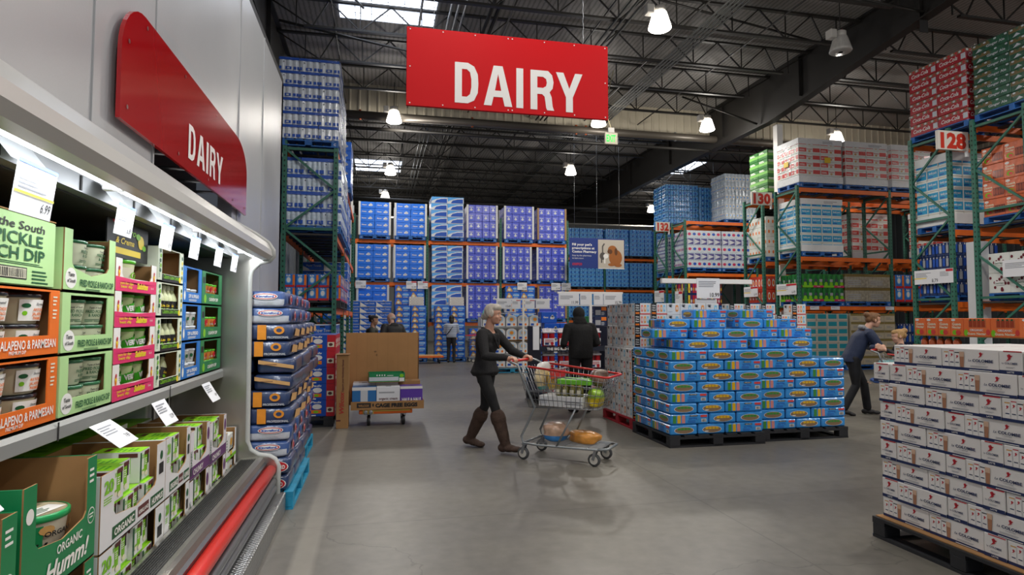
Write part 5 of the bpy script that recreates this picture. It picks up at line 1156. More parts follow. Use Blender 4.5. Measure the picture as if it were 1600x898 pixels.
placard(leftf(RX0-.06, 11.5, 2.26), .62, .31, '8.79', 'white price sign 8.79 with a yellow band on the green rack post', yellow=True, group=None)['label'] = 'white price sign with a yellow band on the green rack post'
placard(leftf(RX0-.06, 10.88, 2.26), .33, .31, '', 'red-headed offer card beside the yellow-banded price sign', red=True)
placard(leftf(RX0-.06, 9.5, 2.3), .8, .33, '6.39', 'white price sign on the front rack row at the picture edge')['label'] = 'white price sign on the front rack row below the berry cartons'
# 130
def whitetray(label, x, y, z, w, h, art, nx=2, nz=6, ny=3, film=True):
    load(label, x, y, z, w, .98, h, (nx, ny, nz), [case('case', w/nx, .98/ny, h/nz, M_CARTW, art, art, g=.003)], 'fl', tray=.2, film=film)
whitetray('white tray load with red lettering on the top beam beside the column', 12.05, 15.42, 5.5, 1.48, 1.3, a_redbox)
whitetray('white tray load with red lettering, middle of the top beam', 13.66, 15.42, 5.5, 1.46, 1.3, a_redbox)
whitetray('white tray load with red lettering partly behind the cola rack', 15.3, 15.42, 5.5, 1.45, 1.3, a_redbox)
whitetray('white tray load of blue cartons on the middle beam under the red-lettered trays', 12.08, 15.42, 3.46, 1.4, 1.55, a_bluebox, nx=4, film=False)
whitetray('white tray load with red lettering on the rear row seen through the uprights', 15.28, 17.06, 3.46, 1.5, 1.5, a_redbox, film=False)
whitetray('grey wrapped tray load low beside the numbered post', 16.85, 15.42, 3.46, 1.4, 1.4, a_redbox, film=False)
b = MB(); b.cbox(-.1, -.003, 0, .1, .003, .16, mat('yellow_ticket', 'e8c51e', rough=.5), .001); tk = b.mesh('yellow_ticket')
tag(obj('yellow_ticket', tk, None, (13.0, 15.38, 6.1)), 'yellow ticket stuck on the first red-lettered tray load', 'ticket'); tag(obj('yellow_ticket', tk, None, (12.022, 15.95, 6.05), PI/2), 'yellow ticket on the shaded side of the first red-lettered tray load', 'ticket')
load('green lemon soda bottle load on the low beam above the lady in navy', 12.07, 15.42, 2.0, 1.42, .98, .8, (2, 2, 2), [case('case', .71, .49, .4, W_LGREEN, a_seven, a_seven, g=.003, bump=4)], 'fl')
load('taupe wrapped carton load on the low beam beside the green soda', 13.54, 15.42, 2.0, 1.58, .98, .82, (2, 2, 2), [case('case', .79, .49, .41, W_BRN, a_taupe, a_taupe, g=.003)], 'fl', film=True)
load('blue and red can load on the low beam end beside the taupe cartons', 15.3, 15.42, 2.0, 1.3, .98, .82, (4, 3, 2), [case('case', 1.3/4, .98/3, .41, W_TIDE, a_tide, a_tide, g=.003)], 'fl', pal='black')
load('floor load of white cartons with teal panels behind the water packs', 12.07, 15.3, .14, 1.42, .98, 1.5, (4, 3, 7), [case('case', 1.42/4, .98/3, 1.5/7, mat('grey_white_carton', 'b9b5aa', rough=.6), lambda b, F, w, h: b.rect(F, w*.1, h*.3, w*.9, h*.9, mat('ink_teal', '1f8fa0', rough=.4), .002), lambda b, F, w, h: b.rect(F, w*.1, h*.3, w*.9, h*.9, I_CYAN, .002), g=.003)], 'fl')
load('floor load of beige cartons behind the lady in navy', 13.58, 15.3, .14, 1.55, .98, 1.5, (4, 3, 6), [case('case', 1.55/4, .98/3, .25, mat('beige_carton', 'bdb29a', rough=.6), lambda b, F, w, h: (b.rect(F, 0, h*.75, w, h, mat('ink_khaki', '8a7a45', rough=.5), .002), b.lines(F, w*.2, h*.3, w*.8, h*.6, 2, M_GREYINK)), None, g=.003)], 'fl')
load('dark mixed floor load under the rack beyond the child', 15.3, 15.3, .14, 1.5, .98, 1.2, (3, 2, 4), [case('case', .5, .49, .3, W_DBLUE, a_navy, a_navy, g=.003)], 'fl', pal='black')
load('green carton load high on the rear row behind the column', 12.2, 17.1, 5.5, 1.4, .95, 1.45, (3, 2, 5), [case('case', 1.4/3, .475, .29, wrapped('fresh_green', '2f6630'), a_green12, a_green12, g=.003)], 'fl')
load('orange and white carton load on the rear row under the green cartons', 12.1, 17.06, 3.46, 1.4, .95, 1.3, (3, 2, 4), [case('case', 1.4/3, .475, .325, M_CARTW, a_redbag, a_redbag, g=.003)], 'fl')
load('red and orange bag load on the rear row near the price cards', 12.07, 17.06, 2.0, 1.4, .95, .85, (3, 2, 2), [case('case', 1.4/3, .475, .42, wrapped('bag_red', 'd0402a'), a_redbag, a_redbag, g=.003)], 'fl')
for x, y, wd, lab in ((RX0-.06, 18.1, .75, 'white price sign with a red corner on the rear post near the T-shaped stand'), (RX0-.06, 16.4, .9, 'white price sign with a red corner on the front post of the white tray rack')):
    placard(leftf(x, y, 2.2), wd, .33, '6.49', lab, red=True, yellow=True)
for k, x in enumerate((12.3, 13.0, 14.9)):
    placard(front(x, 15.4, 1.75), .3, .1, '', f'small grey beam label, {NTH[k]} along the low orange beam', t=.003, cat='label', name='beam_label', group='labels on the low orange beam')
# 132
load('tall white shrink-wrapped jug load on the rack top beside the green cartons', 13.79, 22.1, 5.545, 1.43, 1.05, 1.87, (3, 3, 5), [case('case', 1.43/3, .35, 1.87/5, W_PWHITE, a_jug, a_jug, g=.003, bump=3)], 'fl', film=True)
w3 = [case('case', .51, .4, 1.57/7, W_WATER, a_water, a_water, g=.003, bump=4)]
load('blue bottled water load on the rack top over its aisle sign', 11.94, 23.6, 5.545, 1.52, 1.2, 1.68, (3, 3, 7), w3, 'fl', film=True)
load('blue bottled water load on the rack top between the first and the white jugs', 13.5, 23.6, 5.545, 1.52, 1.2, 1.6, (3, 3, 7), w3, 'fl', film=True)
for j, x in enumerate((12.07, 13.62)):
    load(f'stacked white and violet soap box load on the middle beam, {("at the rack end","next along")[j]}', x, 22.1, 3.53, 1.5, 1.05, 1.5, (1, 2, 5), [case('case', 1.5, .52, .3, W_PWHITE, a_soapW, a_soapW, g=.003), case('case', 1.5, .52, .3, W_PWHITE, a_soapP, a_soapP, g=.003)], 'fl', pick=lambda i, j, k: k % 2)
load('mixed dark bottle load on the low beam behind the price stand', 12.08, 22.1, 2.0, 1.5, 1.05, .95, (3, 2, 2), [case('case', .5, .52, .47, W_DBLUE, a_mixed, a_mixed, g=.003)], 'fl')
load('blue and green detergent floor load below the mixed bottles', 12.08, 22.1, .14, 1.5, 1.05, 1.56, (3, 2, 4), [case('case', .5, .52, .4, wrapped('detergent_green', '2a8a4a'), a_redbag, a_redbag, g=.003)], 'fl')
load('red orange bag floor load beside the detergent under the rack', 13.62, 22.1, .14, 1.5, 1.05, 1.55, (3, 2, 4), [case('case', .5, .52, .47, wrapped('bag_red', 'd0402a'), a_redbag, a_redbag, g=.003)], 'fl')
load('soft grey goods load on the middle beam of the rear water rack', 12.08, 23.72, 3.46, 1.5, 1.05, 1.5, (3, 2, 5), [case('case', .5, .52, .3, W_PWHITE, a_soapP, a_soapP, g=.003)], 'fl')
placard(leftf(RX0-.06, 24.8, 2.2), .9, .5, '7.99', 'white price sign on the rear post below the farthest aisle sign', red=True)
placard(leftf(RX0-.06, 22.9, 2.0), .6, .6, '', 'tall offer card with a red heading on the front post of the soap rack', red=True)
# ------------------------------------------------------------------ charcoal bags beyond the cooler end
def bag_mesh(L, W, H, style, seed):
    """a stuffed bag lying flat: L along x, W along y, H up; print faces -y and +x"""
    r = random.Random(seed); n, k = 28, 12; b = MB(); vs = []
    ph = [r.uniform(0, 6) for _ in range(8)]
    def sg(c, e): return math.copysign(abs(c)**e, c)
    for j in range(k+1):
        t = -PI/2+PI*j/k
        for i in range(n):
            a = 2*PI*i/n
            x = L/2*sg(math.cos(t), .25)*sg(math.cos(a), .22); y = W/2*sg(math.cos(t), .22)*sg(math.sin(a), .22); z = H/2*sg(math.sin(t), .36)
            q = .008*(math.sin(x*23+ph[0]+3*z/H)+math.sin(y*29+ph[1])+math.sin((x+y)*41+ph[2])*.6)
            vs.append((x*(1+q*.5), y*(1+q), z*(1+q*3)+H/2))
    fs = []
    for j in range(k):
        for i in range(n): fs.append((j*n+i, j*n+(i+1) % n, (j+1)*n+(i+1) % n, (j+1)*n+i))
    NAVY = wrapped('bag_navy', '2a3c62', var=.2); GREY = wrapped('bag_silver', 'c3c8d1', var=.2); BLUE = wrapped('bag_blue', '37548c', var=.2); OR = wrapped('bag_orange', 'e28f22', var=.1); TAN = mat('bag_paper_tan', 'c79a62', rough=.7)
    base = {'pro': NAVY, 'grey': BLUE, 'tan': NAVY, 'navy': NAVY}[style]
    groups = {}
    for f in fs:
        c = [sum(vs[i][q] for i in f)/4 for q in range(3)]; m = base
        if style == 'grey' and c[2] < H*.6 and abs(c[0]) < L*.47: m = GREY
        groups.setdefault(m.name, (m, []))[1].append(f)
    for m, ff in groups.values(): b.add(vs, ff, m, True)
    F = front(0, -W/2-.003, 0)
    if style == 'pro':
        b.rect(F, L*.06, H*.06, L*.17, H*.94, OR, .006); b.oval(F, L*.33, H*.62, .04, H*.24, OR, .006, 14); b.oval(F, L*.33, H*.62, .022, H*.12, NAVY, .008, 10); b.text(F, 'PROFESSIONAL', L*.32, H*.14, H*.13, I_SILV, w=L*.27, bold=.02, e=.008)
        R = rightf(L/2+.003, 0, 0); b.poly(R, [(-W*.4, H*.3), (W*.3, H*.2), (W*.44, H*.6), (-W*.2, H*.75)], TAN, .006)
    elif style == 'grey':
        b.oval(F, L*.24, H*.66, .095, H*.2, M_WHITE, .006, 18); b.oval(F, L*.24, H*.66, .088, H*.17, I_RED, .007, 18); b.oval(F, L*.24, H*.66, .078, H*.13, M_WHITE, .008, 18); b.text(F, 'Kingsford', L*.24, H*.6, H*.12, I_DBLUE, w=.13, bold=.04, e=.01); b.text(F, 'ORIGINAL', L*.26, H*.3, H*.1, I_SILV, w=.12, e=.008)
        R = rightf(L/2+.003, 0, 0); b.oval(R, 0, H*.5, .06, H*.3, I_RED, .006, 16); b.oval(R, 0, H*.5, .05, H*.24, M_WHITE, .008, 16); b.oval(R, 0, H*.5, .04, H*.18, I_RED, .01, 14)
    elif style == 'tan':
        b.plate(F, [(-L*.44, H*.62), (L*.44, H*.3), (L*.44, H*.5), (-L*.44, H*.84)], .012, TAN); b.lines(F, -L*.3, H*.55, L*.2, H*.62, 1, I_BRN, .014)
    else:
        b.oval(F, L*.3, H*.5, .105, H*.36, M_WHITE, .006, 18); b.oval(F, L*.3, H*.5, .098, H*.33, I_RED, .007, 18); b.text(F, 'KINGSFORD', L*.3, H*.38, H*.22, M_WHITE, w=.16, bold=.04, e=.009)
    return b.mesh('charcoal_bag')
BM = {s: [bag_mesh(.6, .39, .1315, s, q) for q in range(2)] for s in ('pro', 'grey', 'navy')}
BM['tan'] = [bag_mesh(.3, .585, .1315, 'tan', q) for q in range(2)]
STY = ['navy', 'navy', 'grey', 'grey', 'pro', 'pro', 'tan', 'tan', 'pro', 'pro', 'grey', 'grey']
DESC = {'pro': 'navy charcoal bag with orange stripe', 'grey': 'blue-silver charcoal bag with badge', 'navy': 'navy charcoal bag with red oval', 'tan': 'charcoal bag with tan seam strip'}
for pi, (yy, pn) in enumerate(((5.12, 'front pallet'), (6.42, 'rear pallet'))):
    pallet(-1.285, yy, 0, .655 if pi == 0 else .56, 1.2, 'teal', f'bright blue pallet of charcoal, {("right at the cooler end","the one behind")[pi]}', near=True)
    for k, s in enumerate(STY):
        z = .14+k*.1315; off = .018*math.sin(k*2.1+pi)-.075*pi
        if s == 'tan':
            for i, x in enumerate((-1.11, -.79)):
                for j in range(2): tag(obj('charcoal_bag', BM[s][(i+j) % 2], None, (x+off*.5, yy+.3+.59*j, z), rnd.uniform(-.04, .04)), f'{DESC[s]}, {ORD[k]} layer, {pn}, {("inner","outer")[i]} {("front","rear")[j]} one', 'charcoal bag', 'charcoal bags on the blue pallets')
        else:
            for j in range(3): tag(obj('charcoal_bag', BM[s][(k+j) % 2], None, (-.955+off-(.035 if k > 9 else 0)-(.01 if k < 2 else 0), yy+.2+.395*j, z), rnd.uniform(-.03, .03)), f'{DESC[s]}, {ORD[k]} layer, {pn}, {NTH[j]} in', 'charcoal bag', 'charcoal bags on the blue pallets')

# ------------------------------------------------------------------ boxed pads on the black pallet, by the rack foot
pallet(-1.76, 8.85, 0, 1.18, 1.1, 'black', 'black pallet under the red and blue boxes beside the egg cart', near=True)
def a_pad(b, F, w, h):
    b.rect(F, w*.68, 0, w, h, I_RED, .001); b.oval(F, w*.34, h*.6, w*.18, h*.16, M_WHITE, .002, 14); b.text(F, 'Pads', w*.3, h*.82, h*.12, M_WHITE, w=w*.4, bold=.03, shear=.2); b.rect(F, w*.12, h*.18, w*.5, h*.4, I_ORG, .002); b.oval(F, w*.3, h*.28, w*.1, h*.08, I_LIME, .003, 10); b.rect(F, w*.7, h*.25, w*.95, h*.55, I_CREAM, .003); b.oval(F, w*.82, h*.4, w*.08, h*.1, I_BRN, .004, 8); b.rect(F, w*.05, h*.03, w*.3, h*.1, M_WHITE, .003)
def a_padside(b, F, w, h):
    b.rect(F, 0, 0, w, h, I_RED, .001); b.oval(F, w*.5, h*.6, w*.25, h*.16, M_WHITE, .002, 12); b.rect(F, w*.2, h*.2, w*.7, h*.4, I_CREAM, .002)
pm_ = case('pad_box', .36, .35, .226, mat('pad_box_blue', '1a4fb0', rough=.35), a_pad, a_padside, g=.002, cham=.003)
for k in range(5):
    for i in range(3):
        for j in range(3):
            if i < 2 and j > 0: continue
            tag(obj('pad_box', pm_, None, (-1.655+.365*i+rnd.uniform(-.002, .002), 8.9+.352*j, .14+.226*k)), f'blue and red mop pad box, {ORD[k]} layer, {("inner","middle","aisle-side")[i]} column, {NTH[j]} row back', 'box', 'mop pad boxes on the black pallet')

# ------------------------------------------------------------------ low orange cart of egg trays and milk cartons
t = thing('flat_cart', 'low orange platform cart with rubber casters under the egg tray', 'cart', (.1, 8.75, 0))
b = MB(); b.cbox(-.33, 0, .17, .4, .62, .225, M_RACKO, .008); part('platform', b, t)
b = MB(); b.cbox(-.28, -.012, .205, .37, 0, .224, mat('brass_edge', 'c9a94a', rough=.4), .003); part('edge_strip', b, t)
b = MB()
for x in (-.24, -.17): b.lathe([(.028, 0), (.028, .03), (.018, .034)], M_GALV, 14, M=TR((x, -.005, .2)) @ RX(PI/2))
b.cbox(-.28, -.01, .172, -.13, 0, .23, mat('brass_edge', 'c9a94a'), .004); part('lock_plate', b, t)
wb = MB(); wb.lathe([(.062, -.02), (.068, -.012), (.068, .012), (.062, .02)], M_INK, 18, M=RY(PI/2)); wb.lathe([(.03, -.024), (.03, .024)], M_GALV, 12, M=RY(PI/2)); wm_ = wb.mesh('caster')
fk = MB(); fk.box(-.03, -.03, .05, -.024, .03, .1, M_GALV); fk.box(.024, -.03, .05, .03, .03, .1, M_GALV); fk.box(-.035, -.035, .085, .035, .035, .1, M_GALV); fm = fk.mesh('caster_fork')
for x in (-.2, .28):
    for y in (.08, .52): c = obj('caster', wm_, t, (x, y, .07)); obj('caster_fork', fm, c)
b = MB(); w0, d0, h0 = 1.0, .58, .115; th = .008
b.box(0, 0, 0, w0, d0, th, M_CARD)
for q in ((0, 0, w0, th), (0, d0-th, w0, d0), (0, th, th, d0-th), (w0-th, th, w0, d0-th)): b.box(q[0], q[1], th, q[2], q[3], h0, M_CARD)
F = front(0, 0, 0); b.text(F, 'CAGE FREE EGGS', .62, .035, .05, I_BLK, w=.58, bold=.06); b.rect(F, .08, .03, .27, .095, I_BLK); b.text(F, 'WILCOX', .175, .045, .03, M_CARD, w=.15, bold=.05, e=.003); b.rect(F, .29, .045, .31, .085, I_BLK)
solo('egg_tray', b, 'brown cardboard tray lettered cage free eggs lying on the orange cart', 'tray', (-.34, 8.72, .233))
def milk(x, y, z, w, d, h, m, art, label):
    b = MB(); b.cbox(0, 0, 0, w, d, h, m, .004); art(b, front(0, 0, 0), w, h); T = topf(0, 0, h); b.rect(T, .01, d*.47, w-.01, d*.53, I_GRY, .001); b.rect(T, w*.4, d*.2, w*.62, d*.34, I_BLK, .002)
    return solo('milk_carton_case', b, label, 'carton', (x, y, z))
M_BLUEBOX = mat('blue_carton', '2a6fae', rough=.45); M_PURBOX = mat('purple_carton', '5a35a0', rough=.45)
def am1(b, F, w, h): b.rect(F, w*.35, 0, w*.65, h, I_SILV); b.oval(F, w*.55, h*.2, .03, .03, I_CORAL, .003, 10); b.rect(F, 0, h*.85, w, h, M_WHITE, .001)
def am2(b, F, w, h): b.text(F, 'organic cream', w*.5, h*.4, .035, I_BRN, w=w*.8, bold=.02); b.rect(F, w*.46, h*.1, w*.54, h*.22, I_BLK); b.lines(F, w*.1, h*.7, w*.9, h*.85, 1, I_GRY)
def am3(b, F, w, h): b.text(F, 'HALF & HALF', w*.5, h*.3, .05, M_WHITE, w=w*.85, bold=.04, rot=0); b.rect(F, w*.45, h*.1, w*.72, h*.25, M_WHITE); b.rect(F, 0, h*.88, w, h, M_WHITE, .001)
milk(-.325, 8.74, .245, .325, .26, .3, M_BLUEBOX, am1, 'blue milk carton case at the cooler side of the egg tray')
milk(.005, 8.74, .245, .32, .26, .3, M_PAPER, am2, 'white cream carton case in the middle of the egg tray')
milk(.33, 8.74, .245, .31, .26, .3, M_PURBOX, am3, 'purple carton case lettered half in the egg tray')
milk(-.325, 9.01, .245, .31, .26, .33, M_PAPER, am2, 'white carton case behind the blue one in the egg tray')
milk(-.01, 9.01, .245, .32, .26, .33, M_PURBOX, am3, 'purple carton case in the rear row of the egg tray')
milk(.315, 9.01, .245, .31, .26, .35, M_CARD, am2, 'brown-sided carton case in the rear row of the egg tray')
b = MB(); w0, d0, h0 = .5, .3, .13
b.box(0, 0, 0, w0, d0, .006, M_CARD)
for q in ((0, 0, w0, .006), (0, d0-.006, w0, d0), (0, .006, .006, d0-.006), (w0-.006, .006, w0, d0-.006)): b.box(q[0], q[1], .006, q[2], q[3], h0, M_HUMC)
F = front(0, 0, 0); b.rect(F, 0, .02, w0*.82, .075, I_SILV)
for i in range(4): b.oval(F, .11+.035*i, .1, .01, .012, M_WHITE, .002, 8)
b.oval(F, w0*.91, .09, .03, .025, I_LIME, .002, 10); b.rect(F, w0*.84, .01, w0*.98, .06, M_WHITE, .002); b.lines(F, .25, .09, .36, .11, 1, M_WHITE)
o = solo('open_carton', b, 'empty green and white open carton lying on top of the milk cartons', 'carton', (-.1, 8.86, .593), .06)
b = MB(); b.cbox(0, 0, 0, 1.06, .012, 1.06, M_CARD, .002); b.box(1.05, 0, 0, 1.062, .22, 1.06, M_CARD)
b.oval(front(0, 0, 0), .42, .78, .02, .014, mat('ink_stain', '7a5a38', rough=.8), .001, 8); b.oval(front(0, 0, 0), .44, .73, .012, .018, MATS['ink_ink_stain' if 0 else 'ink_stain'], .001, 8)
for i in range(6): b.rect(front(0, 0, 0), .15+.15*i, 0, .153+.15*i, 1.06, mat('cardboard_crease', '8f6a40', rough=.8), .0008)
solo('cardboard_sheet', b, 'large folded brown cardboard sheet standing upright behind the egg cart', 'cardboard', (-.44, 9.306, .226))
b = MB(); b.cbox(0, 0, 0, .16, .3, 1.0, M_CARD, .004); b.box(-.02, -.02, 1.0, .17, .3, 1.006, M_CARD, M=None)
F = front(0, 0, 0); b.text(F, 'Wilcox', .1, .2, .06, mat('carton_red_print', 'b0352c', rough=.6), w=.3, al='l', bold=.03, shear=.2, rot=PI/2); b.text(F, 'Support your Northwest Farmer', .095, .5, .026, I_BRN, w=.44, al='l', rot=PI/2, bold=.02); b.rect(F, .0, .1, .06, .12, I_BRN)
solo('egg_carton_case', b, 'tall narrow brown egg carton with red lettering standing on end by the cart', 'carton', (-.53, 8.66, 0))

# ------------------------------------------------------------------ blue sparkling water packs on two black pallets
W_AQUA = wrapped('aqua_film', '2f92dc', var=.16)
CANS = [mat('can_green', '3f8f3a', rough=.3, coat=.5), mat('can_yellow', 'e2b41e', rough=.3, coat=.5), mat('can_pink', 'd98a86', rough=.3, coat=.5)]
M_HOLEB = mat('pack_hole_cardboard', '8a6f52', rough=.7)
def a_long(b, F, w, h):
    for i in range(3): b.rect(F, w*(.06+.115*i), h*.12, w*(.145+.115*i), h*.86, CANS[i], .002); b.rect(F, w*(.075+.115*i), h*.86, w*(.13+.115*i), h*.94, I_SILV, .002)
    b.rect(F, w*.5, h*.74, w*.7, h*.9, I_BLK, .002); b.text(F, 'KIRKLAND', w*.6, h*.78, h*.08, M_WHITE, w=w*.17, bold=.02, e=.004); b.text(F, 'sparkling', w*.58, h*.5, h*.14, I_DBLUE, w=w*.22, bold=.02); b.lines(F, w*.45, h*.16, w*.75, h*.42, 3, I_DBLUE)
    b.rect(F, w*.78, h*.66, w*.95, h*.88, I_CORAL, .002); b.rect(F, w*.8, h*.2, w*.93, h*.5, M_WHITE, .002); b.bars(F, w*.815, h*.23, w*.915, h*.46, I_BLK, .003, 8)
def a_end(c):
    def f(b, F, w, h):
        b.oval(F, w*.5, h*.46, w*.36, h*.33, M_WHITE, .0016, 22); b.oval(F, w*.5, h*.46, w*.34, h*.3, M_HOLEB, .0022, 22)
        for i in range(4): b.rect(F, w*(.26+.125*i), h*.48, w*(.365+.125*i), h*.7, CANS[c], .003)
        b.oval(F, w*.3, h*.3, w*.08, h*.05, M_WHITE, .0035, 8) if c == 1 else None
    return f
def a_cantop(b, F, w, h):
    n = max(3, round(w/.066)); k = max(3, round(h/.066))
    for i in range(n):
        for j in range(k): b.oval(F, w*(i+.5)/n, h*(j+.5)/k, .026, .026, mat('can_top_film', '6db6e6', rough=.2, coat=.6), .001, 8)
HP = .1225
def wpack(c): return (case('can_pack', .5, .345, HP, W_AQUA, a_long, a_end(c), a_cantop, g=.004, cham=.014), case('can_pack', .355, .5, HP, W_AQUA, a_end(c), a_long, a_cantop, g=.004, cham=.014))
WP = [wpack(c) for c in (0, 1, 1)]
def water_stack(X, Y, what, plan):
    for k, cells in enumerate(plan):
        for n_, (kind, x, y) in enumerate(cells):
            me = WP[(k*3+n_*2+int(x*10)) % 3][0 if kind == 'L' else 1]
            tag(obj('can_pack', me, None, (X+x+rnd.uniform(-.003, .003), Y+y+rnd.uniform(-.004, .004), .14+k*HP+.0008*k), rnd.uniform(-.003, .003)), f'blue can pack, {ORD[k]} layer of the {what}, {NTH[n_]} from the aisle', 'can pack', f'blue can packs on the {what}')
A_ = [('E', 0, 0), ('E', .36, 0), ('L', .72, 0), ('L', .72, .35), ('E', 0, .505), ('E', .36, .505), ('L', .72, .7)]
B_ = [('L', 0, 0), ('E', .505, 0), ('E', .865, 0), ('L', 0, .35), ('E', .505, .505), ('E', .865, .505), ('L', 0, .7)]
def shell(P, left=True): return [c for c in P if c[2] < .1 or c[1] < .1]
def back(P, y0, x0=0, x1=9): return [c for c in P if c[2] >= y0 and x0 <= c[1] <= x1]
pl1 = [A_, B_]*4
pl1 += [[('E', .25, .1), ('L', .62, .12), ('L', .62, .5), ('E', .25, .61)], [('L', .0, .45), ('E', .51, .25), ('E', .87, .25), ('L', .55, .76)], [('E', .2, .5), ('L', .57, .5), ('L', .1, 1.02-.3) if 0 else ('L', .72, .84-.0) if 0 else ('E', 1.08-.0, .45) if 0 else ('L', .57, .85)], [('L', .72, .72)]]
water_stack(3.335, 6.56, 'pyramid nearer the woman', pl1)
pl2 = [B_, A_]*3+[B_]
pl2 += [[('E', .05, .0), ('E', .41, .0), ('L', .05, .51), ('L', .56, .51)], [('L', .0, .12), ('E', .51, .12), ('L', .0, .47), ('E', .51, .62)], [('L', .0, .3), ('L', .505, .3), ('L', .15, .66)], [('E', .0, .4), ('L', .36, .4)], [('L', .02, .42)]]
water_stack(4.585, 6.66, 'pyramid nearer the mother', pl2)
pallet(3.32, 6.54, 0, 1.24, 1.06, 'black', 'black pallet under the blue can pyramid nearer the woman', near=True)
pallet(4.57, 6.64, 0, 1.24, 1.06, 'black', 'black pallet under the blue can pyramid nearer the lady in navy', near=True)

# ------------------------------------------------------------------ white seltzer cartons on the red pallet
I_CAPS = [mat('ink_caps_coral', 'e8877c', rough=.4), mat('ink_caps_orange', 'ec9a4e', rough=.4), mat('ink_caps_sky', '7cc3e0', rough=.4)]
def caps(b, F, a, c, w, h, m):
    b.rect(F, a-w/2, c-h/2+w/3, a+w/2, c+h/2-w/3, m, .0016); b.oval(F, a, c+h/2-w/3, w/2, w/3, m, .0012, 10); b.oval(F, a, c-h/2+w/3, w/2, w/3, m, .0012, 10); b.rect(F, a-w*.2, c-h*.2, a+w*.2, c+h*.2, M_WHITE, .0028)
def a_clawF(b, F, w, h):
    b.rect(F, 0, 0, w*.34, h, I_BLK, .001)
    for i, s in enumerate(('White', 'Claw', 'Hard')): b.text(F, s, w*.17, h*(.74-.2*i), h*.13, M_WHITE, w=w*.24, bold=.03)
    b.rect(F, w*.05, h*.05, w*.29, h*.2, I_ORG, .002)
    for i in range(3): caps(b, F, w*(.46+.19*i), h*.55, w*.12, h*.62, I_CAPS[i])
    b.rect(F, w*.34, 0, w, h*.1, I_CORAL, .001)
def a_clawS(q):
    def f(b, F, w, h):
        b.poly(F, [(w*.1, h*.8), (w*.28, h*.86), (w*.42, h*.78), (w*.3, h*.72), (w*.42, h*.62), (w*.22, h*.68)], I_BLK, .002); b.rect(F, w*.12, h*.88, w*.4, h*.92, I_BLK, .002); caps(b, F, w*.75, h*.55, w*.22, h*.62, I_CAPS[q]); b.lines(F, w*.1, h*.2, w*.45, h*.3, 2, I_GRY)
    return f
M_SELTZ = mat('seltzer_white', 'dfdedb', rough=.4)
SF = [case('seltzer_carton', .235, .2, .156, M_SELTZ, a_clawF, a_clawS(q), g=.001, cham=.003) for q in (2, 1, 0)]
SS = [case('seltzer_carton', .2, .235, .156, M_SELTZ, a_clawS(q), a_clawF, g=.001, cham=.003) for q in (2, 1)]
pallet(3.38, 7.74, 0, 1.25, 1.1, 'red', 'red pallet under the white seltzer cartons', near=True)
for k in range(10):
    low = k < 6; x0 = 3.4 if low else 3.46
    for j in range(5):
        if k >= 4 or j >= 0: tag(obj('seltzer_carton', SF[(k+j) % 3], None, (x0+rnd.uniform(-.003, .003), 7.78+.204*j+(.03 if not low else 0), .14+.157*k)), f'white seltzer carton, {ORD[k]} layer, {NTH[j]} from the front along the stack side', 'carton', 'seltzer cartons on the red pallet')
    for i in range(1, 6):
        if low and i > 1: continue
        me = SF[(k+i) % 3] if i < 2 else SS[(k+i) % 2]
        tag(obj('seltzer_carton', me, None, (x0+(.238 if i < 2 else .238*2-.2*2+.2*i+.002)+.004, 7.778+(.03 if not low else 0)-rnd.uniform(0, .006), .14+.157*k)), f'white seltzer carton, {ORD[k]} layer, {NTH[i]} column of the front face', 'carton', 'seltzer cartons on the red pallet')
pallet(4.98, 7.9, 0, 1.4, 1.0, 'wood', 'wooden pallet under the seltzer cartons behind the second pyramid')
for k in range(10):
    for i in range(5):
        if k == 9 and i == 3: continue
        tag(obj('seltzer_carton', SF[(i+k) % 3], None, (5.0+.26*i, 7.95, .14+.157*k)), f'white seltzer carton behind the second pyramid, {ORD[k]} layer, {NTH[i]} column', 'carton', 'seltzer cartons behind the second pyramid')
t = thing('price_stand', 'white T shaped price stand showing 10.99 behind the blue pyramids', 'price stand', (4.8, 8.3, 0)); t['label'] = 'white T-shaped price stand rising between the blue can pyramids'
b = MB(); b.box(-.03, -.03, .012, .03, .03, 2.02, M_WHITE); b.box(-.12, -.12, 0, .12, .12, .012, M_WHITE); part('stand_post', b, t)
b = MB(); b.cbox(-.7, -.03, 2.02, .8, .03, 2.09, M_WHITE, .006); part('cross_bar', b, t)
b = MB(); F = front(-.14, -.034, 1.8); b.plate(F, [(0, 0), (.38, 0), (.38, .3), (0, .3)], .004, M_PAPER); b.text(F, '10.99', .37, .02, .065, M_INK, al='r', e=.006, xs=.85); b.lines(F, .03, .17, .33, .27, 4, M_GREYINK, .006); part('price_card', b, t)
b = MB(); F = front(-.17, -.032, 1.53); b.plate(F, [(0, 0), (.36, 0), (.36, .26), (0, .26)], .004, mat('grey_card_back', 'c8cace', rough=.6)); b.rect(F, .03, .245, .33, .255, I_BLK, .005); part('card_back', b, t)

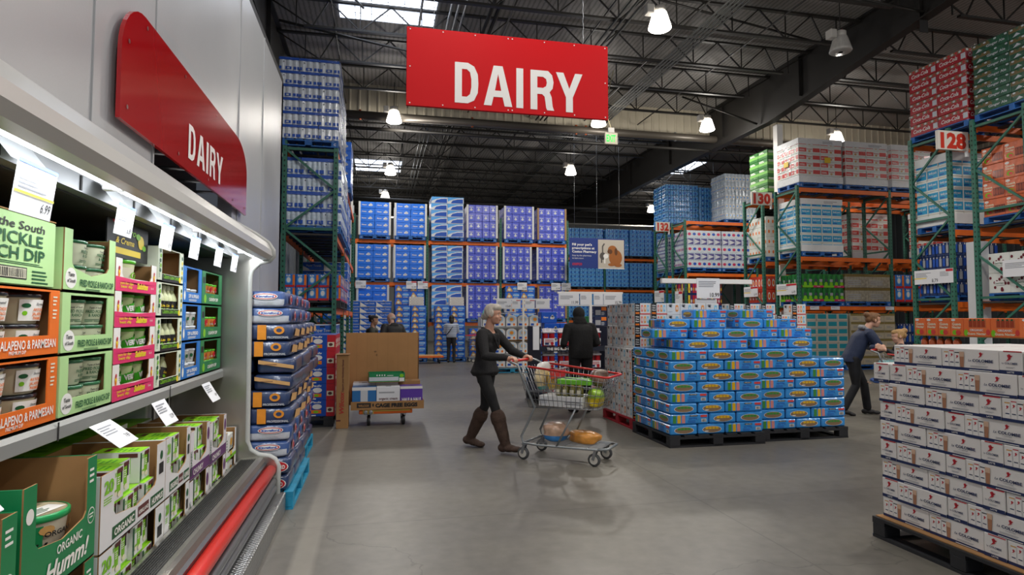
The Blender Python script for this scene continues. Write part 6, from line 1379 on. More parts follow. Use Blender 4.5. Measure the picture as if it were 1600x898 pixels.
# ------------------------------------------------------------------ displays down the middle of the aisle
t = thing('display_stand', 'navy cardboard display stand of red party cups before the hooded man', 'display stand', (2.78, 10.3, 0))
M_NAVYC = mat('navy_card', '1d2333', rough=.5)
for x in (0, 1.24):
    b = MB(); b.cbox(x, 0, .14, x+.025, .9, 1.36, M_NAVYC, .003)
    if x == 0:
        for z in (.35, .7, 1.1): b.oval(front(0, 0, 0), .0125, z, .01, .05, M_WHITE, .002, 8)
    part('side_panel', b, t)
for z in (.14, .55, .95):
    b = MB(); b.box(.026, 0, z, 1.239, .9, z+.015, M_NAVYC); b.box(.026, -.01, z-(.03 if z > .2 else 0), 1.239, .0, z+.06, M_NAVYC); b.text(front(.026, -.01, z), 'THE BIG RED CUP', .35, -.008, .045, M_WHITE, w=.5, bold=.04); part('shelf', b, t)
b = MB(); b.box(-.12, .0, .95, -.01, .02, 1.36, M_PAPER); part('side_wing', b, t)
pallet(2.76, 10.28, 0, 1.3, .95, 'black', 'black pallet under the navy red-cup display stand')
M_CUP = mat('cup_red', 'c8202c', rough=.3, coat=.4); M_BAGC = mat('clear_bag_top', 'd9d3d6', rough=.2, coat=.6)
b = MB()
for x in (.08, .2):
    for i in range(6): b.lathe([(.05, i*.045), (.055, i*.045+.04), (.058, i*.045+.044)], M_CUP, 14, M=TR((x, .1, 0)), cap=i in (0, 5))
body = b
l = MB(); l.plate(front(.04, .035, .06), [(0, 0), (.2, 0), (.2, .12), (0, .12)], .004, M_PAPER); l.lines(front(.04, .035, .06), .02, .05, .18, .11, 3, I_RED, .006); l.rect(front(.04, .035, .06), .02, .01, .09, .045, I_NAVY, .006); l.oval(front(.04, .035, .06), .15, .03, .03, .03, I_RED, .006, 10)
tf = MB()
for i in range(5): tf.bar((.06+.04*i, .1, .3), (.04+.045*i, .1+.03*(i % 2), .355), .05, .004, M_BAGC, up=(0, 1, 0))
tf.cbox(.02, .035, .272, .26, .165, .305, M_BAGC, .01)
cm1, cm2, cm3 = body.mesh('cup_stack'), l.mesh('bag_label'), tf.mesh('bag_top')
for s, z in enumerate((.156, .566, .966)):
    for i in range(4):
        q = thing('cup_pack', f'clear bag of red cups on the {("bottom","middle","top")[s]} shelf of the navy stand, {NTH[i]} along', 'cup pack', (2.83+.285*i, 10.32, z), 0, 'red cup packs on the display stand')
        for n_, m_ in (('cup_stack', cm1), ('bag_label', cm2), ('bag_top', cm3)): obj(n_, m_, q)
# navy battery cartons between the man and the seltzer
bx = case('battery_carton', .27, .26, .2, mat('battery_navy', '222c4e', rough=.4), lambda b, F, w, h: (b.rect(F, w*.08, h*.1, w*.5, h*.6, I_GRY, .001), b.rect(F, w*.55, h*.55, w*.95, h*.9, I_ORG, .001), b.lines(F, w*.55, h*.1, w*.9, h*.45, 3, I_SILV)), lambda b, F, w, h: b.lines(F, w*.2, h*.2, w*.8, h*.7, 4, I_SILV), g=.002)
pallet(4.22, 11.5, 0, 1.1, .9, 'black', 'black pallet under the navy battery cartons')
for k in range(8):
    for i in range(4):
        tag(obj('battery_carton', bx, None, (4.24+.274*i+rnd.uniform(-.002, .002), 11.52, .14+.201*k)), f'navy battery carton, {ORD[k]} layer, {NTH[i]} column from the hooded man', 'carton', 'navy battery cartons in the aisle')
# blue tissue boxes
tb = case('tissue_box', .36, .3, .25, mat('tissue_box_blue', '1458c8', rough=.35), a_kleen, a_kleen, g=.002)
pallet(3.4, 13, 0, 1.2, .8, 'blue', 'blue pallet under the tissue boxes behind the red cups')
for k in range(6):
    for i in range(2 if k < 5 else 1):
        if k == 5: x = 3.55
        else: x = 3.62+.362*i
        tag(obj('tissue_box', tb, None, (x, 13.02, .14+.2505*k)), f'blue tissue box, {ORD[k]} layer, {NTH[i]} column behind the red cups', 'box', 'blue tissue boxes in the aisle')
b = MB(); b.cbox(0, 0, 0, .3, .25, 1.55, mat('green_display', '1f8a3a', rough=.5), .01); b.rect(front(0, 0, 0), .05, 1.2, .25, 1.45, M_WHITE); solo('display_carton', b, 'slim green display carton beside the hooded man\u2019s head'.replace('\u2019s', ''), 'display', (4.66, 13.05, 0))
# white soap packs on trays
sb = MB(); P_ = [(0, 0), (.3, 0), (.3, .22)]+[(.15+.15*math.cos(a), .22+.1*math.sin(a)) for a in [i*PI/8 for i in range(1, 8)]]+[(0, .22)]
sb.plate(Fr((0, .22, 0), (1, 0, 0), (0, 0, 1)), P_, .22, M_SELTZ); F = front(0, 0, 0)
sb.oval(F, .15, .2, .1, .085, mat('ink_pale_blue', 'a8c4dd', rough=.5), .001, 16); sb.oval(F, .15, .2, .06, .055, I_GOLD, .002, 14); sb.oval(F, .15, .2, .03, .03, I_ORG, .003, 10); sb.oval(F, .22, .06, .03, .035, I_ORG, .002, 10); sb.rect(F, .03, .03, .12, .09, I_DBLUE, .002)
sm_ = sb.mesh('soap_pack')
pallet(2.8, 16.5, 0, 1.75, 1.0, 'teal', 'teal pallet under the white soap packs behind the woman')
t = thing('display_shelving', 'white cardboard tray shelving holding the white soap packs', 'display stand', (2.8, 16.5, .139))
for k in range(4):
    b = MB(); b.box(0, -.02, .37*k, 1.7, .6, .37*k+.02, M_WCARD); b.box(0, -.02, .37*k-.01, 1.7, -.005, .37*k+.03, M_CARD if k == 2 else M_WCARD); part('tray_shelf', b, t)
for x in (0, 1.68):
    b = MB(); b.box(x, 0, .03, x+.015, .6, 1.4, M_WCARD); part('side_wall', b, t)
for k in range(4):
    for i in range(5):
        tag(obj('soap_pack', sm_, None, (2.84+.33*i+rnd.uniform(-.01, .01), 16.5+.01, .16+.37*k)), f'white soap refill pack with a yellow sun on the {ORD[k]} tray, {NTH[i]} along', 'soap pack', 'white soap packs behind the woman')
tag(obj('soap_pack', sm_, None, (3.5, 16.62, 1.645+.02)), 'single white soap pack lying on top of the soap shelving', 'soap pack')
b = MB(); b.box(0, 0, .139 - .139, 1.5, .5, .02, M_WCARD); solo('tray_lid', b, 'white tray lid covering the top of the soap shelving', 'tray', (2.85, 16.52, 1.645 - .02 + .0))
def stand(name_label, x, y, z, w, cards):
    t = thing('price_stand', name_label, 'price stand', (x, y, 0))
    b = MB(); b.box(-.025, -.025, .012, .025, .025, z, M_WHITE); b.box(-.11, -.11, 0, .11, .11, .012, M_WHITE); part('stand_post', b, t)
    b = MB(); b.cbox(-w/2, -.02, z-.02, w/2, .02, z+.02, M_WHITE, .004); b.cbox(-w/2, -.02, z-.26, w/2, .02, z-.24, M_WHITE, .004); part('cross_bar', b, t)
    for (a, cw, price, red) in cards:
        b = MB(); F = front(a-w/2, -.024, z-.235); b.plate(F, [(0, 0), (cw, 0), (cw, .22), (0, .22)], .004, M_PAPER); b.lines(F, cw*.08, .11, cw*.7, .19, 3, M_GREYINK, .006)
        if price: b.text(F, price, cw*.95, .02, .055, M_INK, al='r', e=.006, xs=.85)
        if red: b.rect(F, cw*.5, .195, cw*.98, .215, I_RED, .006)
        part('price_card', b, t)
stand('white price stand over the red cup display behind the hooded man', 4.1, 11.362, 2.0, 1.36, ((.02, .42, '11.99', 0), (.46, .2, '', 0), (.74, .2, '', 0), (.95, .39, '15.79', 0)))
stand('white price stand over the white soap packs', 3.93, 16.3, 2.02, 1.6, ((.04, .42, '13.69', 0), (.47, .25, '', 1), (.84, .28, '', 1), (1.15, .4, '', 0)))

# ------------------------------------------------------------------ latte cartons on the near pallet
M_LAT = mat('latte_carton_white', 'e2dfdb', rough=.4); I_BIRD = mat('ink_bird_red', 'b81f30', rough=.45); I_LNAVY = mat('ink_carton_navy', '1c2c58', rough=.45); I_COFF = mat('ink_latte_brown', 'a9795c', rough=.4); I_COFF2 = mat('ink_latte_pale', 'cfae94', rough=.4)
def bird(b, F, a, c, s, e=.002):
    b.poly(F, [(a-s*.5, c-s*.55), (a-s*.1, c-s*.1), (a+s*.1, c+s*.05), (a+s*.3, c-s*.05), (a+s*.1, c-s*.25)], I_BIRD, e); b.poly(F, [(a-s*.3, c+s*.35), (a+s*.05, c+s*.55), (a+s*.25, c+s*.4), (a+s*.12, c), (a-s*.1, c-s*.1)], I_BIRD, e); b.poly(F, [(a+s*.1, c+s*.3), (a+s*.55, c+s*.35), (a+s*.3, c+s*.1), (a+s*.1, c)], I_BIRD, e)
def a_latL(b, F, w, h):
    b.rect(F, 0, 0, w, h*.13, I_LNAVY, .001); b.lines(F, w*.5, h*.03, w*.9, h*.1, 1, M_WHITE, .002)
    for i, (a, c) in enumerate(((.09, .5), (.19, .57), (.29, .5))):
        b.rect(F, w*(a-.045), h*.13, w*(a+.045), h*(c+.33), I_SILV, .0012); b.rect(F, w*(a-.041), h*.14, w*(a+.041), h*(c+.28), M_WHITE, .0018); b.rect(F, w*(a-.041), h*(c+.28), w*(a+.041), h*(c+.32), (I_GOLD, I_RED, I_BLK)[i], .0024); bird(b, F, w*a, h*(c+.1), h*.15, .0026); b.rect(F, w*(a-.03), h*.32, w*(a+.03), h*.36, I_LNAVY, .0026)
    b.poly(F, [(w*.345, h*.14), (w*.405, h*.14), (w*.42, h*.85), (w*.335, h*.85)], I_COFF, .003); b.poly(F, [(w*.337, h*.62), (w*.416, h*.62), (w*.42, h*.85), (w*.335, h*.85)], I_COFF2, .0036)
    bird(b, F, w*.7, h*.74, h*.24); b.text(F, 'COLOMBE', w*.735, h*.42, h*.13, I_LNAVY, w=w*.35, bold=.03); b.text(F, 'La', w*.51, h*.43, h*.1, I_LNAVY, w=w*.05, shear=.3); b.text(F, 'COFFEE', w*.7, h*.32, h*.06, I_GRY, w=w*.16); b.lines(F, w*.52, h*.18, w*.9, h*.27, 2, I_GRY)
def a_latS(b, F, w, h):
    b.rect(F, 0, 0, w, h*.16, I_LNAVY, .001); b.text(F, 'LATTE', w*.5, h*.05, h*.07, M_WHITE, w=w*.3, bold=.02); bird(b, F, w*.45, h*.7, min(h*.3, w*.4)); b.text(F, 'COLOMBE', w*.53, h*.42, h*.09, I_LNAVY, w=w*.55, bold=.02); b.text(F, 'La', w*.17, h*.43, h*.07, I_LNAVY, w=w*.08); b.rect(F, w*.2, h*.95, w, h, I_BIRD, .001); b.lines(F, w*.3, h*.25, w*.7, h*.33, 2, I_GRY)
HL = .1305
LL = case('latte_carton', .24, .36, HL, M_LAT, a_latS, a_latL, g=.0015, cham=.003); LS = case('latte_carton', .24, .13, HL, M_LAT, a_latL, a_latS, g=.0015, cham=.003)
pallet(3.36, 2.38, 0, 1.2, 1.26, 'black', 'black pallet under the white latte cartons', near=True)
b = MB(); b.box(0, 0, 0, 1.2, 1.25, .006, M_CARD); solo('slip_sheet', b, 'brown cardboard sheet between the latte cartons and their pallet', 'cardboard', (3.38, 2.38, .139))
for k in range(9):
    y = 3.62 if k < 7 else 3.66 if k == 7 else 3.5; pat = 'LLSLL' if k % 2 == 0 else 'SLSLSL'
    if k == 7: pat = 'SSLLSL'
    if k == 8: pat = 'LLSSL'
    for n_, p in enumerate(pat):
        L_ = .36 if p == 'L' else .13
        y -= L_+.002
        if y < 2.2: break
        x = 3.425+rnd.uniform(-.006, .006)+(.0 if k != 8 else .01)
        tag(obj('latte_carton', LL if p == 'L' else LS, None, (x, y, .146+HL*k)), f'white latte carton, {ORD[k]} layer of the near stack, {NTH[n_]} from its far corner', 'carton', 'latte cartons on the near pallet')
for i in range(3):
    for j in range(3):
        tag(obj('latte_carton', LL, None, (3.68+.243*i, 2.4+.365*j, .146+HL*8)), f'white latte carton on the top layer, {NTH[i]} row in from the aisle face, {NTH[j]} along', 'carton', 'latte cartons on the near pallet')
# guava nectar cartons
M_NEC = mat('nectar_carton', 'e8743a', rough=.45)
def a_nec(b, F, w, h):
    b.text(F, 'Guava', w*.5, h*.6, h*.16, I_CREAM, w=w*.7, bold=.03); b.text(F, 'Nectar', w*.5, h*.43, h*.14, I_CREAM, w=w*.7, bold=.03); b.oval(F, w*.35, h*.2, w*.2, h*.14, I_LIME, .002, 12); b.oval(F, w*.62, h*.2, w*.2, h*.14, I_CORAL, .003, 12); b.oval(F, w*.25, h*.9, w*.17, h*.07, M_WHITE, .002, 10)
def a_necW(b, F, w, h):
    b.rect(F, w*.2, h*.5, w*.85, h*.93, mat('nectar_window', 'c9714a', rough=.3, coat=.5), .001)
    for i in range(4): b.rect(F, w*(.22+.155*i), h*.52, w*(.35+.155*i), h*.86, mat('ink_nectar', 'a4452a'), .002); b.rect(F, w*(.25+.155*i), h*.86, w*(.32+.155*i), h*.95, I_GRN, .003)
    b.text(F, 'Guava Nectar', w*.5, h*.1, h*.13, I_CREAM, w=w*.7, bold=.03); b.text(F, 'ORGANIC', w*.5, h*.3, h*.12, M_WHITE, w=w*.5, bold=.03); b.oval(F, w*.1, h*.2, w*.08, h*.18, I_LIME, .002, 12); b.oval(F, w*.92, h*.25, w*.07, h*.16, I_CORAL, .002, 12)
pallet(5.2, 4.02, 0, 1.0, 1.06, 'blue', 'blue pallet under the guava nectar cartons')
ncs = (case('nectar_carton', .26, .128, .165, M_NEC, a_necW, a_nec, g=.001, cham=.003), case('nectar_carton', .26, .25, .165, M_NEC, a_nec, a_necW, g=.001, cham=.003))
for k in range(6):
    for i in range(4): tag(obj('nectar_carton', ncs[1], None, (5.22, 4.04+.253*i, .141+.1755*k*1.0)), f'orange nectar carton, {ORD[k]} layer behind the latte stack, {NTH[i]} along', 'carton', 'nectar cartons behind the latte stack')
b = MB(); b.box(0, 0, 0, .9, 1.03, .008, M_CARD); b.box(0, 0, .008, .006, 1.03, .05, M_CARD); b.box(-.003, .5, .01, 0, .62, .05, M_NEC); b.box(-.003, .1, .01, 0, .28, .05, M_NEC); solo('carton_tray', b, 'cut-down brown tray with orange patches under the upper nectar cartons', 'tray', (5.21, 4.03, 1.196))
for i in range(5):
    b = MB(); b.lathe([(.035, 0), (.035, .08), (.02, .1), (.018, .118)], mat('nectar_bottle', 'b5562c', rough=.2, coat=.5), 12); b.lathe([(.02, .105), (.02, .125)], I_GRN, 10)
    solo('nectar_bottle', b, f'small orange nectar bottle in the brown tray, {NTH[i]} from the child', 'bottle', (5.27, 4.98-.085*i, 1.2045), 0, 'nectar bottles in the brown tray')
b = MB(); b.box(0, 0, 0, .88, 1.02, .006, M_CARD); solo('slip_sheet', b, 'cardboard sheet over the bottle tray under the top nectar cartons', 'cardboard', (5.22, 4.03, 1.33))
y = 5.05
for i, q in enumerate((0, 0, 0, 0, 1, 1)):
    y -= .129 if q == 0 else .251
    tag(obj('nectar_carton', ncs[q], None, (5.22, y, 1.3365)), f'orange guava carton on the top layer, {NTH[i]} from the child', 'carton', 'nectar cartons on the top layer')
# ------------------------------------------------------------------ shopping carts
M_WIRE = mat('cart_wire', '9b9ea1', rough=.35, metal=.8); M_FRAME = mat('cart_frame_grey', '8f9496', rough=.4, metal=.5); M_CARTRED = mat('cart_red_plastic', 'cf2b25', rough=.35, coat=.2)
CARTM = {}
def cart_meshes():
    if CARTM: return CARTM
    def rim(x, s, z): return (x, s, z)
    A = lambda x: .285-.035*x            # half width of the rim at x
    zt = lambda x: 1.0-.1*x; zb = lambda x: .55+.02*x; B = lambda x: .215-.02*x
    b = MB(); wr = .0032
    for lv in (.0, .2, .42, .64, .84):     # hoops
        z0 = lambda x: zb(x)+(zt(x)-zb(x))*lv; w0 = lambda x: B(x)+(A(x)-B(x))*lv; xf = .86+.1*lv; xr = .1-.1*lv
        P = [(xr, -w0(xr), z0(xr)), (xf, -w0(xf), z0(xf)), (xf, w0(xf), z0(xf)), (xr, w0(xr), z0(xr))]
        b.tube(P, .0045, M_WIRE, 5)
    n = 16
    for s in (-1, 1):
        for i in range(n+1):
            q = i/n; xb = .1+.76*q; xt = .0+.96*q; b.tube([(xb, s*B(xb), zb(xb)), (xt, s*A(xt), zt(xt))], wr, M_WIRE, 4)
    for i in range(9):
        q = i/8*2-1; b.tube([(.86, q*B(.86), zb(.86)), (.96, q*A(.96), zt(.96))], wr, M_WIRE, 4); b.tube([(.1, q*B(.1), zb(.1)), (.86, q*B(.86), zb(.86))], wr, M_WIRE, 4)
    CARTM['basket'] = b.mesh('basket')
    b = MB(); b.tube([(.12, -A(.12)-.004, zt(.12)), (.955, -A(.96), zt(.96)), (.985, -A(.96)+.04, zt(.97)), (.985, A(.96)-.04, zt(.97)), (.955, A(.96), zt(.96)), (.12, A(.12)+.004, zt(.12))], .012, M_CARTRED, 8); CARTM['rim_guard'] = b.mesh('rim_guard')
    b = MB(); b.tube([(-.1, -.25, 1.035), (-.1, .25, 1.035)], .0165, M_CARTRED, 10); CARTM['handle'] = b.mesh('handle')
    b = MB()
    for s in (-1, 1):
        b.tube([(-.1, s*.25, 1.035), (-.09, s*.285, 1.03), (0, s*.29, 1.0), (.03, s*.27, .9), (.17, s*.225, .56), (.12, s*.23, .45), (.02, s*.24, .24), (.04, s*.24, .175), (.2, s*.235, .165), (.86, s*.2, .17)], .0125, M_FRAME, 8)
        b.tube([(.62, s*.2, .56), (.52, s*.215, .36), (.42, s*.225, .17)], .011, M_FRAME, 8)
    b.tube([(.86, -.2, .17), (.95, -.15, .175), (.95, .15, .175), (.86, .2, .17)], .014, M_FRAME, 8); b.tube([(.04, -.24, .175), (.04, .24, .175)], .011, M_FRAME, 8)
    CARTM['frame'] = b.mesh('frame')
    b = MB()
    for i in range(11): q = i/10*2-1; b.tube([(.05, q*.22, .185), (.9, q*.17, .185)], .0032, M_WIRE, 4)
    for x in (.25, .5, .75): b.tube([(x, -.22, .18), (x, .22, .18)], .004, M_WIRE, 4)
    CARTM['lower_rack'] = b.mesh('lower_rack')
    b = MB()
    for i in range(9): q = i/8*2-1; b.tube([(.0, q*.27, .98), (.1, q*.24, .72), (.3, q*.23, .72), (.36, q*.24, .95)], .0032, M_WIRE, 4)
    b.tube([(.36, -.25, .95), (.36, .25, .95)], .006, M_WIRE, 6); b.box(.34, -.2, .86, .352, .2, .94, M_CARTRED)
    CARTM['child_seat'] = b.mesh('child_seat')
    b = MB(); b.lathe([(.045, -.018), (.062, -.014), (.066, -.008), (.066, .008), (.062, .014), (.045, .018)], M_RUBBER, 18, M=RX(PI/2)); b.lathe([(.043, -.019), (.043, .019)], mat('wheel_hub', 'c9c5ba', rough=.5), 14, M=RX(PI/2)); CARTM['wheel'] = b.mesh('wheel')
    b = MB(); b.bar((-.01, .024, 0), (.02, .024, .1), .03, .005, M_GALV, up=(0, 1, 0)); b.bar((-.01, -.024, 0), (.02, -.024, .1), .03, .005, M_GALV, up=(0, 1, 0)); b.box(-.012, -.03, .095, .05, .03, .105, M_GALV); CARTM['fork'] = b.mesh('fork')
    return CARTM
def shopping_cart(label, x, y, rz):
    c = cart_meshes(); t = thing('shopping_cart', label, 'shopping cart', (x, y, 0), rz)
    for k in ('basket', 'rim_guard', 'handle', 'frame', 'lower_rack', 'child_seat'): obj(k, c[k], t)
    for (a, s) in ((.04, -.235), (.04, .235), (.82, -.19), (.82, .19)):
        wv = obj('wheel', c['wheel'], t, (a, s, .066)); obj('fork', c['fork'], wv)
    return t
def inC(cx, cy, rz, f, l, z): return (cx+f*math.cos(rz)-l*math.sin(rz), cy+f*math.sin(rz)+l*math.cos(rz), z)
CX, CY, CR = 1.66, 6.59, math.radians(-40)
shopping_cart('loaded wire shopping cart with red rim pushed by the woman in black', CX, CY, CR)
def put(name, mb, label, cat, f, l, z, rz=0, group=None): return solo(name, mb, label, cat, inC(CX, CY, CR, f, l, z), CR+rz, group)
def sack(L, W, H, m, seed, n=26, k=14, amp=.05, mats=None):
    """a lumpy soft bag, its base at z = 0"""
    r = random.Random(seed); ph = [r.uniform(0, 6) for _ in range(6)]; b = MB(); vs = []
    for j in range(k+1):
        t = -PI/2+PI*j/k
        for i in range(n):
            a = 2*PI*i/n; q = 1+amp*(math.sin(3*a+ph[0]+2*t)+math.sin(5*a+ph[1])*.6+math.sin(4*t+ph[2]+a))
            ct = abs(math.cos(t))**.55; q *= 1+r.uniform(-.055, .055); vs.append((L/2*ct*math.cos(a)*q, W/2*ct*math.sin(a)*q, H/2+H/2*math.copysign(abs(math.sin(t))**.8, t)))
    fs = [(j*n+i, j*n+(i+1) % n, (j+1)*n+(i+1) % n, (j+1)*n+i) for j in range(k) for i in range(n)]
    if mats:
        for m_, lo, hi in mats: b.add(vs, [f for f in fs if lo <= sum(vs[i][2] for i in f)/4/H < hi], m_, True)
    else: b.add(vs, fs, m, True)
    return b
b = MB(); b.cbox(0, 0, 0, .49, .34, .11, M_WCARD, .004); F = front(0, 0, 0); b.lines(F, .3, .03, .5, .07, 2, M_GREYINK); b.rect(F, .02, .03, .1, .08, I_SILV, .001)
put('food_case', b, 'long white carton lying on the floor of the loaded cart', 'carton', .2, -.19, .572)
put('snack_bag', sack(.2, .17, .17, wrapped('kraft_bag', 'b99a6b'), 3), 'brown paper snack bag lying on the white carton in the cart', 'bag', .48, .05, .685, .2)
for i in range(4):
    b = MB(); b.lathe([(.03, 0), (.036, .01), (.036, .09), (.028, .1)], mat('jar_olive', '6e6a2f', rough=.15, coat=.6), 14); b.lathe([(.03, .1), (.032, .12), (.0, .12)], mat('jar_lid_gold', 'a58b3f', rough=.3, metal=.6), 14, cap=False); b.rect(Fr((-.03, -.037, 0), (1, 0, 0), (0, 0, 1)), .008, .02, .052, .07, I_CREAM, .001)
    put('glass_jar', b, f'olive glass jar standing on the white carton in the cart, {NTH[i]} from the handle', 'jar', .41+.08*i, -.13, .684, 0, 'glass jars in the loaded cart')
b = MB(); b.cbox(0, 0, 0, .36, .26, .05, mat('lime_box', '74c832', rough=.4), .004); b.rect(topf(0, 0, .05), .05, .05, .3, .2, I_GRN); put('food_carton', b, 'flat lime green carton lying on top of the jars in the cart', 'carton', .4, -.16, .808)
put('lemon_bag', sack(.15, .27, .2, None, 9, amp=.09, mats=[(mat('lemon_yellow', 'd9c01c', rough=.4, bump=.5, bscale=25), -1, .55), (wrapped('lime_bag', '9fc93a'), .55, 2)]), 'yellow and lime fruit bag at the front of the loaded cart', 'bag', .785, -.01, .575)
put('produce_bag', sack(.2, .22, .18, wrapped('onion_bag', '6a5240', var=.4), 14, amp=.08), 'clear bag of brown onions on top at the front of the cart', 'bag', .8, .04, .782)
put('snack_bag', sack(.1, .36, .3, None, 21, amp=.06, mats=[(wrapped('teal_pack', '2a8d86'), -1, .2), (wrapped('chip_pack', 'c8b98f', var=.35), .2, .75), (wrapped('clear_pack', 'cfcdc6'), .75, 2)]), 'tall crinkled snack bag with a teal base leaning in the child seat', 'bag', .18, -.02, .724)
put('snack_bag', sack(.07, .2, .2, wrapped('yellow_pack', 'd8b23a', var=.3), 23, amp=.06), 'small yellow snack bag beside the tall one in the child seat', 'bag', .275, .0, .727)
put('bread_bag', sack(.26, .28, .2, None, 41, amp=.06, mats=[(wrapped('bread_blue', '2f7fc2'), -1, .35), (wrapped('bread_clear', 'c9a58a', var=.25), .35, 2)]), 'clear bread bag with blue base on the lower rack of the cart', 'bag', .34, -.05, .19)
put('bread_bag', sack(.34, .22, .13, wrapped('bread_orange', 'd9933c', var=.35), 43, amp=.06), 'orange bread bag lying at the front of the lower cart rack', 'bag', .66, -.03, .19)
put('bread_bag', sack(.2, .14, .1, wrapped('bread_gold', 'c79a3c', var=.2), 47, amp=.05), 'small golden bread pack on the far side of the lower cart rack', 'bag', .53, .14, .19)

# ------------------------------------------------------------------ people: one continuous skin surface each, clothing as parts
def blend(src, voxel, smooth=4):
    """fuse overlapping shapes into one continuous surface"""
    me = src.mesh('fuse'); o = bpy.data.objects.new('fuse', me); COL.objects.link(o)
    m = o.modifiers.new('r', 'REMESH'); m.mode = 'VOXEL'; m.voxel_size = voxel
    if smooth: s = o.modifiers.new('s', 'SMOOTH'); s.factor = .5; s.iterations = smooth
    out = bpy.data.meshes.new_from_object(o.evaluated_get(bpy.context.evaluated_depsgraph_get()))
    bpy.data.objects.remove(o); bpy.data.meshes.remove(me)
    out.materials.clear(); out.materials.append(src.mats[0])
    out.polygons.foreach_set('use_smooth', [True]*len(out.polygons)); out.polygons.foreach_set('material_index', [0]*len(out.polygons))
    return out
def V(*a): return Vector(a)
class Body(MB):
    def __init__(s, m): super().__init__(); s.m = m
    def limb(s, pts, rs, n=14, sub=5):
        """tapered rounded limb through the joints"""
        pts = [Vector(p) for p in pts]; P = []; R = []
        for i in range(len(pts)-1):
            for k in range(sub): q = k/sub; P.append(pts[i].lerp(pts[i+1], q)); R.append(rs[i]+(rs[i+1]-rs[i])*(3*q*q-2*q*q*q))
        P.append(pts[-1]); R.append(rs[-1]); nrm = None; vs = []; fs = []
        for i, p in enumerate(P):
            d = (P[min(i+1, len(P)-1)]-P[max(i-1, 0)]).normalized()
            nrm = d.orthogonal().normalized() if nrm is None else (nrm-d*nrm.dot(d)).normalized()
            bn = d.cross(nrm)
            for k in range(n): a = 2*PI*k/n; vs.append(p+(nrm*math.cos(a)+bn*math.sin(a))*R[i])
        for i in range(len(P)-1):
            for k in range(n): fs.append((i*n+k, i*n+(k+1) % n, (i+1)*n+(k+1) % n, (i+1)*n+k))
        fs += [tuple(range(n))[::-1], tuple(range((len(P)-1)*n, len(P)*n))]
        s.add(vs, fs, s.m, True)
        s.ell(P[0], (R[0],)*3, s.m, 10, 6); s.ell(P[-1], (R[-1],)*3, s.m, 10, 6)
        return s
    def loft(s, secs, n=22, e=.85):
        """stack of oval sections (centre, depth, width)"""
        vs = []; fs = []
        for c, rf, rl in secs:
            for k in range(n):
                a = 2*PI*k/n; ca, sa = math.cos(a), math.sin(a)
                vs.append((c[0]+rf*math.copysign(abs(ca)**e, ca), c[1]+rl*math.copysign(abs(sa)**e, sa), c[2]))
        m = len(secs)
        for i in range(m-1):
            for k in range(n): fs.append((i*n+k, i*n+(k+1) % n, (i+1)*n+(k+1) % n, (i+1)*n+k))
        fs += [tuple(range(n))[::-1], tuple(range((m-1)*n, m*n))]
        return s.add(vs, fs, s.m, True)
    def E(s, c, r, rot=None): return s.ell((0, 0, 0), r, s.m, 14, 10, TR(Vector(c)) @ (rot or Matrix()))
def torso_secs(J, g=0, top=True, z0=-.1, up=1.0, wide=1.0, hemflare=0, boxy=0):
    p, n = J['pel'], J['neck']; sp = n-p; k = J.get('build', 1)
    S = [(-.12, .085, .13), (-.03, .115, .165), (.12, .118, .168), (.28, .1, .14), (.45, .095, .13), (.62, .112, .15), (.78, .115, .165), (.88, .1, .165), (.95, .075, .125), (1.0, .06, .07)]
    out = []
    for q, rf, rl in S:
        if q < z0 or q > up: continue
        if boxy and q < .7: rf = max(rf, .108); rl = max(rl, .15) if boxy < 2 else .156
        c = p+sp*q; c = c+Vector((-.012*math.sin(q*PI), 0, 0)); out.append((c, (rf+g)*k+(hemflare if q < .1 else 0), ((rl+g)*k*wide)+(hemflare if q < .1 else 0)))
    return out
def hand(b, w, d, side, mode, bar=None):
    """palm, four unequal bent fingers and a thumb; side +1 = left hand"""
    L = (.034, .04, .037, .03)
    if mode == 'grip':          # closed over a bar that runs along y through bar
        c = Vector(bar)
        b.limb([w, c+V(-.055, 0, .012), c+V(-.02, 0, .026)], [.024, .03, .026], 10, 4); b.E(c+V(-.03, 0, .02), (.03, .042, .018))
        for i in range(4):
            y = (-.033+.022*i)*side*-1; q = L[i]/.04
            b.limb([c+V(-.018, y, .029), c+V(.012, y, .03), c+V(.029, y, .012*q), c+V(.027, y, -.016*q), c+V(.01, y, -.026*q)], [.0105, .0098, .0092, .0086, .0075], 8, 3)
        b.limb([c+V(-.05, -side*.03, .0), c+V(-.03, -side*.042, -.012), c+V(-.002, -side*.036, -.024)], [.0125, .0108, .0088], 8, 3)
    else:                       # relaxed, slightly curled, pointing along d
        d = Vector(d).normalized(); n = Vector((0, side*-1, 0)); n = (n-d*n.dot(d)).normalized(); a = d.cross(n).normalized()
        pc = w+d*.05; b.limb([w, w+d*.03], [.024, .026], 10, 3); b.limb([pc-a*.022, pc+a*.022], [.023, .023], 10, 3); b.limb([pc+d*.02-a*.024, pc+d*.02+a*.024], [.02, .02], 10, 3)
        for i in range(4):
            o = a*(-.033+.022*i); q = L[i]; k0 = w+d*.085+o
            b.limb([k0, k0+d*q+n*.008, k0+d*(q*1.6)+n*.022, k0+d*(q*1.95)+n*.04], [.0098, .0092, .0084, .0072], 8, 3)
        b.limb([w+d*.025-a*.03, w+d*.055-a*.052+n*.012, w+d*.085-a*.05+n*.03], [.0125, .0105, .0085], 8, 3)
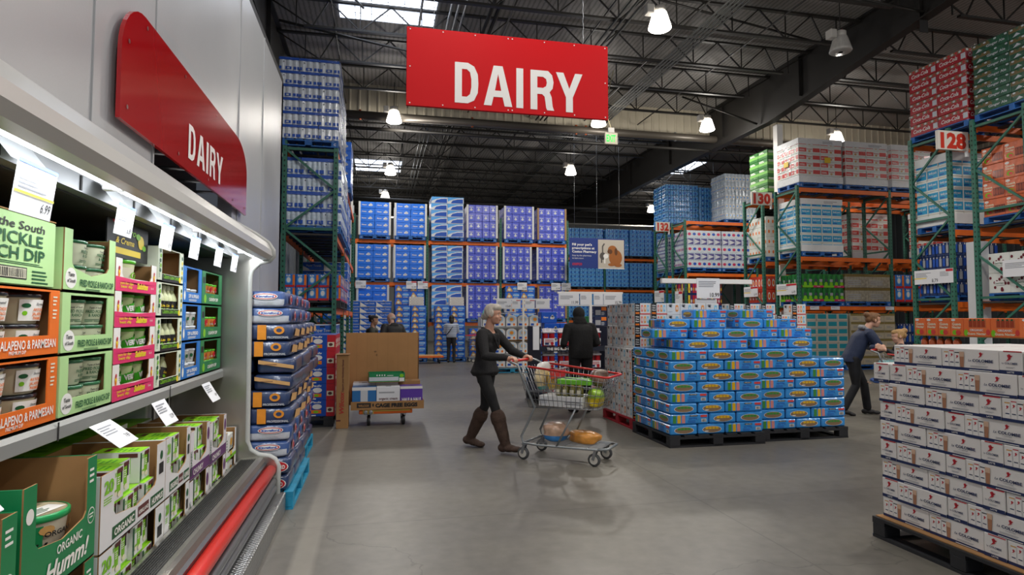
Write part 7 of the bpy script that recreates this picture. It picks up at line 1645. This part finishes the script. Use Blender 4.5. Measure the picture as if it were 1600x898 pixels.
def headparts(b, h, yaw, tilt, s=1.0):
    """skull, jaw, nose, ears in one surface; h = head centre; returns its frame"""
    M = TR(Vector(h)) @ RZ(yaw) @ RY(tilt) @ Matrix.Scale(s, 4)
    def E(c, r, rot=None): b.ell((0, 0, 0), r, b.m, 16, 12, M @ TR(Vector(c)) @ (rot or Matrix()))
    E((-.012, 0, .025), (.096, .075, .09)); E((.02, 0, -.03), (.068, .06, .082)); E((.045, 0, -.085), (.034, .033, .024)); E((.02, 0, -.075), (.055, .05, .035), RY(.25))
    E((.066, 0, .022), (.02, .046, .012)); E((.086, 0, -.022), (.017, .0115, .012)); E((.077, 0, -.002), (.012, .0085, .026), RY(-.3)); E((.082, 0, -.022), (.01, .018, .008))
    for y in (-1, 1): E((.055, y*.036, -.03), (.022, .022, .022)); E((-.012, y*.075, -.012), (.02, .009, .032), RZ(-.3*y))
    E((.074, 0, -.053), (.012, .022, .007)); E((.072, 0, -.064), (.012, .019, .007))
    return M
def face_details(t, M, lipm, eyem='3a4a55', org=(0, 0, 0)):
    for y in (-1, 1):
        e = MB(); e.ell((0, 0, 0), (.009, .0115, .0058), mat('eye_white', 'd8d2cb', rough=.3), 10, 8, M @ TR((.0675, y*.03, .002))); e.ell((0, 0, 0), (.004, .0048, .005), mat('iris_'+eyem, eyem, rough=.2), 8, 6, M @ TR((.0745, y*.03, .002)))
        part('eye', e, t)
        w_ = MB(); w_.ell((0, 0, 0), (.006, .02, .0035), mat('eyebrow', '7a6a5c', rough=.8), 10, 6, M @ TR((.081, y*.032, .026)) @ RX(-.15*y)); part('eyebrow', w_, t)
    l = MB(); l.ell((0, 0, 0), (.006, .021, .0055), lipm, 10, 6, M @ TR((.083, 0, -.053))); l.ell((0, 0, 0), (.006, .018, .006), lipm, 10, 6, M @ TR((.081, 0, -.064))); part('mouth', l, t)
def shoe(b, an, yaw, L=.25, w=.045, hgt=.05, pitch=0, k=1):
    M = TR(Vector(an)) @ RZ(yaw) @ RY(pitch)
    for c, r in (((-.035, 0, -.05), (.055, w*.85, .045)), ((.05, 0, -.058), (.08, w*.95, .036)), ((.13, 0, -.066), (.06, w, .028)), ((.0, 0, -.02), (.045, w*.8, .05))): b.ell((0, 0, 0), tuple(q*k for q in r), b.m, 14, 8, M @ TR(c))
def person(label, loc, rz, J, skin, clothes, hairf, voxel=.007, cv=.009, lip='b5766a', hs=1.0, eye='3a4a55', details=True):
    """J: joints in the person's own frame (x forward, y left, z up)"""
    t = thing('person', label, 'person', loc, rz)
    sk = mat('skin_'+skin, skin, rough=.5, var=.04, vscale=8); b = Body(sk)
    b.loft(torso_secs(J, -.022), n=20)
    M = headparts(b, J['head'], J.get('yaw', 0), J.get('tilt', 0), hs)
    b.limb([J['neck']-V(0, 0, .02)*hs, J['neck'].lerp(J['head'], .5)-V(.01, 0, 0), J['head']+V(-.015, 0, -.04)*hs], [.056*hs, .05*hs, .052*hs])
    for s, q in ((1, 'l'), (-1, 'r')):
        sh, el, ha = J['sh_'+q], J['el_'+q], J['ha_'+q]; k = J.get('limb', 1)
        b.limb([J['neck']+V(0, s*.05, -.04), sh, el, ha], [.04*k, .044*k, .034*k, .023*k], 12, 5)
        if J.get('hand_'+q): hand(b, ha, (ha-el), s, *J['hand_'+q])
        hp, kn, an = J['hip_'+q], J['kn_'+q], J['an_'+q]
        b.limb([hp, hp.lerp(kn, .4), kn, kn.lerp(an, .3), an], [.078*k, .068*k, .046*k, .047*k, .032*k], 14, 4); shoe(b, an, J.get('foot_'+q, 0), w=.036, pitch=J.get('pitch_'+q, 0), k=.62*J.get('foot_k', 1))
    obj('body', blend(b, voxel), t)
    if details: face_details(t, M, mat('lip_'+lip, lip, rough=.5), eye)
    for nm, fn, vx in clothes:
        c = fn(J)
        obj(nm, blend(c, vx or cv) if isinstance(c, Body) else c.mesh(nm), t)
    hairf(t, J, M)
    return t
def sleeves(b, J, r, cut=1.0, g=0):
    for s, q in ((1, 'l'), (-1, 'r')):
        sh, el, ha = J['sh_'+q], J['el_'+q], J['ha_'+q]; w_ = el.lerp(ha, cut)
        b.limb([J['neck']+V(0, s*.06, -.055), sh+V(0, 0, -.005), el, w_], [.05+g, .062*r+g, .05*r+g, .036*r+g], 14, 5)
def trousers(m, r=1.0, cuff=.97, low=.034):
    def f(J):
        b = Body(m); b.loft(torso_secs(J, .004, up=.32))
        for q in 'lr':
            hp, kn, an = J['hip_'+q], J['kn_'+q], J['an_'+q]
            b.limb([hp+V(0, 0, .03), hp.lerp(kn, .4), kn, kn.lerp(an, .35), kn.lerp(an, cuff)], [.094*r, .083*r, .058*r, .058*r, low*r+.012], 16, 5)
        return b
    return f
M_BLKKNIT = mat('black_knit', '1b1a1b', rough=.85, bump=.3, bscale=90); M_BLKLEG = mat('black_leggings', '141415', rough=.8); M_BOOT = mat('brown_suede', '46342a', rough=.9, bump=.3, bscale=60, var=.15, vscale=18)
JW = dict(pel=V(-.05, 0, .9), neck=V(.0, 0, 1.385), head=V(.065, 0, 1.545), yaw=.1, tilt=.05, build=.93, limb=.92,
          sh_l=V(.0, .165, 1.33), sh_r=V(.0, -.165, 1.33), el_l=V(.17, .25, 1.12), el_r=V(.1, -.255, 1.08), ha_l=V(.355, .19, 1.065), ha_r=V(.345, -.19, 1.065),
          hip_l=V(-.05, .085, .87), hip_r=V(-.04, -.085, .87), kn_l=V(-.1, .085, .48), kn_r=V(.13, -.085, .5), an_l=V(-.29, .08, .115), an_r=V(.26, -.08, .115),
          foot_l=0, foot_r=-.05, pitch_l=.12, pitch_r=-.08, hand_l=('grip', (.42, .19, 1.035)), hand_r=('grip', (.42, -.19, 1.035)))
def sweater(J):
    b = Body(M_BLKKNIT); b.loft(torso_secs(J, .012, z0=-.13, up=.9, hemflare=.03)); sleeves(b, J, 1.05, .93); b.limb([J['pel']+V(.02, -.1, -.1), J['pel']+V(.03, -.12, .0)], [.06, .06], 12, 3)
    for s in (1, -1): b.E(J['pel'].lerp(J['neck'], .6)+V(.045, s*.062, 0), (.06, .07, .08)); b.limb([J['neck']+V(-.04, s*.08, .0), J['neck']+V(.045, s*.082, -.03), J['neck']+V(.1, s*.054, -.09), J['neck']+V(.128, s*.006, -.225)], [.018, .017, .013, .012], 10, 4)
    return b
def vneck(J):
    b = MB(); sk = MATS['skin_c9987f']; vs = []; n = 8; pr = [(-.225, .137), (-.135, .129), (-.085, .117), (-.045, .104), (.01, .07)]
    for i in range(n+1):
        q = i/n; z = -.225+.235*q; w_ = .008+.07*q; x = next(x0+(x1-x0)*(z-z0)/(z1-z0) for (z0, x0), (z1, x1) in zip(pr, pr[1:]) if z <= z1+1e-6)
        for k in range(5): u = k/4*2-1; vs.append(J['neck']+V(x-(u*w_)**2/.24, u*w_, z))
    b.add(vs, [(i*5+k, i*5+k+1, (i+1)*5+k+1, (i+1)*5+k) for i in range(n) for k in range(4)], sk, True); return b
def boots(J):
    b = Body(M_BOOT)
    for q in 'lr':
        kn, an = J['kn_'+q], J['an_'+q]; b.limb([kn.lerp(an, .3), kn.lerp(an, .5), kn.lerp(an, .75), an+V(0, 0, -.01)], [.082, .076, .068, .056], 16, 5); shoe(b, an, J['foot_'+q], w=.06, pitch=J['pitch_'+q], k=1.14); b.ell((0, 0, 0), (.06, .055, .06), b.m, 14, 8, TR(an) @ TR((.0, 0, -.01)))
        b.limb([kn.lerp(an, .25), kn.lerp(an, .36)], [.086, .088], 16, 3)
    return b
def hair_woman(t, J, M):
    m = mat('silver_hair', 'b9b1a4', rough=.6, bump=.6, bscale=70, stretch=(1, 1, .15), var=.2, vscale=30)
    b = Body(m)
    for c, r in (((-.028, 0, .04), (.095, .083, .087)), ((.02, 0, .075), (.07, .072, .05)), ((-.085, 0, -.01), (.045, .06, .06)), ((-.02, .068, .01), (.05, .018, .05)), ((-.02, -.068, .01), (.05, .018, .05)), ((-.125, 0, -.03), (.035, .035, .04))): b.ell((0, 0, 0), r, m, 16, 10, M @ TR(c))
    obj('hair', blend(b, .007), t)
    s = MB(); P = [M @ Vector((-.115, .033*math.cos(a), .005+.033*math.sin(a))) for a in [i*2*PI/14 for i in range(14)]]; s.tube(P, .014, mat('teal_scrunchie', '6fb8b4', rough=.8, bump=.4, bscale=80), 8, closed=True); part('scrunchie', s, t)
WX, WY, _ = inC(CX, CY, CR, -.52, 0, 0)
person('older woman with silver hair and black clothes pushing the loaded cart', (WX, WY, 0), CR, JW, 'c9987f',
       [('leggings', trousers(M_BLKLEG, .93, .9, .03), None), ('sweater', sweater, None), ('boots', boots, None)], hair_woman, voxel=.0055, cv=.008)
# hooded man seen from behind
JM = dict(pel=V(-.02, 0, .92), neck=V(.03, 0, 1.42), head=V(.09, 0, 1.555), yaw=0, tilt=.25, build=1.12, limb=1.05,
          sh_l=V(.02, .2, 1.37), sh_r=V(.02, -.2, 1.37), el_l=V(-.02, .29, 1.1), el_r=V(-.02, -.29, 1.1), ha_l=V(.2, .22, 1.05), ha_r=V(.2, -.22, 1.05),
          hip_l=V(-.02, .1, .9), hip_r=V(-.02, -.1, .9), kn_l=V(.02, .11, .48), kn_r=V(.0, -.11, .48), an_l=V(-.05, .12, .1), an_r=V(-.03, -.12, .1), foot_l=.15, foot_r=-.15, hand_l=('relax',), hand_r=('relax',))
M_HOOD = mat('black_fleece', '161617', rough=.9, bump=.3, bscale=40); M_SHOEB = mat('black_shoe', '1a1a1c', rough=.6)
def hoodie(m, hood=True, g=.02, rs=1.1):
    def f(J):
        b = Body(m); b.loft(torso_secs(J, g, z0=-.13, up=.97, boxy=2)); sleeves(b, J, rs, .97, .004)
        if hood:
            h = J['head']; b.E(h+V(-.025, 0, .02), (.115, .1, .115)); b.E(h+V(-.05, 0, -.08), (.1, .11, .08)); b.E(h+V(-.08, 0, -.12), (.07, .12, .06))
        return b
    return f
def shoes(m, w=.05):
    def f(J):
        b = Body(m)
        for q in 'lr': shoe(b, J['an_'+q], J.get('foot_'+q, 0), w=w, pitch=J.get('pitch_'+q, 0))
        return b
    return f
def nohair(t, J, M): pass
person('man in a black hooded sweatshirt standing with his back turned before the red cups', (3.2, 9.35, 0), PI/2+.05, JM, 'b98a70', [('trousers', trousers(mat('black_trousers', '17181b', rough=.8), 1.12, .98, .05), None), ('hooded_sweatshirt', hoodie(M_HOOD), None), ('shoes', shoes(M_SHOEB), None)], nohair, voxel=.009, cv=.011, hs=1.02, details=False)
# mother leaning on a cart, child in its seat
MX, MY, MR = 7.38, 8.12, math.radians(-22)
C2R = math.radians(-62); HX, HY = 7.29, 7.70          # middle of the second cart's handle
C2X, C2Y = HX+.1*math.cos(C2R), HY+.1*math.sin(C2R)
def toM(x, y, z): dx, dy = x-MX, y-MY; return V(dx*math.cos(MR)+dy*math.sin(MR), -dx*math.sin(MR)+dy*math.cos(MR), z)
GL = toM(HX-.17*math.sin(C2R), HY+.17*math.cos(C2R), 1.035); GR = toM(HX+.02*math.sin(C2R), HY-.02*math.cos(C2R), 1.035)
JL = dict(pel=V(-.14, 0, .88), neck=V(.08, 0, 1.33), head=V(.2, 0, 1.475), yaw=.1, tilt=.12, build=1.0, limb=1.0,
          sh_l=V(.06, .175, 1.275), sh_r=V(.06, -.175, 1.275), el_l=V(.22, .26, 1.05), el_r=V(.2, -.23, 1.03), ha_l=GL+V(-.07, 0, .03), ha_r=GR+V(-.07, 0, .03),
          hip_l=V(-.14, .09, .86), hip_r=V(-.14, -.09, .86), kn_l=V(.06, .09, .48), kn_r=V(-.12, -.09, .47), an_l=V(.1, .09, .1), an_r=V(-.3, -.09, .12), foot_l=0, foot_r=0, pitch_r=.25, hand_l=('grip', GL), hand_r=('grip', GR))
M_JACK = mat('navy_jacket', '1b2845', rough=.65, bump=.35, bscale=14)
def hair_bun(col):
    def f(t, J, M):
        m = mat('hair_'+col, col, rough=.6, bump=.6, bscale=70, var=.25, vscale=30); b = Body(m)
        for c, r in (((-.03, 0, .035), (.095, .08, .083)), ((.015, 0, .07), (.07, .068, .045)), ((-.09, 0, .0), (.04, .06, .055)), ((-.115, 0, .07), (.05, .05, .045)), ((-.02, .066, .0), (.045, .015, .045)), ((-.02, -.066, .0), (.045, .015, .045))): b.ell((0, 0, 0), r, m, 16, 10, M @ TR(c))
        obj('hair', blend(b, .008), t)
    return f
def scarfgrey(J):
    b = Body(mat('grey_hood', '8a8d92', rough=.85)); n = J['neck']; b.limb([n+V(-.05, .06, .02), n+V(.05, .07, -.04), n+V(.09, .02, -.14)], [.03, .03, .02], 10, 4); b.limb([n+V(-.05, -.06, .02), n+V(.05, -.07, -.04), n+V(.09, -.02, -.14)], [.03, .03, .02], 10, 4); b.limb([n+V(-.06, .07, .03), n+V(-.08, 0, .03), n+V(-.06, -.07, .03)], [.035, .04, .035], 10, 4); return b
def logo_m(J):
    b = MB(); F = Fr(J['sh_r']+V(.13, .0, -.07), (.3, -.3, .05), (-.2, 0, 1)); b.poly(F, [(0, 0), (.012, .012), (.045, .028), (.012, .004)], M_WHITE, .012); return b
person('woman in a navy jacket with tied-up brown hair leaning over a cart', (MX, MY, 0), MR, JL, 'cf9f86', [('trousers', trousers(mat('black_track_trousers', '16171b', rough=.7), 1.05, .98, .045), None), ('jacket', hoodie(M_JACK, False, .025, 1.18), None), ('inner_hood', scarfgrey, None), ('jacket_mark', logo_m, None), ('shoes', shoes(mat('black_sneaker', '1b191b', rough=.6)), None)], hair_bun('7a5636'), voxel=.007)
b = MB()
shopping_cart('wire shopping cart carrying a small child behind the latte cartons', C2X, C2Y, C2R)
JC = dict(foot_k=.5, pel=V(0, 0, .775), neck=V(.0, 0, 1.06), head=V(.03, 0, 1.17), yaw=.1, tilt=.2, build=.62, limb=.66,
          sh_l=V(.01, .11, 1.02), sh_r=V(.01, -.11, 1.02), el_l=V(.08, .15, .9), el_r=V(.08, -.15, .9), ha_l=V(.2, .09, .97), ha_r=V(.2, -.09, .97),
          hip_l=V(.03, .06, .77), hip_r=V(.03, -.06, .77), kn_l=V(.24, .075, .77), kn_r=V(.24, -.075, .77), an_l=V(.28, .08, .55), an_r=V(.28, -.08, .55), hand_l=('relax',), hand_r=('relax',))
def kidt(J):
    b = Body(mat('aqua_leggings', '8fc4c6', rough=.8)); b.loft(torso_secs(J, .01, up=.3))
    for q in 'lr': b.limb([J['hip_'+q], J['kn_'+q], J['kn_'+q].lerp(J['an_'+q], .8)], [.062, .048, .034], 12, 4)
    return b
def kids(J):
    b = Body(mat('kid_sneaker_blue', '3a5a9a', rough=.6))
    for q in 'lr': M = TR(J['an_'+q]); b.ell((0, 0, 0), (.075, .035, .035), b.m, 12, 8, M @ TR((.04, 0, -.03))); b.ell((0, 0, 0), (.035, .033, .04), b.m, 12, 8, M)
    return b
def kidj(J):
    b = Body(mat('kid_black_jacket', '1d1d20', rough=.6, bump=.3, bscale=20)); b.loft(torso_secs(J, .012, z0=-.1, up=.97))
    for s, q in ((1, 'l'), (-1, 'r')): b.limb([J['neck']+V(0, s*.03, -.03), J['sh_'+q], J['el_'+q], J['ha_'+q]-V(.02, 0, 0)], [.04, .048, .04, .03], 12, 4)
    return b
kx, ky, _ = inC(C2X, C2Y, C2R, .2, 0, 0)
person('small blond child in a dark jacket sitting in the cart seat', (kx, ky, .07), C2R+PI+.5, JC, 'd6a68c', [('leggings', kidt, None), ('jacket', kidj, None), ('shoes', kids, None)], hair_bun('b08a56'), voxel=.007, cv=.008, hs=.88)
for i, (f, l, z, c, lab) in enumerate(((.55, 0, .58, '8a6d6a', 'crumpled dusky bag in the cart of the mother and child'), (.75, .02, .585, 'b9b2a6', 'pale bag at the front of the cart of the mother and child'))):
    solo('grocery_bag', sack(.17, .3, .24, wrapped('bag'+c, c, var=.3), 60+i), lab, 'bag', inC(C2X, C2Y, C2R, f, l, z), C2R)
b = MB(); b.cbox(0, -.19, 0, .5, .19, .22, M_WCARD, .005); b.rect(front(0, -.19, 0), .04, .06, .12, .14, I_GRY); solo('food_case', b, 'white carton on the lower rack of the cart carrying the child', 'carton', inC(C2X, C2Y, C2R, .2, 0, .192), C2R)
# person at the tissue stacks
JG = dict(pel=V(0, 0, .9), neck=V(0, 0, 1.34), head=V(.03, 0, 1.49), yaw=.2, tilt=.1, build=.95, limb=.95, sh_l=V(0, .17, 1.28), sh_r=V(0, -.17, 1.28), el_l=V(.05, .22, 1.05), el_r=V(.05, -.22, 1.05), ha_l=V(.22, .15, 1.12), ha_r=V(.22, -.12, 1.12), hip_l=V(0, .08, .88), hip_r=V(0, -.08, .88), kn_l=V(.02, .09, .47), kn_r=V(.02, -.09, .47), an_l=V(-.03, .1, .1), an_r=V(-.03, -.1, .1), hand_l=('relax',), hand_r=('relax',))
def stripes():
    m = mat('striped_puffer', 'a9b4c6', rough=.6); nt = m.node_tree; N = nt.nodes; L = nt.links; tc = N.new('ShaderNodeTexCoord'); wv = N.new('ShaderNodeTexWave'); wv.bands_direction = 'Z'; wv.inputs['Scale'].default_value = 5
    cr = N.new('ShaderNodeValToRGB'); cr.color_ramp.elements[0].color = lin('8797b4'); cr.color_ramp.elements[1].color = lin('c4cad4'); L.new(tc.outputs['Object'], wv.inputs['Vector']); L.new(wv.outputs['Fac'], cr.inputs['Fac']); L.new(cr.outputs['Color'], N['Principled BSDF'].inputs['Base Color']); return m
M_STR = stripes()
def longhair(t, J, M):
    m = mat('hair_black', '17130f', rough=.5); b = Body(m)
    for c, r in (((-.03, 0, .03), (.1, .085, .09)), ((-.08, 0, -.08), (.05, .075, .12)), ((-.02, .07, -.03), (.05, .02, .09)), ((-.02, -.07, -.03), (.05, .02, .09))): b.ell((0, 0, 0), r, m, 14, 10, M @ TR(c))
    obj('hair', blend(b, .01), t)
def strap(J):
    b = MB(); n = J['neck']; b.tube([n+V(0, -.1, -.02), n+V(-.13, -.06, -.12), n+V(-.145, .08, -.32), n+V(-.06, .17, -.42)], .016, M_INK, 6); return b
person('person with black hair in a striped grey puffer facing the blue tissue packs', (2.48, 20.75, 0), PI/2-.2, JG, 'b98a70', [('trousers', trousers(mat('dark_grey_trousers', '222328', rough=.8), 1.0, .97, .04), None), ('puffer_jacket', hoodie(M_STR, False, .03, 1.15), None), ('bag_strap', strap, None), ('shoes', shoes(M_SHOEB), None)], longhair, voxel=.012, cv=.014, details=False)
shopping_cart('small-looking shopping cart beside the person at the tissue packs', 3.98, 20.9, math.radians(190))
b = sack(.3, .35, .25, wrapped('cart_load_red', '8a2a2a', var=.4), 71); solo('grocery_bag', b, 'dark red bag in the cart at the tissue packs', 'bag', inC(3.98, 20.9, math.radians(190), .5, 0, .575), 0)
t = thing('flat_cart', 'orange flatbed cart with wooden deck before the tissue stacks', 'cart', (1.22, 20.2, 0), .03)
b = MB(); b.cbox(0, 0, .2, .95, .6, .26, M_RACKO, .006); b.box(.02, .02, .26, .93, .58, .275, mat('deck_wood', 'c9a46e', rough=.7)); part('platform', b, t)
for x in (.12, .83):
    for y in (.1, .5): c = obj('caster', wm_, t, (x, y, .07)); obj('caster_fork', fm, c)
# couple behind the cardboard sheet
JH = dict(JM, head=V(.12, 0, 1.5), neck=V(.06, 0, 1.37), tilt=.2, yaw=.6)
for k in ('sh_l', 'sh_r'): JH[k] = JM[k]+V(.03, 0, -.05)
def bald(t, J, M):
    m = mat('hair_white_fringe', 'b5aaa0', rough=.8); b = Body(m)
    for c, r in (((-.055, 0, .0), (.06, .078, .045)), ((-.03, .066, -.005), (.04, .014, .035)), ((-.03, -.066, -.005), (.04, .014, .035))): b.ell((0, 0, 0), r, m, 14, 8, M @ TR(c))
    obj('hair', blend(b, .009), t)
def jhood(J):
    b = hoodie(mat('black_jacket', '1a1a1b', rough=.7), False, .03, 1.2)(J); b.E(J['neck']+V(-.1, 0, -.02), (.06, .11, .06)); return b
person('balding man in a black jacket behind the cardboard sheet', (.36, 13.8, 0), PI/2+.5, JH, 'c49a84', [('trousers', trousers(mat('black_trousers', '17181b'), 1.1, .98, .05), None), ('jacket', jhood, None), ('shoes', shoes(M_SHOEB), None)], bald, voxel=.01, cv=.012, details=False)
JF = dict(JG, yaw=-.3, head=V(.04, 0, 1.455), neck=V(0, 0, 1.3))
for k in ('sh_l', 'sh_r'): JF[k] = JG[k]+V(0, 0, -.04)
person('dark-haired woman in a dark green jacket facing the balding man', (-.1, 14.35, 0), -.15, JF, 'b08468', [('trousers', trousers(mat('dark_grey_trousers', '222328'), 1.0, .97, .04), None), ('jacket', hoodie(mat('dark_green_jacket', '2a2f28', rough=.6, bump=.3, bscale=15), False, .03, 1.2), None), ('shoes', shoes(M_SHOEB), None)], hair_bun('1d1713'), voxel=.009, cv=.012)
